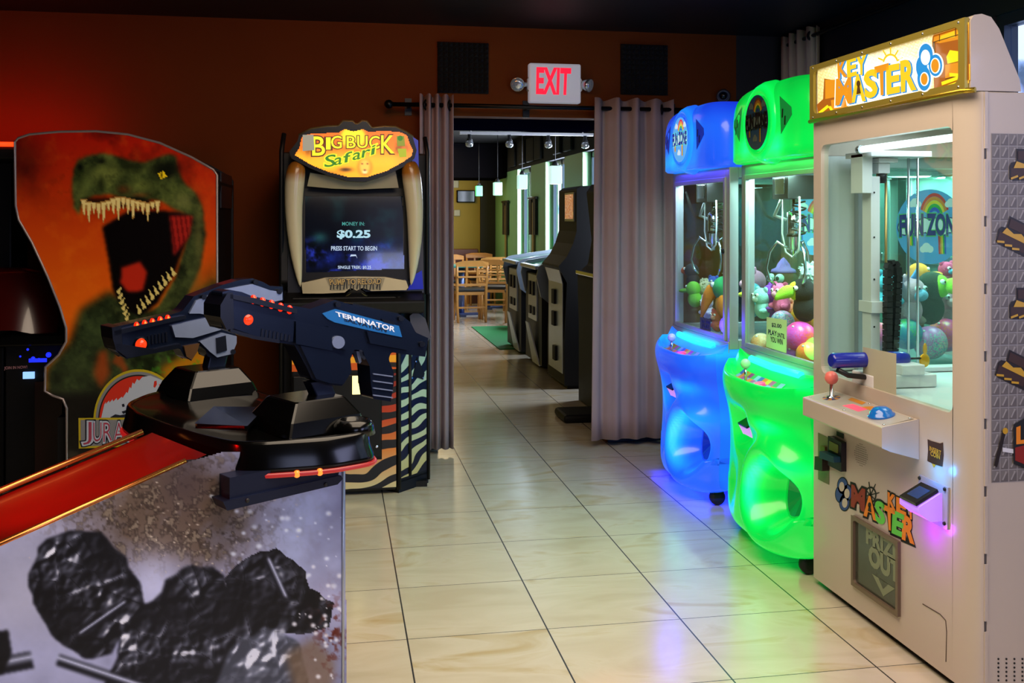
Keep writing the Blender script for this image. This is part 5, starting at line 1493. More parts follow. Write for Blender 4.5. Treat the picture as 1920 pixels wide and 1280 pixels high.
for xx, m in ((515, M_brass), (575, M_brass), (738, M_chr), (805, M_chr)):
    a = plI.px(*zi(xx, 200)); mb = MB(); mb.tube([(a.x, 3.29, 1.60), (a.x, 3.29, .80 if xx != 738 else .84)], .005, m, 8); mb.build('guide_rod', kt)
mb = MB(); zc_ = lambda x, y: (1510 + x * .2655, 480 + y * .2655); plC = Plane((0, 3.24, 0), (0, -1, 0))
pts = [(578, 690), (580, 560), (582, 200), (583, 95), (596, 52), (622, 45), (645, 75), (652, 140), (640, 400), (622, 690)]
W3 = [plC.px(*zc_(*p)) for p in pts]
for i in range(len(W3) - 1):
    n_ = max(1, int((W3[i + 1] - W3[i]).length / .02))
    for k_ in range(n_):
        p = W3[i].lerp(W3[i + 1], (k_ + .5) / n_); t_ = (W3[i + 1] - W3[i]).normalized(); sd = t_.cross(V((0, 1, 0))).normalized()
        mb.obox(p, sd * .011, V((0, .015, 0)), t_ * (W3[i + 1] - W3[i]).length / n_ * .44, M_chain); mb.obox(p, sd * .007, V((0, .012, 0)), t_ * (W3[i + 1] - W3[i]).length / n_ * .52, M_chain)
mb.build('cable_chain', kt)
mb = MB(); M_bluet = mat('blue_tube', '#14219a', .25, coat=.4); plT = Plane((0, 3.12, 0), (0, -1, 0))
a = plT.px(*zc_(178, 738)); b = plT.px(*zc_(725, 738)); d = V((1, 0, 0))
mb.lathe((a.x, 3.12, a.z), d, [(.02, 0), (.026, .008), (.026, b.x - a.x - .02), (.022, b.x - a.x - .008), (.018, b.x - a.x)], M_bluet, 20); tl = mb.build('key_pusher', kt)
mb = MB(); mb.tube([(b.x, 3.12, a.z), (b.x + .05, 3.12, a.z)], .004, M_chain, 8); mb.build('shaft', tl)
mb = MB(); kx = b.x + .05; mb.ell((kx + .012, 3.12, a.z - .008), (.02, .006, .024), mat('key_gold', '#d8a020', .3, .5)); mb.ell((kx + .014, 3.12, a.z + .03), (.008, .005, .022), MATS['key_gold']); mb.build('key_head', tl)
mb = MB(); mb.tube([(a.x + .02, 3.11, a.z - .03), (a.x + .06, 3.11, a.z - .05), (a.x + .14, 3.11, a.z - .06), (b.x - .1, 3.11, a.z - .06)], .009, M_chain, 8); mb.build('wire_loom', tl)
mb = MB()
p = plT.px(*zc_(640, 800)); q = plT.px(*zc_(820, 930)); mb.box((p.x - .12, 3.06, .797), (q.x + .02, 3.2, .84), M_white); mb.box((p.x - .02, 3.05, .84), (q.x - .03, 3.2, .875), M_white); mb.box((q.x + .03, 3.36, .797), (2.4, 3.42, .815), M_white); mb.build('carriage', kt, .004)
# lamp tube along the top of the window
a = onX(1655, 262, XK + .06); mb = MB(); mb.tube([(XK + .06, 2.60, 1.61), (XK + .06, 3.22, 1.61)], .012, glow('tube_white', '#eef4ff', 1.6, '#eeeeee'), 12); tb = mb.build('lamp_tube', kt)
mb = MB()
for y in (2.585, 3.225): mb.lathe((XK + .06, y, 1.61), (0, 1, 0), [(.015, 0), (.015, .02)], M_chr, 14)
mb.build('lamp_socket', tb)
light('key_lamp', 'AREA', (XK + .3, 3.0, 1.69), 5, '#eef6ff', .5, .6, rot=(0, 0, 0))
# paper note on the front glass
mb = MB(); plP = Plane((XK + .0105, 0, 0), (-1, 0, 0)); mb.poly(plP, [(1618.5, 650), (1681, 663), (1681, 745), (1618.5, 727)], mat('paper_note', '#b0ae98', .7), .0008); mb.build('paper_note', kt)
# =================================================================== gun game pedestal in the foreground
PSI = math.radians(32)
e_ = V((-math.cos(PSI), -math.sin(PSI), 0)); l_ = V((-math.sin(PSI), math.cos(PSI), 0)); M0 = V((-.204, 2.955, 0))
def G(e, l, z): return M0 + e_ * e + l_ * l + V((0, 0, z))
M_gloss = mat('gloss_black_plastic', '#050505', .16, var=.1, spec=.32)
M_navy = mat('navy_sheet_metal', '#141c33', .35, .4, var=.06)
M_gunn = mat('gun_navy', '#141f36', .24, .5, var=.15, vscale=30, coat=.3)
M_guns = mat('gun_steel', '#93a2c4', .24, .5, var=.1, vscale=30)  # pale steel; on the far gun it also paints the bright reflections
M_gund = mat('gun_dark', '#0d1220', .3, .3)
M_redl = glow('red_lamp', '#ff2408', 1.6, '#a01000', .2)
M_redh = glow('orange_core', '#ff7a2a', 2.2, '#a01000', .2)
M_trim = mat('copper_trim', '#c8743a', .2, .9)
M_acr = mat('red_lit_acrylic', '#4a0a05', .3, coat=.15, var=.2, vscale=12, spec=.3)  # red of the monitor light is partly put into the base colour
gt = thing('gun_game_pedestal', 'black light gun game pedestal with two guns and smoky grey side art in the foreground', 'arcade cabinet', G(.4, -.2, 0))
plG = Plane(G(0, -.42, 0), -l_)
def topz(e): return .81 + (.418 - e) * .265
PW = .34
mb = MB()
side = [(0.0, .04), (0.0, .80), (.30, .80), (.418, .81), (1.25, topz(1.25)), (1.25, .04)]
mb.prism([G(e, -.42, z) for e, z in side], l_ * .018, M_blk)
mb.prism([G(e, .30, z - .14) for e, z in side if True], l_ * .018, M_blk)
mb.box((0, 0, 0), (0, 0, 0), M_blk) if False else None
mb.prism([G(0.0, -.42, .04), G(0.0, -.42, .80), G(0, .31, .80), G(0, .31, .04)], e_ * .02, M_blk)
mb.prism([G(1.23, -.42, .04), G(1.23, -.42, topz(1.25)), G(1.23, .31, topz(1.25) - .14), G(1.23, .31, .04)], e_ * .02, M_blk)
mb.build('body', gt)
# sloping red lit top
mb = MB()
mb.face([G(.36, -.40, topz(.36) - .012), G(1.24, -.40, topz(1.24) - .012), G(1.24, -.42 + PW, topz(1.24) - .012), G(.36, -.42 + PW, topz(.36) - .012)], M_acr)
mb.face([G(.36, -.42 + PW, topz(.36) - .012), G(1.24, -.42 + PW, topz(1.24) - .012), G(1.24, .31, topz(1.24) - .15), G(.36, .31, topz(.36) - .15)], M_blk)
mb.build('sloping_top', gt)
mb = MB()
mb.tube([G(.418, -.415, topz(.418)), G(.83, -.415, topz(.83)), G(1.24, -.415, topz(1.24))], .007, M_trim, 8)
mb.build('edge_trim', gt)
mb = MB(); mb.tube([G(.385, -.42 + PW, topz(.385)), G(1.24, -.42 + PW, topz(1.24))], .008, M_trim, 8); mb.build('edge_trim', gt)
mb = MB(); mb.tube([G(.0, -.422, .80), G(0, -.422, .04)], .004, M_sil, 8); mb.build('corner_trim', gt)
# printed smoke and debris art on the near side
A = Art(-70, 652, 838, 1330, 2.2)
n1 = fbm(A.U.shape, (4, 6), 11); n2 = fbm(A.U.shape, (12, 18), 23, 5, .65); n3 = fbm(A.U.shape, (40, 60), 37, 3, .7); n4 = fbm(A.U.shape, (8, 10), 51, 5)
A.c[:] = H3('#8488ac')
A.mix(np.clip((n1 - .38) * 2.4, 0, 1), '#b0b4de')
A.spot(40, 1120, 130, 150, '#c2c2da', .7)
br = np.exp(-(((A.U - 330) / 190) ** 2 + ((A.W - 960) / 110) ** 2) ** 1.5)
A.mix(np.clip(br * (1.1 + (n2 - .5) * 1.2), 0, 1) * .95, '#5e4c3e')
A.mix(np.clip(br * 1.6 * np.clip((n3 - .48) * 6, 0, 1) , 0, 1) * .75, '#2f241e')
A.mix(np.clip(br * 1.3 * np.clip((n3 - .62) * 10, 0, 1), 0, 1) * .7, '#9a8a76')
A.spot(345, 900, 50, 70, '#3e3238', .6); A.spot(190, 890, 60, 40, '#77655a', .5)
A.mix(np.exp(-(((A.U - 590) / 90) ** 2 + ((A.W - 1000) / 120) ** 2)) * np.clip(.35 + (n1 - .4) * 2, 0, 1), '#aebce8')
A.spot(290, 1110, 60, 70, '#c8ccf4', .9); A.spot(40, 1240, 120, 60, '#b8bce8', .8); A.spot(600, 1130, 60, 60, '#b0a8c8', .5)
rs = np.random.RandomState(5)
for k in range(46):
    u, v = rs.normal(560, 70), rs.normal(1000, 60); s = rs.uniform(1.2, 5); A.spot(u, v, s * 1.2, s, '#e4ecff', rs.uniform(.5, 1), 1.5)
for k in range(70):
    u, v = rs.normal(360, 110), rs.normal(980, 60); A.spot(u, v, rs.uniform(1, 2.6), rs.uniform(1, 2), '#d8cabb', rs.uniform(.4, .9), 1.5)
# anonymous dark wreckage: rounded boulder, torn slabs, pipes
dk = '#0c0c14'
def worley(n, seed, u0, u1, v0, v1, sx=1.0):
    rs_ = np.random.RandomState(seed); P_ = np.stack([rs_.uniform(u0, u1, n), rs_.uniform(v0, v1, n)], 1)
    f1 = np.full(A.U.shape, 1e9); f2 = f1.copy(); idx = np.zeros(A.U.shape, int)
    for i_, (a_, b_) in enumerate(P_):
        d_ = np.hypot((A.U - a_) * sx, A.W - b_); nr = d_ < f1
        f2 = np.where(nr, f1, np.minimum(f2, d_)); idx = np.where(nr, i_, idx); f1 = np.where(nr, d_, f1)
    return f1, f2, rs_.rand(n)[idx], (A.U - P_[idx, 0]), (A.W - P_[idx, 1])
jag = lambda poly, a, sd: [(u + rs.normal(0, a), v + rs.normal(0, a)) for p, q in zip(poly, poly[1:] + poly[:1]) for u, v in [(p[0] + (q[0] - p[0]) * t, p[1] + (q[1] - p[1]) * t) for t in (0, .33, .66)]]
m = A.fill(jag([(52, 1080), (75, 1020), (130, 992), (185, 1002), (232, 1050), (258, 1090), (268, 1130), (240, 1180), (205, 1225), (160, 1235), (100, 1190), (62, 1130)], 3, 1), dk, 3, .96)
m2 = A.fill(jag([(262, 1140), (300, 1110), (345, 1062), (400, 1060), (425, 1090), (450, 1115), (460, 1160), (520, 1180), (500, 1330), (180, 1330), (215, 1240)], 3.5, 2), dk, 3, .95)
m3 = A.fill(jag([(420, 1085), (470, 1035), (520, 1030), (565, 1060), (580, 1100), (625, 1130), (615, 1175), (560, 1190), (480, 1190), (440, 1140)], 2.5, 3), '#07080f', 2, .97)
A.fill([(225, 1235), (420, 1110), (440, 1140), (290, 1330), (190, 1330)], dk, 5, .8)
m4 = A.fill(jag([(420, 1230), (455, 1190), (520, 1180), (560, 1210), (580, 1290), (545, 1330), (390, 1330)], 3, 4), '#3a4258', 4, .95)
hgt = fbm(A.U.shape, (11, 15), 71, 6, .62) + .35 * fbm(A.U.shape, (30, 44), 72, 3, .6)
f1, f2, rv, du, dv = worley(150, 8, 20, 660, 980, 1340, .8)
hgt = hgt + .22 * rv + .10 * np.clip((f2 - f1) / 7, 0, 1)
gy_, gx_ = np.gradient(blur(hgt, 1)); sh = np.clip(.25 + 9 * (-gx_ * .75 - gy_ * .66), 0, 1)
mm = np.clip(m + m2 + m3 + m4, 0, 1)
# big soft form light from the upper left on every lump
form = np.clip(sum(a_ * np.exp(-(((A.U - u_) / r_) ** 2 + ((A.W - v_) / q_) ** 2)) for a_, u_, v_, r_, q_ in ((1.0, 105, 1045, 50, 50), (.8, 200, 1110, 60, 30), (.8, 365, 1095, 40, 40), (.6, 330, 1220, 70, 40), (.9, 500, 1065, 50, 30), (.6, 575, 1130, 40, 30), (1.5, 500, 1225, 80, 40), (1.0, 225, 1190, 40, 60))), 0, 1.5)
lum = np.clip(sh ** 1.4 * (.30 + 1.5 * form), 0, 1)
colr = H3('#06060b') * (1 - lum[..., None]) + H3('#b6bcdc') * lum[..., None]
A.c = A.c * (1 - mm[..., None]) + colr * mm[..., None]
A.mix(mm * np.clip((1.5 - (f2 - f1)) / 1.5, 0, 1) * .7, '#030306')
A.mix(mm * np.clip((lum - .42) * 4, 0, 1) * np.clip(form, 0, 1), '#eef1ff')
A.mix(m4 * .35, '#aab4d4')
for p0_, p1_, w_ in (((108, 1236), (300, 1300), 11), ((500, 1046), (534, 1120), 8), ((150, 1188), (236, 1128), 6), ((-70, 1262), (60, 1236), 16)):           # bent pipes
    d_ = np.hypot(p1_[0] - p0_[0], p1_[1] - p0_[1]); ex, ey = (p1_[0] - p0_[0]) / d_, (p1_[1] - p0_[1]) / d_
    al = (A.U - p0_[0]) * ex + (A.W - p0_[1]) * ey; ac = -(A.U - p0_[0]) * ey + (A.W - p0_[1]) * ex
    k_ = blur(((al > 0) & (al < d_) & (abs(ac) < w_)).astype(float), 1); tone = np.clip(1 - abs(ac / w_ + .35) * 1.2, 0, 1) ** 1.5
    A.c = A.c * (1 - k_[..., None]) + (H3('#15161f') * (1 - tone[..., None]) + H3('#b8bede') * tone[..., None]) * k_[..., None]
A.fill([(-70, 1195), (15, 1180), (22, 1225), (5, 1262), (-70, 1280)], '#08080c', 4, .95)
A.fill([(535, 1225), (590, 1195), (628, 1240), (620, 1330), (560, 1330)], '#7a6048', 8, .7)
A.mix(np.exp(-(((A.U - 622) / 30) ** 2 + ((A.W - 1190) / 60) ** 2)) * np.clip((n3 - .5) * 6, 0, 1), '#5a1e14')
for k in range(40):
    u, v = rs.normal(605, 30), rs.normal(1170, 45); s = rs.uniform(1, 5); A.spot(u, v, s, s * .9, '#f0f2ff', .85, 1.6)
A.c *= (.92 + .16 * n4[..., None])
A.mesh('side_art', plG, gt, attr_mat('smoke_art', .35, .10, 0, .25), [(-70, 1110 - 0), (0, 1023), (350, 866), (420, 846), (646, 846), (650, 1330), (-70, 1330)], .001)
# bracket beneath the console
mb = MB()
mb.prism([G(.34, -.425, .715), G(.05, -.425, .722), G(.03, -.425, .77), G(.34, -.425, .77)], -l_ * .052, M_navy)
mb.prism([G(.35, -.425, .698), G(.055, -.425, .705), G(.04, -.425, .716), G(.045, -.425, .726), G(.36, -.425, .72)], -l_ * .06, M_navy)
for e in (.30, .09): mb.lathe(G(e, -.485, .712), -l_, [(.006, 0), (.005, .003), (.001, .004)], M_ink if 'M_ink' in globals() else M_blk, 8)
mb.build('console_bracket', gt, .004)
# ---- console
def outline(k, z, n=10):
    """console plan, rounded corners; k shrinks it"""
    P = [(.33, -.28), (.30, -.445), (.12, -.535), (-.02, -.545), (-.062, -.45), (-.105, -.30), (-.085, -.10), (-.085, .10), (-.105, .28), (-.09, .40), (.0, .44), (.17, .42), (.31, .28), (.34, .1), (.34, -.1)]
    c = (.11, -.05); Q = []
    P = [(c[0] + (x - c[0]) * k, c[1] + (y - c[1]) * k) for x, y in P]
    for i in range(len(P)):
        p0, p1, p2 = P[i - 1], P[i], P[(i + 1) % len(P)]
        for t in (0.0, .25, .5, .75, 1.0):
            a = (p1[0] + (p0[0] - p1[0]) * .35, p1[1] + (p0[1] - p1[1]) * .35); b = (p1[0] + (p2[0] - p1[0]) * .35, p1[1] + (p2[1] - p1[1]) * .35)
            q = ((1 - t) ** 2 * a[0] + 2 * t * (1 - t) * p1[0] + t * t * b[0], (1 - t) ** 2 * a[1] + 2 * t * (1 - t) * p1[1] + t * t * b[1])
            Q.append(q)
    return [G(x, y, z) for x, y in Q]
mb = MB(); mb.loft([outline(.93, .752), outline(1.0, .760), outline(1.0, .775), outline(.975, .80), outline(.965, .826), outline(.95, .834), outline(.90, .832), outline(.84, .822), outline(.5, .826), outline(.1, .83)], M_gloss)
con = mb.build('console', gt)
for p in (G(-.005, -.465, .82), G(-.02, .36, .82)):
    mb = MB(); mb.lathe(p, (0, 0, 1), [(.055, 0), (.05, .025), (.04, .037), (.033, .037), (.029, .028), (.001, .026)], M_gloss, 24); mb.build('cup_rest', con)
mb = MB()
mb.prism([G(.30, -.20, .835), G(.22, -.33, .838), G(.10, -.20, .852), G(.20, -.10, .852)], V((0, 0, .012)), M_gloss); mb.build('start_panel', con, .008)
O = outline(1.004, .757)
mb = MB(); mb.tube(O + [O[0]], .0065, mat('led_strip', '#5a1a1c', .3, emit='#ff2a2a', es=.35), 6); ls = mb.build('light_strip', con)
mb = MB()
for u, v in ((555, 882), (596, 881)):
    b_ = min(O, key=lambda p: (p - (onZ(u, v, .757))).length); i_ = O.index(b_)
    pt = onZ(u, v, .757); a_, c_ = O[i_ - 1], O[(i_ + 1) % len(O)]; d_ = (c_ - a_).normalized(); pt = a_ + d_ * (pt - a_).dot(d_)
    mb = MB(); mb.ell(pt, .009, M_redh, nu=10, nv=8); mb.build('strip_lamp', ls)
# ---- gun mounts and guns
plN = Plane(G(0, -.324, 0), -l_); plF = Plane(G(0, .324, 0), -l_)
def mount(l, e0=0.0):
    mb = MB()
    def sq(k, z): return [G(e0 + k * .13, l - k * .13, z), G(e0 - k * .13, l - k * .13, z), G(e0 - k * .13, l + k * .13, z), G(e0 + k * .13, l + k * .13, z)]
    mb.loft([sq(.92, .82), sq(.80, .86), sq(.58, .902), sq(.54, .905)], M_gloss, smooth=False)
    o = mb.build('gun_mount', gt, .007)
    return o
mount(-.324, .05); mount(.324, .02)
zg = lambda x, y: (180 + x * .328, 500 + y * .328)


def gun(pl, outl, th, m_main, m_dark, lamps, big, post, name, decal=None, plates=(), lab=None):
    mb = MB(); n = pl.N
    P = [pl.px(*zg(*p), th / 2) for p in outl]
    mb.prism(P, -n * th, m_main)
    g = mb.build(name, gt, .010, seg=3)
    if lab: g['label'] = lab
    for nm, polys, m, o0, o1 in plates:
        for q in polys:
            mb = MB(); a = [pl.px(*zg(*p), th / 2 + o0) for p in q]
            mb.prism(a, n * (o1 - o0), m); mb.build(nm, g, .003)
    for x, y in lamps:
        p = pl.px(*zg(x, y), th / 2); mb = MB(); mb.ell(p, (.0085, .008, .0115), M_redl, nu=14, nv=10); mb.ell(p + n * .0052 + V((0, 0, .002)), .0042, M_redh, nu=10, nv=8); mb.build('lamp', g)
    p = pl.px(*zg(*big), th / 2); mb = MB(); mb.lathe(p - n * .002, n, [(.023, 0), (.023, .006), (.019, .009)], m_dark, 20, cap1=False); mb.ell(p - n * .003, .0185, glow('red_button', '#ff3a12', 1.15, '#b01800', .2)); mb.build('fire_lamp', g)
    a, b = post
    mb = MB(); pa, pb = G(0, (pl.O - M0).dot(l_), .90), pl.px(*zg(*b)); up = pb - pa
    mb.prism([pa + e_ * .03 + l_ * .022, pa - e_ * .03 + l_ * .022, pa - e_ * .03 - l_ * .022, pa + e_ * .03 - l_ * .022], up, M_navy); mb.build('post', g, .004)
    return g


near = [(690, 140), (735, 128), (800, 140), (850, 160), (1090, 218), (1190, 236), (1330, 185), (1420, 212), (1560, 240), (1700, 268), (1760, 310), (1790, 370), (1862, 402), (1845, 508), (1720, 492), (1650, 482),
        (1636, 520), (1666, 600), (1664, 670), (1648, 762), (1548, 745), (1535, 660), (1528, 560), (1500, 505), (1490, 470), (1440, 468), (1418, 520), (1425, 590), (1370, 672), (1290, 665), (1200, 636), (1165, 560), (1100, 440), (1000, 425), (860, 402), (690, 345), (668, 275), (668, 212), (692, 200)]
gun(plN, near, .062, M_gunn, M_gund, [(865, 182), (917, 196), (968, 210), (1020, 226), (1071, 240)], (827, 296), ((1250, 735), (1260, 650)), 'light_gun',
    plates=[('muzzle_block', [[(664, 212), (700, 150), (735, 140), (742, 345), (700, 352), (664, 280)]], M_gund, -.078, .014), ('receiver_block', [[(1090, 300), (1290, 340), (1300, 470), (1200, 452), (1090, 430)]], M_gunn, 0, .016), ('sight_rail', [[(1440, 205), (1560, 232), (1700, 262), (1690, 285), (1550, 258), (1430, 232)]], M_gund, -.056, -.006), ('trigger', [[(1478, 480), (1500, 482), (1508, 540), (1496, 552), (1486, 520)]], M_guns, -.04, -.022), ('logo_plate', [[(1255, 262), (1330, 236), (1690, 332), (1708, 396), (1560, 366), (1325, 312), (1285, 292)]], mat('logo_blue', '#2470b8', .25, .2, emit='#1a5a98', es=.15), .0, .004),
            ('side_cover', [[(700, 205), (860, 250), (1090, 300), (1080, 420), (1000, 408), (860, 385), (700, 330), (684, 270)], [(1280, 330), (1400, 370), (1390, 470), (1300, 440)], [(1500, 360), (1720, 410), (1740, 470), (1520, 430)]], M_gunn, 0, .010),
            ('barrel_shroud', [[(720, 150), (860, 172), (1100, 236), (1100, 262), (860, 205), (720, 175)], [(720, 345), (860, 385), (1000, 408), (1000, 428), (860, 405), (720, 362)]], M_gund, 0, .014),
            ('magazine', [[(1120, 440), (1290, 470), (1400, 520), (1410, 590), (1365, 660), (1290, 655), (1210, 630)]], M_gunn, 0, .012),
            ('barrel_vent', [[(900 + 22 * k, 345 + 5 * k), (910 + 22 * k, 347 + 5 * k), (906 + 22 * k, 392 + 4 * k), (896 + 22 * k, 390 + 4 * k)] for k in range(8)], M_gund, .009, .012),
            ('top_slot', [[(1590, 290), (1668, 312), (1660, 326), (1600, 310)], [(1180, 320), (1260, 345), (1255, 372), (1180, 352)]], M_gund, 0, .006),
            ('grip_rib', [[(1545, 600 + 40 * k), (1655, 615 + 40 * k), (1655, 622 + 40 * k), (1545, 607 + 40 * k)] for k in range(4)], M_guns, 0, .004),
            ('hinge_boss', [[(1330 + 36 * math.cos(a), 422 + 36 * math.sin(a)) for a in [2 * math.pi * k / 16 for k in range(16)]], ], M_guns, .008, .018),
            ('bolt', [[(cx + 16 * math.cos(a), cy + 16 * math.sin(a)) for a in [2 * math.pi * k / 10 for k in range(10)]] for cx, cy in ((1820, 435), (1700, 290), (1525, 380), (1340, 210))], M_gund, 0, .008)],
    lab='dark navy light gun with blue logo plate')
ng = [o for o in gt.children if o.name.startswith('light_gun')][0]
mb = MB()
mb.text('TERMINATOR', (lambda f: lambda x, y, o: f(x, y, o))(plN.quad([zg(1328, 250), zg(1668, 338), zg(1664, 366), zg(1335, 276)])), mat('logo_white', '#dfe8f4', .3, emit='#b8c8e0', es=.2), .031 + .005, .03)
mb.text('SALVATION', plN.quad([zg(1375, 284), zg(1620, 346), zg(1617, 368), zg(1378, 304)]), mat('logo_dark', '#0c1c38', .3), .031 + .0048, .03)
mb.build('lettering', ng)
far = [(60, 345), (180, 318), (400, 270), (470, 248), (535, 165), (700, 100), (800, 72), (870, 64), (930, 85), (970, 108), (1040, 110), (1046, 190), (960, 205), (900, 250), (800, 330), (772, 384), (776, 430), (750, 498), (650, 522), (612, 505), (600, 470), (560, 440), (550, 480), (520, 532), (480, 508), (452, 456), (380, 474), (300, 490), (150, 520), (82, 470), (66, 402)]
gun(plF, far, .062, M_gunn, M_gund, [(208, 332), (254, 321), (298, 311), (342, 300), (385, 291)], (232, 438), ((685, 575), (690, 490)), 'light_gun',
    plates=[('muzzle_block', [[(58, 340), (110, 328), (122, 470), (84, 472), (64, 405)]], M_gund, -.078, .014), ('side_cover', [[(540, 190), (700, 125), (860, 95), (960, 130), (1030, 140), (1030, 185), (880, 215), (700, 290), (560, 262), (500, 262)], [(560, 420), (690, 370), (770, 390), (770, 430), (745, 490), (660, 510), (620, 480)]], M_guns, 0, .010),
            ('barrel_shroud', [[(70, 360), (400, 285), (480, 270), (480, 292), (400, 308), (75, 385)], [(80, 430), (300, 462), (450, 430), (452, 455), (300, 486), (150, 512), (85, 465)]], M_gund, 0, .014),
            ('rail', [[(400, 330), (600, 285), (690, 300), (690, 350), (520, 400), (420, 395)]], M_guns, 0, .012),
            ('barrel_vent', [[(250 + 20 * k, 392 - 4 * k), (259 + 20 * k, 390 - 4 * k), (262 + 20 * k, 440 - 3 * k), (252 + 20 * k, 442 - 3 * k)] for k in range(7)], M_gund, 0, .005),
            ('latch_plate', [[(650, 400), (705, 385), (712, 470), (655, 488)]], M_gund, .010, .014),
            ('fore_grip', [[(470, 445), (560, 430), (545, 480), (515, 525), (485, 505)]], mat('bronze_grip', '#6a4a2a', .3, .5), 0, .01),
            ('bolt', [[(cx + 15 * math.cos(a), cy + 15 * math.sin(a)) for a in [2 * math.pi * k / 10 for k in range(10)]] for cx, cy in ((585, 168), (878, 84), (1012, 138), (652, 315), (748, 478))], M_gund, .0, .013)],
    lab='steel blue light gun pointing down left')

# =================================================================== safari gun game cabinet
def zebra(name, hot=False):
    m = bpy.data.materials.new(name); m.use_nodes = True; nt = m.node_tree; N = nt.nodes; L = nt.links; b = N['Principled BSDF']
    geo = N.new('ShaderNodeNewGeometry'); mp = N.new('ShaderNodeMapping'); mp.inputs['Rotation'].default_value = (0, .35, 0); mp.inputs['Scale'].default_value = (1.0, 1, 1.25); L.new(geo.outputs['Position'], mp.inputs[0])
    wv = N.new('ShaderNodeTexWave'); wv.bands_direction = 'Z'; wv.inputs['Scale'].default_value = 3.4; wv.inputs['Distortion'].default_value = 11; wv.inputs['Detail'].default_value = 1.6; wv.inputs['Detail Scale'].default_value = .9
    L.new(mp.outputs[0], wv.inputs['Vector'])
    sp = N.new('ShaderNodeSeparateXYZ'); L.new(geo.outputs['Position'], sp.inputs[0])
    mr = N.new('ShaderNodeMapRange'); mr.inputs['From Min'].default_value = .05; mr.inputs['From Max'].default_value = .62; L.new(sp.outputs['Z'], mr.inputs['Value'])
    g = ramp(N, [(0, '#cdbd90'), (.3, '#d8803a'), (.6, '#c03a14'), (1, '#7a1808')] if hot else [(0, '#b8a468'), (.5, '#b6c098'), (1, '#a8c0a8')]); L.new(mr.outputs[0], g.inputs[0])
    r = ramp(N, [(.50, '#000000'), (.58, '#ffffff')]); L.new(wv.outputs['Fac'], r.inputs[0])
    mx = N.new('ShaderNodeMix'); mx.data_type = 'RGBA'; L.new(r.outputs[0], mx.inputs['Factor']); mx.inputs['A'].default_value = C('#0a0908'); L.new(g.outputs[0], mx.inputs['B'])
    L.new(mx.outputs['Result'], b.inputs['Base Color']); b.inputs['Roughness'].default_value = .35
    L.new(mx.outputs['Result'], b.inputs['Emission Color']); b.inputs['Emission Strength'].default_value = .05
    return m


bt = thing('safari_game_cabinet', 'tall hunting game cabinet with curved tusks and lit orange marquee left of the doorway', 'arcade cabinet', (.1, 5.3, 0))
ZA = lambda x, y: (500 + x * .28125, 200 + y * .28125)
XL, XR_ = -.262, .474
mb = MB()
mb.box((XL, 5.12, .02), (XR_ - .01, 5.78, 1.70), M_blk)
mb.box((XL + .05, 4.952, .02), (.30, 5.12, .98), M_blk)                                     # pedestal
mb.prism([(XL, 5.12, 1.70), (XL, 5.03, 1.05), (XL, 5.12, 1.0)], (.03, 0, 0), M_blk)
mb.build('body', bt, .01)
# front graphics
plB = Plane((0, 4.95, 0), (0, -1, 0)); mb = MB()
zh = zebra('sunset_zebra', True); zc_m = zebra('cream_zebra')
a = plB.px(718, 830); b = plB.px(744, 920)
mb.face([(plB.px(716, 700).x, 4.95, .035), (.298, 4.95, .035), (.298, 4.95, .60), (plB.px(716, 700).x, 4.95, .60)], zh)
mb.face([(XL + .055, 4.95, .035), (plB.px(716, 700).x, 4.95, .035), (plB.px(716, 700).x, 4.95, .175), (XL + .055, 4.95, .175)], zh)
m_sun = mat('sunset_print', '#c8520e', .4, emit='#c8520e', es=.15); m_sun2 = mat('sunset_yellow', '#e8a01a', .4, emit='#e8901a', es=.2)
mb.face([(XL + .055, 4.95, .62), (.298, 4.95, .62), (.298, 4.95, .78), (XL + .055, 4.95, .78)], m_sun)
mb.face([(XL + .055, 4.9494, .655), (.298, 4.9494, .655), (.298, 4.9494, .69), (XL + .055, 4.9494, .68)], m_sun2)
mb.face([(.15, 4.9490, .64), (.298, 4.9490, .63), (.298, 4.9490, .652), (.22, 4.9490, .658)], MATS['chest_dark'])
mb.build('front_graphic', bt)
mb = MB(); mb.box((XL + .06, 4.93, .19), (plB.px(714, 700).x, 4.95, .60), M_blk); cd = mb.build('coin_door', bt, .006)
mb = MB(); p = plB.px(671, 720); mb.box((p.x - .028, 4.918, p.z - .045), (p.x + .028, 4.93, p.z + .045), mat('coin_lit', '#e8e0a0', .3, emit='#fff0a0', es=1.3)); mb.box((p.x + .0, 4.914, p.z + .01), (p.x + .028, 4.918, p.z + .04), M_ink); mb.build('coin_slot', cd, .004)
mb = MB(); p = plB.px(706, 835); mb.lathe((p.x, 4.93, p.z), (0, -1, 0), [(.008, 0), (.008, .004), (.004, .006)], M_chr, 12); mb.build('lock', cd)
# angled zebra wing
p0, p1 = V((.312, 4.965, 0)), V((.474, 5.13, 0)); wd = p1 - p0
W_ = lambda a, z, o=0.0: p0 + wd * a + V((wd.y, -wd.x, 0)).normalized() * o + V((0, 0, z))
mb = MB(); mb.face([W_(0, .05), W_(1, .05), W_(1, .70), W_(.93, .80), W_(.7, .98), W_(0, .98)], M_blk); mb.face([W_(.06, .07, .001), W_(.93, .07, .001), W_(.93, .685, .001), W_(.06, .685, .001)], zc_m)
mb.tube([W_(.36, .07, .002), W_(.36, .69, .002)], .009, M_blk, 8); mb.prism([W_(.45, .57, .001), W_(.6, .66, .001), W_(.85, .57, .001), W_(.8, .54, .001)], V((0, 0, 0)) + V((wd.y, -wd.x, 0)).normalized() * .004, M_blk)
for a_, z in ((.55, .64), (.42, .56), (.8, .55)): mb.lathe(W_(a_, z, .004), (1, -1, 0), [(.006, 0), (.004, .003)], M_chr, 8)
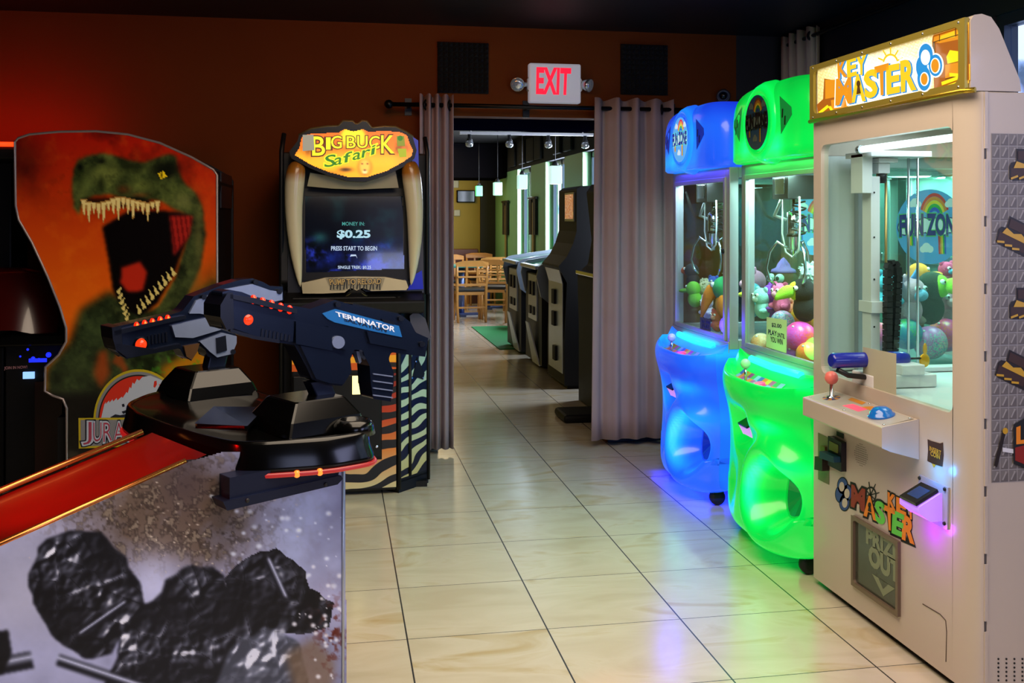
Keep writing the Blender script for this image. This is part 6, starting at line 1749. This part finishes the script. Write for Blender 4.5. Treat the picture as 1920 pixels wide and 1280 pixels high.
mb.tube([W_(0, .02), W_(0, .98)], .012, M_blk, 8); mb.tube([W_(1, .02), W_(1, .98)], .010, M_blk, 8)
mb.prism([W_(0, .0), W_(1, 0), W_(1, .06), W_(0, .06)], V((-.1, .1, 0)), M_blk)
mb.build('side_wing', bt)
mb = MB(); mb.tube([(XL, 5.06, .05), (XL, 5.06, 1.70), (XL + .01, 5.1, 1.79)], .012, M_blk, 8); mb.build('edge_molding', bt)
mb = MB(); mb.tube([(XR_ - .012, 5.06, .98), (XR_ - .012, 5.05, 1.70), (XR_ - .02, 5.1, 1.78)], .012, M_blk, 8); mb.build('edge_molding', bt)
mb = MB(); mb.box((XL, 5.06, .0), (XR_ - .012, 5.5, .03), M_blk); mb.build('base_plinth', bt)
# screen
plSc = Plane((0, 5.09, 1.3), V((0, -1, .10)))
mb = MB(); mb.poly(plSc, [ZA(*p) for p in [(120, 400), (1040, 400), (1050, 1240), (140, 1240)]], M_blackp, -.012)
fr = [(235, 560), (930, 560), (950, 1120), (225, 1130)]
mb.build('monitor_surround', bt)
A = Art(566, 764, 364, 516, 2.0)
n1 = fbm(A.U.shape, (4, 6), 4); n2 = fbm(A.U.shape, (8, 10), 14)
A.c[:] = H3('#05070f')
A.mix(np.clip((A.W - 440) / 50, 0, 1) * np.clip((n1 - .3) * 2.2, 0, 1) * np.clip((528 - A.W) / 40, 0, 1), '#1a2a9a')
A.mix(np.clip((n2 - .52) * 5, 0, 1) * np.clip((A.W - 440) / 30, 0, 1) * .7, '#2a3ac8'); A.mix(np.clip((n1 - .55) * 4, 0, 1) * .3, '#0e5a58'); A.spot(600, 445, 14, 10, '#2a6a6a', .5)
crt = A.mesh('screen', plSc, bt, attr_mat('crt_art', .08, .9, .6, .8), [ZA(*p) for p in [(255, 600), (580, 592), (905, 600), (912, 850), (915, 1078), (590, 1092), (262, 1105), (258, 850)]], .0)
mb = MB()
t_c, t_t, t_w = glow('crt_cyan', '#a8d8e8', 1.0), glow('crt_teal', '#2a9a92', .9), glow('crt_white', '#bcd0ea', 1.0)
def stext(s, x0, x1, y0, y1, m, b=.03): mb = MB(); mb.text(s, plSc.quad([ZA(x0, y0), ZA(x1, y0), ZA(x1, y1), ZA(x0, y1)]), m, .002, b); mb.build('lettering', crt)
stext('MONEY IN:', 503, 653, 768, 792, t_t, .012); stext('$0.25', 472, 688, 824, 880, t_c, .04); stext('PRESS START TO BEGIN', 430, 735, 930, 958, t_w, .02); stext('SINGLE TREK: $0.25', 475, 695, 1060, 1083, t_w, .02)
mb.poly(plSc, [ZA(*p) for p in [(555, 1000), (562, 985), (595, 985), (605, 1012), (595, 995), (565, 997)]], t_w, .002)
mb.build('cursor_mark', crt)
mb = MB(); M_bez = mat('bezel_black', '#040405', .35, spec=.25)
O_ = [(215, 545), (945, 545), (975, 850), (960, 1150), (215, 1160), (225, 850)]; I_ = [(252, 596), (908, 596), (918, 850), (918, 1082), (258, 1108), (252, 850)]
for i in range(6):
    j = (i + 1) % 6; mb.poly(plSc, [ZA(*O_[i]), ZA(*O_[j]), ZA(*I_[j]), ZA(*I_[i])], M_bez, .004)
mb.build('screen_bezel', bt)
# shelf above the screen
M_cream = mat('bone_plastic', '#8f8560', .35, var=.15, vscale=6)
plU = Plane((0, 5.03, 0), (0, -1, 0)); mb = MB()
mb.poly(plU, [ZA(*p) for p in [(290, 440), (540, 480), (660, 480), (860, 430), (880, 540), (745, 545), (600, 552), (430, 545), (270, 530)]], M_cream, 0)
mb.build('screen_visor', bt)
# tusks
plT = Plane((0, 4.99, 0), (0, -1, 0))
M_tusk = bpy.data.materials.new('ivory_tusk'); M_tusk.use_nodes = True
nt = M_tusk.node_tree; N = nt.nodes; L = nt.links; geo = N.new('ShaderNodeNewGeometry'); sp = N.new('ShaderNodeSeparateXYZ'); L.new(geo.outputs['Position'], sp.inputs[0])
mr = N.new('ShaderNodeMapRange'); mr.inputs['From Min'].default_value = 1.05; mr.inputs['From Max'].default_value = 1.68; L.new(sp.outputs['Z'], mr.inputs['Value'])
r = ramp(N, [(0, '#d2c8a6'), (.78, '#c4ba9a'), (.86, '#9a6420'), (1, '#5a3208')]); L.new(mr.outputs[0], r.inputs[0]); L.new(r.outputs[0], N['Principled BSDF'].inputs['Base Color']); N['Principled BSDF'].inputs['Roughness'].default_value = .28; N['Principled BSDF'].inputs['Coat Weight'].default_value = .3
for P_, R_ in (([(222, 372), (200, 400), (188, 480), (180, 600), (180, 730), (190, 900), (208, 1080), (226, 1205)], [.028, .046, .050, .046, .042, .036, .022, .005]),
               ([(940, 366), (955, 395), (968, 480), (982, 600), (990, 730), (990, 900), (978, 1080), (962, 1195)], [.028, .046, .050, .046, .042, .036, .022, .005])):
    mb = MB(); pts = [plT.px(*ZA(*p)) for p in P_]; mb.tube(pts, R_, M_tusk, 16); mb.build('tusk', bt, 0, 1)
# blue rounded pieces at the corners
m_bl = mat('blue_corner', '#16209a', .25, emit='#1a28c8', es=.25)
mb = MB(); mb.poly(plU, [ZA(*p) for p in [(935, 175), (1010, 225), (1020, 700), (985, 380), (900, 350), (965, 300), (945, 220)]], m_bl, .001); mb.poly(plU, [ZA(*p) for p in [(985, 1120), (1035, 1090), (1045, 1215), (940, 1220)]], m_bl, .001); mb.build('corner_panel', bt)
# marquee
plQ = Plane((0, 4.965, 0), (0, -1, 0)); mb = MB()
outer = [(165, 345), (150, 300), (205, 230), (215, 192), (300, 150), (400, 135), (480, 132), (512, 98), (572, 100), (590, 118), (612, 118), (640, 96), (664, 100), (702, 145), (790, 135), (860, 138), (930, 172), (975, 205), (1000, 290), (985, 345), (930, 392), (800, 455), (660, 500), (540, 495), (400, 455), (290, 410)]
M_mfr = mat('marquee_black', '#0c0a07', .3, spec=.3)
mb.prism([plQ.px(*ZA(*p)) for p in outer], (0, .09, 0), M_mfr); mq = mb.build('marquee', bt, .01)
mb = MB(); top = [plQ.px(*ZA(*p)) + V((0, .02, 0)) for p in outer[3:18]]; mb.tube(top, .010, mat('olive_bone', '#5a5434', .3), 8); mb.build('frame_molding', mq)
lit = [(188, 322), (218, 275), (230, 215), (240, 195), (290, 182), (480, 172), (520, 150), (580, 166), (610, 158), (640, 150), (682, 170), (780, 160), (900, 172), (938, 195), (945, 225), (975, 292), (965, 328), (910, 368), (800, 428), (660, 472), (540, 468), (420, 438), (300, 390)]
A = Art(550, 778, 236, 336, 1.6)
n1 = fbm(A.U.shape, (3, 8), 8)
A.c[:] = H3('#f07a10'); A.mix(np.clip((290 - A.W) / 40, 0, 1) * .5, '#e85a08'); A.mix(np.clip((A.W - 278) / 30, 0, 1), '#f8a818')
A.spot(662, 258, 24, 22, '#ffe020', 1.0, 4); A.mix(np.exp(-((A.W - 300) / 14) ** 2) * .5, '#ffc030')
A.mix(np.clip((n1 - .5) * 4, 0, 1) * np.exp(-((A.W - 278) / 12) ** 2), '#6a3a0a'); A.mix(np.clip((A.W - 318) / 8, 0, 1) * np.clip((650 - A.U) / 60, 0, 1), '#5a2a08'); A.spot(648, 318, 12, 4, '#3a1a06', .9)
A.mix(np.clip((A.U - 735) / 30, 0, 1) * .5, '#d87830')
# a plain tawny big cat face
A.spot(684, 314, 15, 17, '#c8801a', .9, 3); A.spot(684, 312, 10, 14, '#f0b84a', 1, 3); A.spot(684, 322, 5, 4, '#fbe0a0', .9, 2); A.spot(684, 319, 2.6, 1.6, '#3a1a08', .9); A.spot(679, 307, 1.8, 1.2, '#3a1a08', .9); A.spot(689, 307, 1.8, 1.2, '#3a1a08', .9); A.spot(684, 326.5, 3.4, .8, '#5a2a10', .8)
A.mesh('lit_panel', plQ, mq, attr_mat('safari_art', .3, .98), [ZA(*p) for p in lit], .001)
mb = MB(); m_by, m_bs, m_gr = glow('big_yellow', '#f8f020', 1.15), glow('big_shadow', '#8a3a04', .6), glow('safari_green', '#3a8a1a', .9)
BL = [('B', 305, 388, 200, 325), ('I', 398, 424, 205, 285), ('G', 430, 500, 195, 278), ('B', 534, 592, 198, 275), ('U', 604, 672, 196, 275), ('C', 684, 752, 196, 280), ('K', 764, 850, 192, 310)]
for ch, x0, x1, y0, y1 in BL:
    q = [ZA(x0, y0), ZA(x1, y0), ZA(x1, y1), ZA(x0, y1)]
    mb.text(ch, plQ.quad(q), m_bs, .0022, .06); mb.text(ch, plQ.quad(q), m_by, .0030, .01)
mb.face([plQ.px(*ZA(x, y), .0030) for x, y in [(700, 255), (740, 240), (745, 250), (705, 268)]], m_by)
for i, ch in enumerate('Safari'):
    x0 = 385 + i * 62; y0 = 335 - i * 11; hgt = (78, 48, 66, 48, 48, 60)[i]; yy = 408 - i * 17 - (0 if i else 4)
    q = [ZA(x0 + 8, yy - hgt), ZA(x0 + (70 if i == 0 else 52 if ch != 'i' else 22) + 8, yy - hgt - 10), ZA(x0 + (70 if i == 0 else 52 if ch != 'i' else 22), yy - 8), ZA(x0, yy)]
    mb.text(ch, plQ.quad(q), m_by, .0034, .06); mb.text(ch, plQ.quad(q), m_gr, .0040, .01)
mb.poly(plQ, [ZA(*p) for p in [(240, 188), (312, 186), (318, 290), (240, 296)]], glow('sticker_grey', '#b8b098', .7), .0034)
mb.poly(plQ, [ZA(*p) for p in [(865, 195), (918, 195), (922, 262), (870, 262)]], glow('sticker_lime', '#a8b030', .7), .0034); mb.poly(plQ, [ZA(*p) for p in [(872, 280), (930, 280), (932, 335), (885, 338)]], glow('sticker_yel', '#c8d020', .8), .0034)
mb.disc(plQ, *ZA(890, 210), 5, 5, MATS['safari_green'], .004)
mb.build('lettering', mq)
# lower bezel
plL = Plane((0, 4.985, 1.05), (0, -1, .25)); mb = MB()
lb = [(232, 1175), (390, 1140), (590, 1132), (790, 1135), (930, 1160), (945, 1205), (930, 1222), (700, 1228), (640, 1205), (600, 1225), (560, 1205), (520, 1238), (380, 1245), (240, 1245)]
mb.prism([plL.px(*ZA(*p)) for p in lb], (0, .06, 0), mat('bezel_bone', '#7d7458', .3, .2, var=.15)); bz = mb.build('lower_bezel', bt, .012, seg=3)
mb = MB(); mb.poly(plL, [ZA(*p) for p in [(392, 1142), (790, 1140), (760, 1222), (690, 1222), (640, 1200), (600, 1218), (560, 1200), (510, 1226), (430, 1226)]], mat('pump_plate', '#6e6440', .35), .0012)
for k in range(16):
    x = 420 + k * 22; mb.poly(plL, [ZA(x, 1222 - (k % 3) * 6), ZA(x + 9, 1222), ZA(x + 22 - (k % 2) * 14, 1150 + (k % 4) * 6), ZA(x + 12 - (k % 2) * 14, 1150)], M_ink, .0016)
mb.text('PUMP TO RELOAD', plL.quad([ZA(415, 1150), ZA(765, 1146), ZA(760, 1182), ZA(425, 1188)]), M_ink, .0022, .09); mb.text('PUMP TO RELOAD', plL.quad([ZA(415, 1150), ZA(765, 1146), ZA(760, 1182), ZA(425, 1188)]), mat('pump_gold', '#a8842a', .35), .0028, .02)
mb.build('pump_plate', bz)
# control deck and gun in its holster
mb = MB(); mb.prism([(XL + .02, 5.06, 1.0), (XL + .02, 4.90, .96), (XL + .02, 4.92, .90), (XL + .02, 5.06, .88)], (XR_ - XL - .06, 0, 0), M_blk); mb.build('control_deck', bt, .01)
mb = MB(); p = plT.px(806, 610)
hp = [(782, 592), (790, 586), (800, 588), (812, 598), (822, 632), (806, 652), (792, 648), (786, 620)]
mb.prism([plT.px(u - 14, v) for u, v in hp], (0, .045, 0), mat('gun_lilac', '#4a4858', .3)); mb.build('holstered_gun', bt, .01, seg=3)
mb = MB(); p = plT.px(668, 562); mb.lathe(p + V((0, .0, -.005)), (0, 1, .2), [(.06, 0), (.062, .02), (.05, .03)], M_gloss, 20); mb.tube([p + V((-.06, 0, .01)), p + V((0, -.004, .055)), p + V((.06, 0, .01))], .006, MATS['olive_bone'], 8); mb.build('trackball_cover', bt)

# =================================================================== dinosaur game cabinet
dt = thing('dinosaur_game_cabinet', 'sit down game cabinet with a large orange and green roaring reptile side panel', 'arcade cabinet', (-1.0, 5.4, 0))
YJ = 5.0; plJ = Plane((0, YJ, 0), (0, -1, 0))
prof = [(28, 266), (34, 259), (55, 252), (110, 247), (180, 246), (240, 252), (300, 268), (360, 295), (400, 318), (407, 328), (408, 940), (125, 940), (125, 765), (118, 748), (100, 742), (84, 733), (85, 688), (110, 665), (124, 640), (124, 615), (112, 575), (90, 520), (60, 455), (35, 412), (29, 385)]
W3 = [plJ.px(u, v) for u, v in prof]
for p in W3:
    if p.z < .1: p.z = .02
mb = MB(); mb.prism([p + V((0, .002, 0)) for p in W3], (0, .025, 0), M_blk); mb.build('side_panel', dt)
mb = MB(); mb.prism([p + V((0, .775, 0)) for p in W3], (0, .025, 0), M_blk); mb.build('side_panel', dt)
mb = MB(); mb.box((-1.0, YJ + .03, .02), (-.575, YJ + .77, 1.60), M_blk); mb.box((-1.30, YJ + .03, .02), (-1.0, YJ + .77, .42), M_blk)
top = [p for p in W3[3:10]]
mb.prism([p + V((0, .03, -.03)) for p in W3[2:10]] + [V((-.57, YJ + .03, 1.5)), V((-1.36, YJ + .03, 1.5))], (0, .74, 0), M_blk); mb.build('housing', dt)
mb = MB(); mb.tube(W3, .006, mat('clear_molding', '#9a8a88', .2, .3), 8, closed=True); mb.build('edge_molding', dt)
mb = MB(); mb.box((-.572, YJ + .2, 1.42), (-.566, YJ + .72, 1.6), M_mirror if False else mat('dark_vent', '#1a1c22', .3)); mb.build('rear_vent', dt)
A = Art(22, 412, 240, 944, 2.2)
n1 = fbm(A.U.shape, (9, 5), 2); n2 = fbm(A.U.shape, (26, 15), 12); n3 = fbm(A.U.shape, (70, 40), 22, 3, .7)
tt = np.clip((A.W - 240) / 330, 0, 1)[..., None]
A.c[:] = H3('#a01206') * (1 - tt) + H3('#d85a0a') * tt
A.mix(np.clip((n1 - .45) * 4, 0, 1) * np.clip((430 - A.W) / 160, 0, 1) * .75, '#2a0806'); A.mix(np.clip((n2 - .5) * 3, 0, 1) * .25, '#e87a14')
A.mix(np.exp(-((A.U - 40) / 50) ** 2 - ((A.W - 300) / 60) ** 2) * .6, '#280605')
scale_tex = np.clip((n3 - .35) * 1.6, 0, 1)
def skin(poly, dark, lite, soft=4, al=1.0):
    k = blur(inpoly(A.U, A.W, poly).astype(float), max(1, int(soft / A.step))) * al
    sh = np.clip((n2 - .3) * 1.8, 0, 1) * .6 + scale_tex * .4
    A.mix(k, H3(dark) * (1 - sh[..., None]) + H3(lite) * sh[..., None])
    return k
# generic big-jawed reptile, plain flat treatment
skin([(84, 735), (86, 690), (130, 640), (150, 580), (205, 545), (235, 560), (300, 590), (380, 540), (410, 520), (410, 760), (300, 820), (125, 790)], '#141a0c', '#46542a', 8)       # chest and shoulder
skin([(360, 560), (412, 470), (412, 700), (340, 690)], '#2a2a10', '#7a6a20', 14, .6)
skin([(348, 388), (380, 392), (386, 440), (376, 500), (350, 560), (305, 612), (258, 632), (215, 600), (203, 560), (225, 578), (262, 600), (298, 572), (328, 520), (350, 450)], '#14190c', '#5c6630', 3)               # lower jaw
A.fill([(192, 425), (240, 396), (300, 395), (358, 400), (350, 450), (326, 515), (296, 568), (262, 594), (228, 576), (212, 545), (204, 490)], '#080404', 3)                       # open mouth
A.fill([(318, 405), (362, 402), (356, 440), (326, 480)], '#a82018', 3, .9); A.mix(inpoly(A.U, A.W, [(318, 405), (362, 402), (356, 440), (326, 480)]) * (np.sin(A.U * .7 - A.W * .1) > .3) * .5, '#4a0808')
A.fill([(228, 502), (262, 490), (276, 510), (268, 545), (240, 548), (226, 530)], '#b02412', 4)                                                   # tongue
skin([(138, 318), (146, 300), (164, 292), (190, 287), (215, 291), (240, 300), (268, 306), (292, 296), (318, 288), (332, 294), (332, 318), (348, 345), (368, 362), (380, 388), (378, 408), (352, 402), (326, 392), (304, 378), (284, 374), (262, 382), (236, 374), (205, 364), (172, 368), (154, 382), (148, 402), (138, 390), (134, 350)], '#1c240f', '#7a8238', 3)   # snout and skull
for u_, v_, ru_, rv_, c_, a_ in ((200, 325, 34, 16, '#8a8e3e', .55), (165, 345, 16, 18, '#6a7434', .5), (270, 350, 26, 14, '#7c8236', .5), (345, 378, 18, 16, '#868244', .5), (150, 330, 8, 24, '#20280e', .6), (250, 312, 22, 8, '#181c0a', .7), (232, 355, 12, 8, '#7a2a10', .45), (262, 366, 16, 5, '#8a3a14', .45), (190, 345, 5, 16, '#1c200c', .6), (372, 440, 8, 60, '#6a6230', .5), (362, 520, 14, 40, '#4c5228', .5), (180, 620, 30, 40, '#4a5a30', .4), (150, 690, 30, 30, '#3c4824', .5)):
    A.spot(u_, v_, ru_, rv_, c_, a_ * 1.0, 1.2)
A.mix(np.clip((n3 - .55) * 5, 0, 1) * np.exp(-((A.U - 230) / 120) ** 2 - ((A.W - 335) / 45) ** 2) * .35, '#0e1206')
A.spot(310, 318, 26, 17, '#0c0e06', .9, 2); A.fill([(296, 326), (306, 320), (313, 330), (302, 336)], '#f0c81a', .5); A.spot(303, 328, 1.6, 5, '#100800', 1)
A.spot(150, 313, 6, 7, '#060804', .9); A.spot(190, 302, 8, 6, '#060804', .8); A.fill([(150, 372), (260, 368), (300, 384), (296, 392), (150, 384)], '#0a0a06', 3, .8)
for k in range(16):                                                             # teeth
    x = 152 + k * 9.2; y = 374 + 5 * math.sin(k * .6); L_ = 34 + 12 * math.sin(k * 2.1) - (8 if k > 11 else 0)
    A.fill([(x - 1, y), (x + 11, y), (x + 8, y + L_ * .6), (x + 5.5, y + L_)], '#a87a3a', 0); A.fill([(x + 1, y + 2), (x + 9.5, y + 2), (x + 7.5, y + L_ * .6), (x + 5.5, y + L_ - 2)], '#e0c478', 0)
for k in range(9):
    x = 322 - k * 8; y = 522 + k * 8.8; A.fill([(x + 2, y - 3), (x + 9, y - 8), (x - 3, y - 24)], '#d0b868', 0)
for k in range(6):
    x = 218 + k * 3; y = 548 + k * 10; A.fill([(x, y), (x + 6, y + 5), (x + 10, y - 12)], '#d0b868', 1)
A.fill([(175, 700), (185, 660), (200, 655), (206, 700), (190, 730)], '#9a3a10', 5, .8); A.fill([(210, 680), (222, 655), (240, 690), (235, 720), (228, 690)], '#9a3a10', 4, .7)
A.fill([(300, 690), (412, 630), (412, 760), (320, 760)], '#c87a12', 8, .8)
A.mix(np.clip((n3 - .5) * 6, 0, 1) * np.exp(-((A.U - 340) / 50) ** 2 - ((A.W - 690) / 22) ** 2), '#3a8a1a')
A.mix(np.clip((A.W - 725) / 25, 0, 1), '#060606'); A.mix(np.clip((A.W - 830) / 25, 0, 1) * np.clip((n2 - .45) * 4, 0, 1) * .6, '#4a4434')
A.mesh('side_art', plJ, dt, attr_mat('reptile_art', .18, .22, .4), prof, .0)  # print given a faint glow so the panel looks well lit
# emblem: disc with bone silhouette and name banner
mb = MB(); k = [0]
zj = lambda x, y: (x * .29685, 520 + y * .29685)
def J(pts, m, raw=False):
    k[0] += 1; mb.poly(plJ, [p if raw else zj(*p) for p in pts], m, .0012 + .0005 * k[0])
j_y, j_g, j_r, j_w, j_n = mat('em_yellow', '#c8b020', .4), mat('em_grey', '#8a8a92', .4), mat('em_red', '#b02414', .4, emit='#b02414', es=.25), mat('em_silver', '#a4a8b4', .4, emit='#a4a8b4', es=.18), mat('em_navy', '#1c2030', .4)  # red and silver also glow faintly, brightening the printed emblem
cx, cy = 875, 900
arc = lambda r, a0=-2, a1=182: [(cx + r * math.cos(math.radians(a)), cy - r * 1.13 * math.sin(math.radians(a))) for a in range(a0, a1, 4)]
J(arc(284), j_y); J(arc(270), j_g); J(arc(254), M_ink); J(arc(246), j_r)
sk = [(640, 888), (660, 800), (670, 785), (668, 800), (690, 775), (692, 790), (712, 768), (716, 782), (738, 760), (742, 775), (770, 752), (776, 760), (800, 722), (808, 730), (820, 690), (830, 700), (838, 662), (850, 672), (866, 640), (880, 650), (900, 628), (950, 618), (985, 632), (1030, 650), (1085, 690), (1105, 720), (1060, 745), (1010, 770), (960, 800), (930, 860), (925, 888)]
J(sk, j_w)
J([(975, 655), (990, 650), (992, 675), (980, 695), (970, 690)], j_r); J([(1005, 670), (1030, 685), (1040, 705), (1015, 715)], j_r)
for p in ([(800, 830), (820, 790), (835, 815), (850, 770), (862, 800), (890, 765), (892, 800), (860, 830), (880, 845), (830, 850)], [(770, 800), (785, 795), (790, 812), (776, 818)], [(770, 845), (800, 835), (805, 850), (780, 860)], [(700, 880), (730, 862), (760, 868), (800, 860), (860, 872), (860, 888), (700, 888)]): J(p, j_n)
J([(498, 885), (1250, 880), (1250, 1050), (500, 1078)], j_y); J([(512, 898), (1240, 893), (1240, 1040), (513, 1064)], j_g)
off = .0012 + .0005 * k[0]
xs = [(525, 585), (592, 645), (655, 712), (718, 790), (798, 850), (858, 910), (918, 945), (952, 1010)]
for ch, (x0, x1) in zip('JURASSIC', xs):
    q = [zj(x0, 912), zj(x1, 910), zj(x1, 1030 - (x0 - 525) * .02), zj(x0, 1042 - (x0 - 525) * .02)]
    if ch == 'J': q = [zj(x0, 908), zj(x1, 908), zj(x1, 1050), zj(x0, 1056)]
    mb.text(ch, plJ.quad(q), j_n, off + .0008, .09); mb.text(ch, plJ.quad(q), j_w, off + .0016, .045); mb.text(ch, plJ.quad(q), mat('em_pink', '#b0405a', .4), off + .0024, -.012)
mb.build('emblem', dt)

# =================================================================== dark cabinet at the far left with red neon edge
nt_ = thing('neon_game_cabinet', 'dark game cabinet with red neon top edge left of the reptile panel', 'arcade cabinet', (-1.9, 5.5, 0))
XN0, XN1 = -2.3, -1.53
mb = MB()
mb.box((XN0, 5.40, .0), (XN1 - .12, 5.80, .72), M_blk); mb.box((XN0, 5.52, .72), (XN1 - .12, 5.80, 1.66), M_blk)
mb.box((XN0, 5.30, 1.66), (XN1, 5.80, 1.72), M_blk)
mb.build('body', nt_, .01)
mb = MB(); mb.tube([(XN0, 5.30, 1.735), (XN1 + .02, 5.30, 1.735)], .012, mat('neon_red', '#ff3010', .3, emit='#ff3a10', es=2.2), 10); mb.tube([(XN0, 5.30, 1.735), (XN1 + .03, 5.30, 1.735)], .004, glow('neon_core', '#ffb040', 3), 6); mb.build('neon_tube', nt_)
mb = MB(); a = onY(3, 612, 5.25); b = onY(112, 632, 5.25)
mb.grid(lambda s, t: V((a.x - .2 + (b.x - a.x + .18) * s, 5.20 + .16 * t + .08 * (2 * s - 1) ** 2, 1.12 - .30 * (1 - t) ** 2 - .12 * max(0, s - .6) ** 1)), 16, 10, mat('red_seat', '#4a0c08', .25, coat=.4)); mb.build('seat_back', dt)
mb = MB(); m_blu = glow('blue_led', '#1a2aff', 1.5)
mb.box((-1.62, 5.20, .74), (-1.31, 5.5, .80), M_gloss); cpn = mb.build('control_panel', dt, .01)
mb = MB()
for u, v, r in ((91, 665, .013), (52, 655, .006), (62, 672, .010), (73, 674, .008), (38, 668, .005)): mb.ell(onY(u, v, 5.19), r, m_blu, nu=12, nv=8)
p, q = onY(55, 672, 5.195), onY(88, 678, 5.195); mb.box((p.x, 5.185, q.z), (q.x, 5.195, p.z), m_blu); mb.build('lit_button', cpn)
plN2 = Plane((0, 5.316, 0), (0, -1, 0)); mb = MB()
mb.text('JOIN IN NOW!', plN2.quad([(8, 687), (51, 685), (51, 692), (8, 694)]), mat('join_text', '#8a6a6a', .5, emit='#7a4a4a', es=.3), .001, .02); mb.build('lettering', dt)
mb = MB(); p, q = plN2.px(44, 697), plN2.px(65, 709); mb.box((p.x, 5.305, q.z), (q.x, 5.318, p.z), mat('coin_blue_lit', '#7aa8e8', .3, emit='#8ab8ff', es=1.4)); mb.build('coin_slot', dt)
mb = MB(); p, q = plN2.px(67, 715), plN2.px(122, 900); mb.box((p.x, 5.300, .03), (q.x - .01, 5.318, p.z), mat('front_lower_panel', '#2a0808', .3)); mb.build('front_lower_panel', dt)  # dark red base stands in for red reflected on the panel
mb = MB(); mb.box((-1.62, 5.32, .02), (-1.305, 5.77, .74), M_blk); mb.build('front_box', dt, .006)

# =================================================================== lamps
light('ceiling_wash', 'AREA', (.55, 2.2, 2.48), 85, '#ffe8cc', 1.6, 2.4, rot=(0, 0, 0))
light('front_daylight', 'AREA', (1.2, -2.2, 1.7), 26, '#c8d2ff', 1.6, 1.4, target=(.6, 3.5, .8))
light('window_daylight', 'AREA', (2.74, .6, 1.5), 34, '#c8ccff', 1.2, 1.2, target=(0, 1.6, .9))
light('red_monitor', 'SPOT', (-1.25, 1.95, 1.30), 190, '#ff0c04', .05, target=(-.60, 2.44, .765), spot=30, blend=.8)
light('neon_glow', 'AREA', (-1.75, 5.55, 1.80), 2.2, '#ff1404', .9, .1, target=(-1.75, 5.87, 1.95))
for y0, y1 in wins:
    light('yard_light', 'AREA', (XB + .06, (y0 + y1) / 2, 1.45), 80, '#dfeaff', 1.2, .9, rot=(0, math.radians(90), 0))
light('dining_ceiling', 'AREA', (1.0, 14.6, 2.45), 45, '#ffe2b0', 1.5, 1.5, rot=(0, 0, 0))
light('mustard_wash', 'AREA', (1.6, 15.2, 1.9), 9, '#ffd870', .5, .4, target=(1.9, 16.2, .9))
light('orange_wall_wash', 'SPOT', (.2, 4.4, 2.46), 15, '#ff9438', .15, target=(.35, 5.9, 2.25), spot=150, blend=1.0)
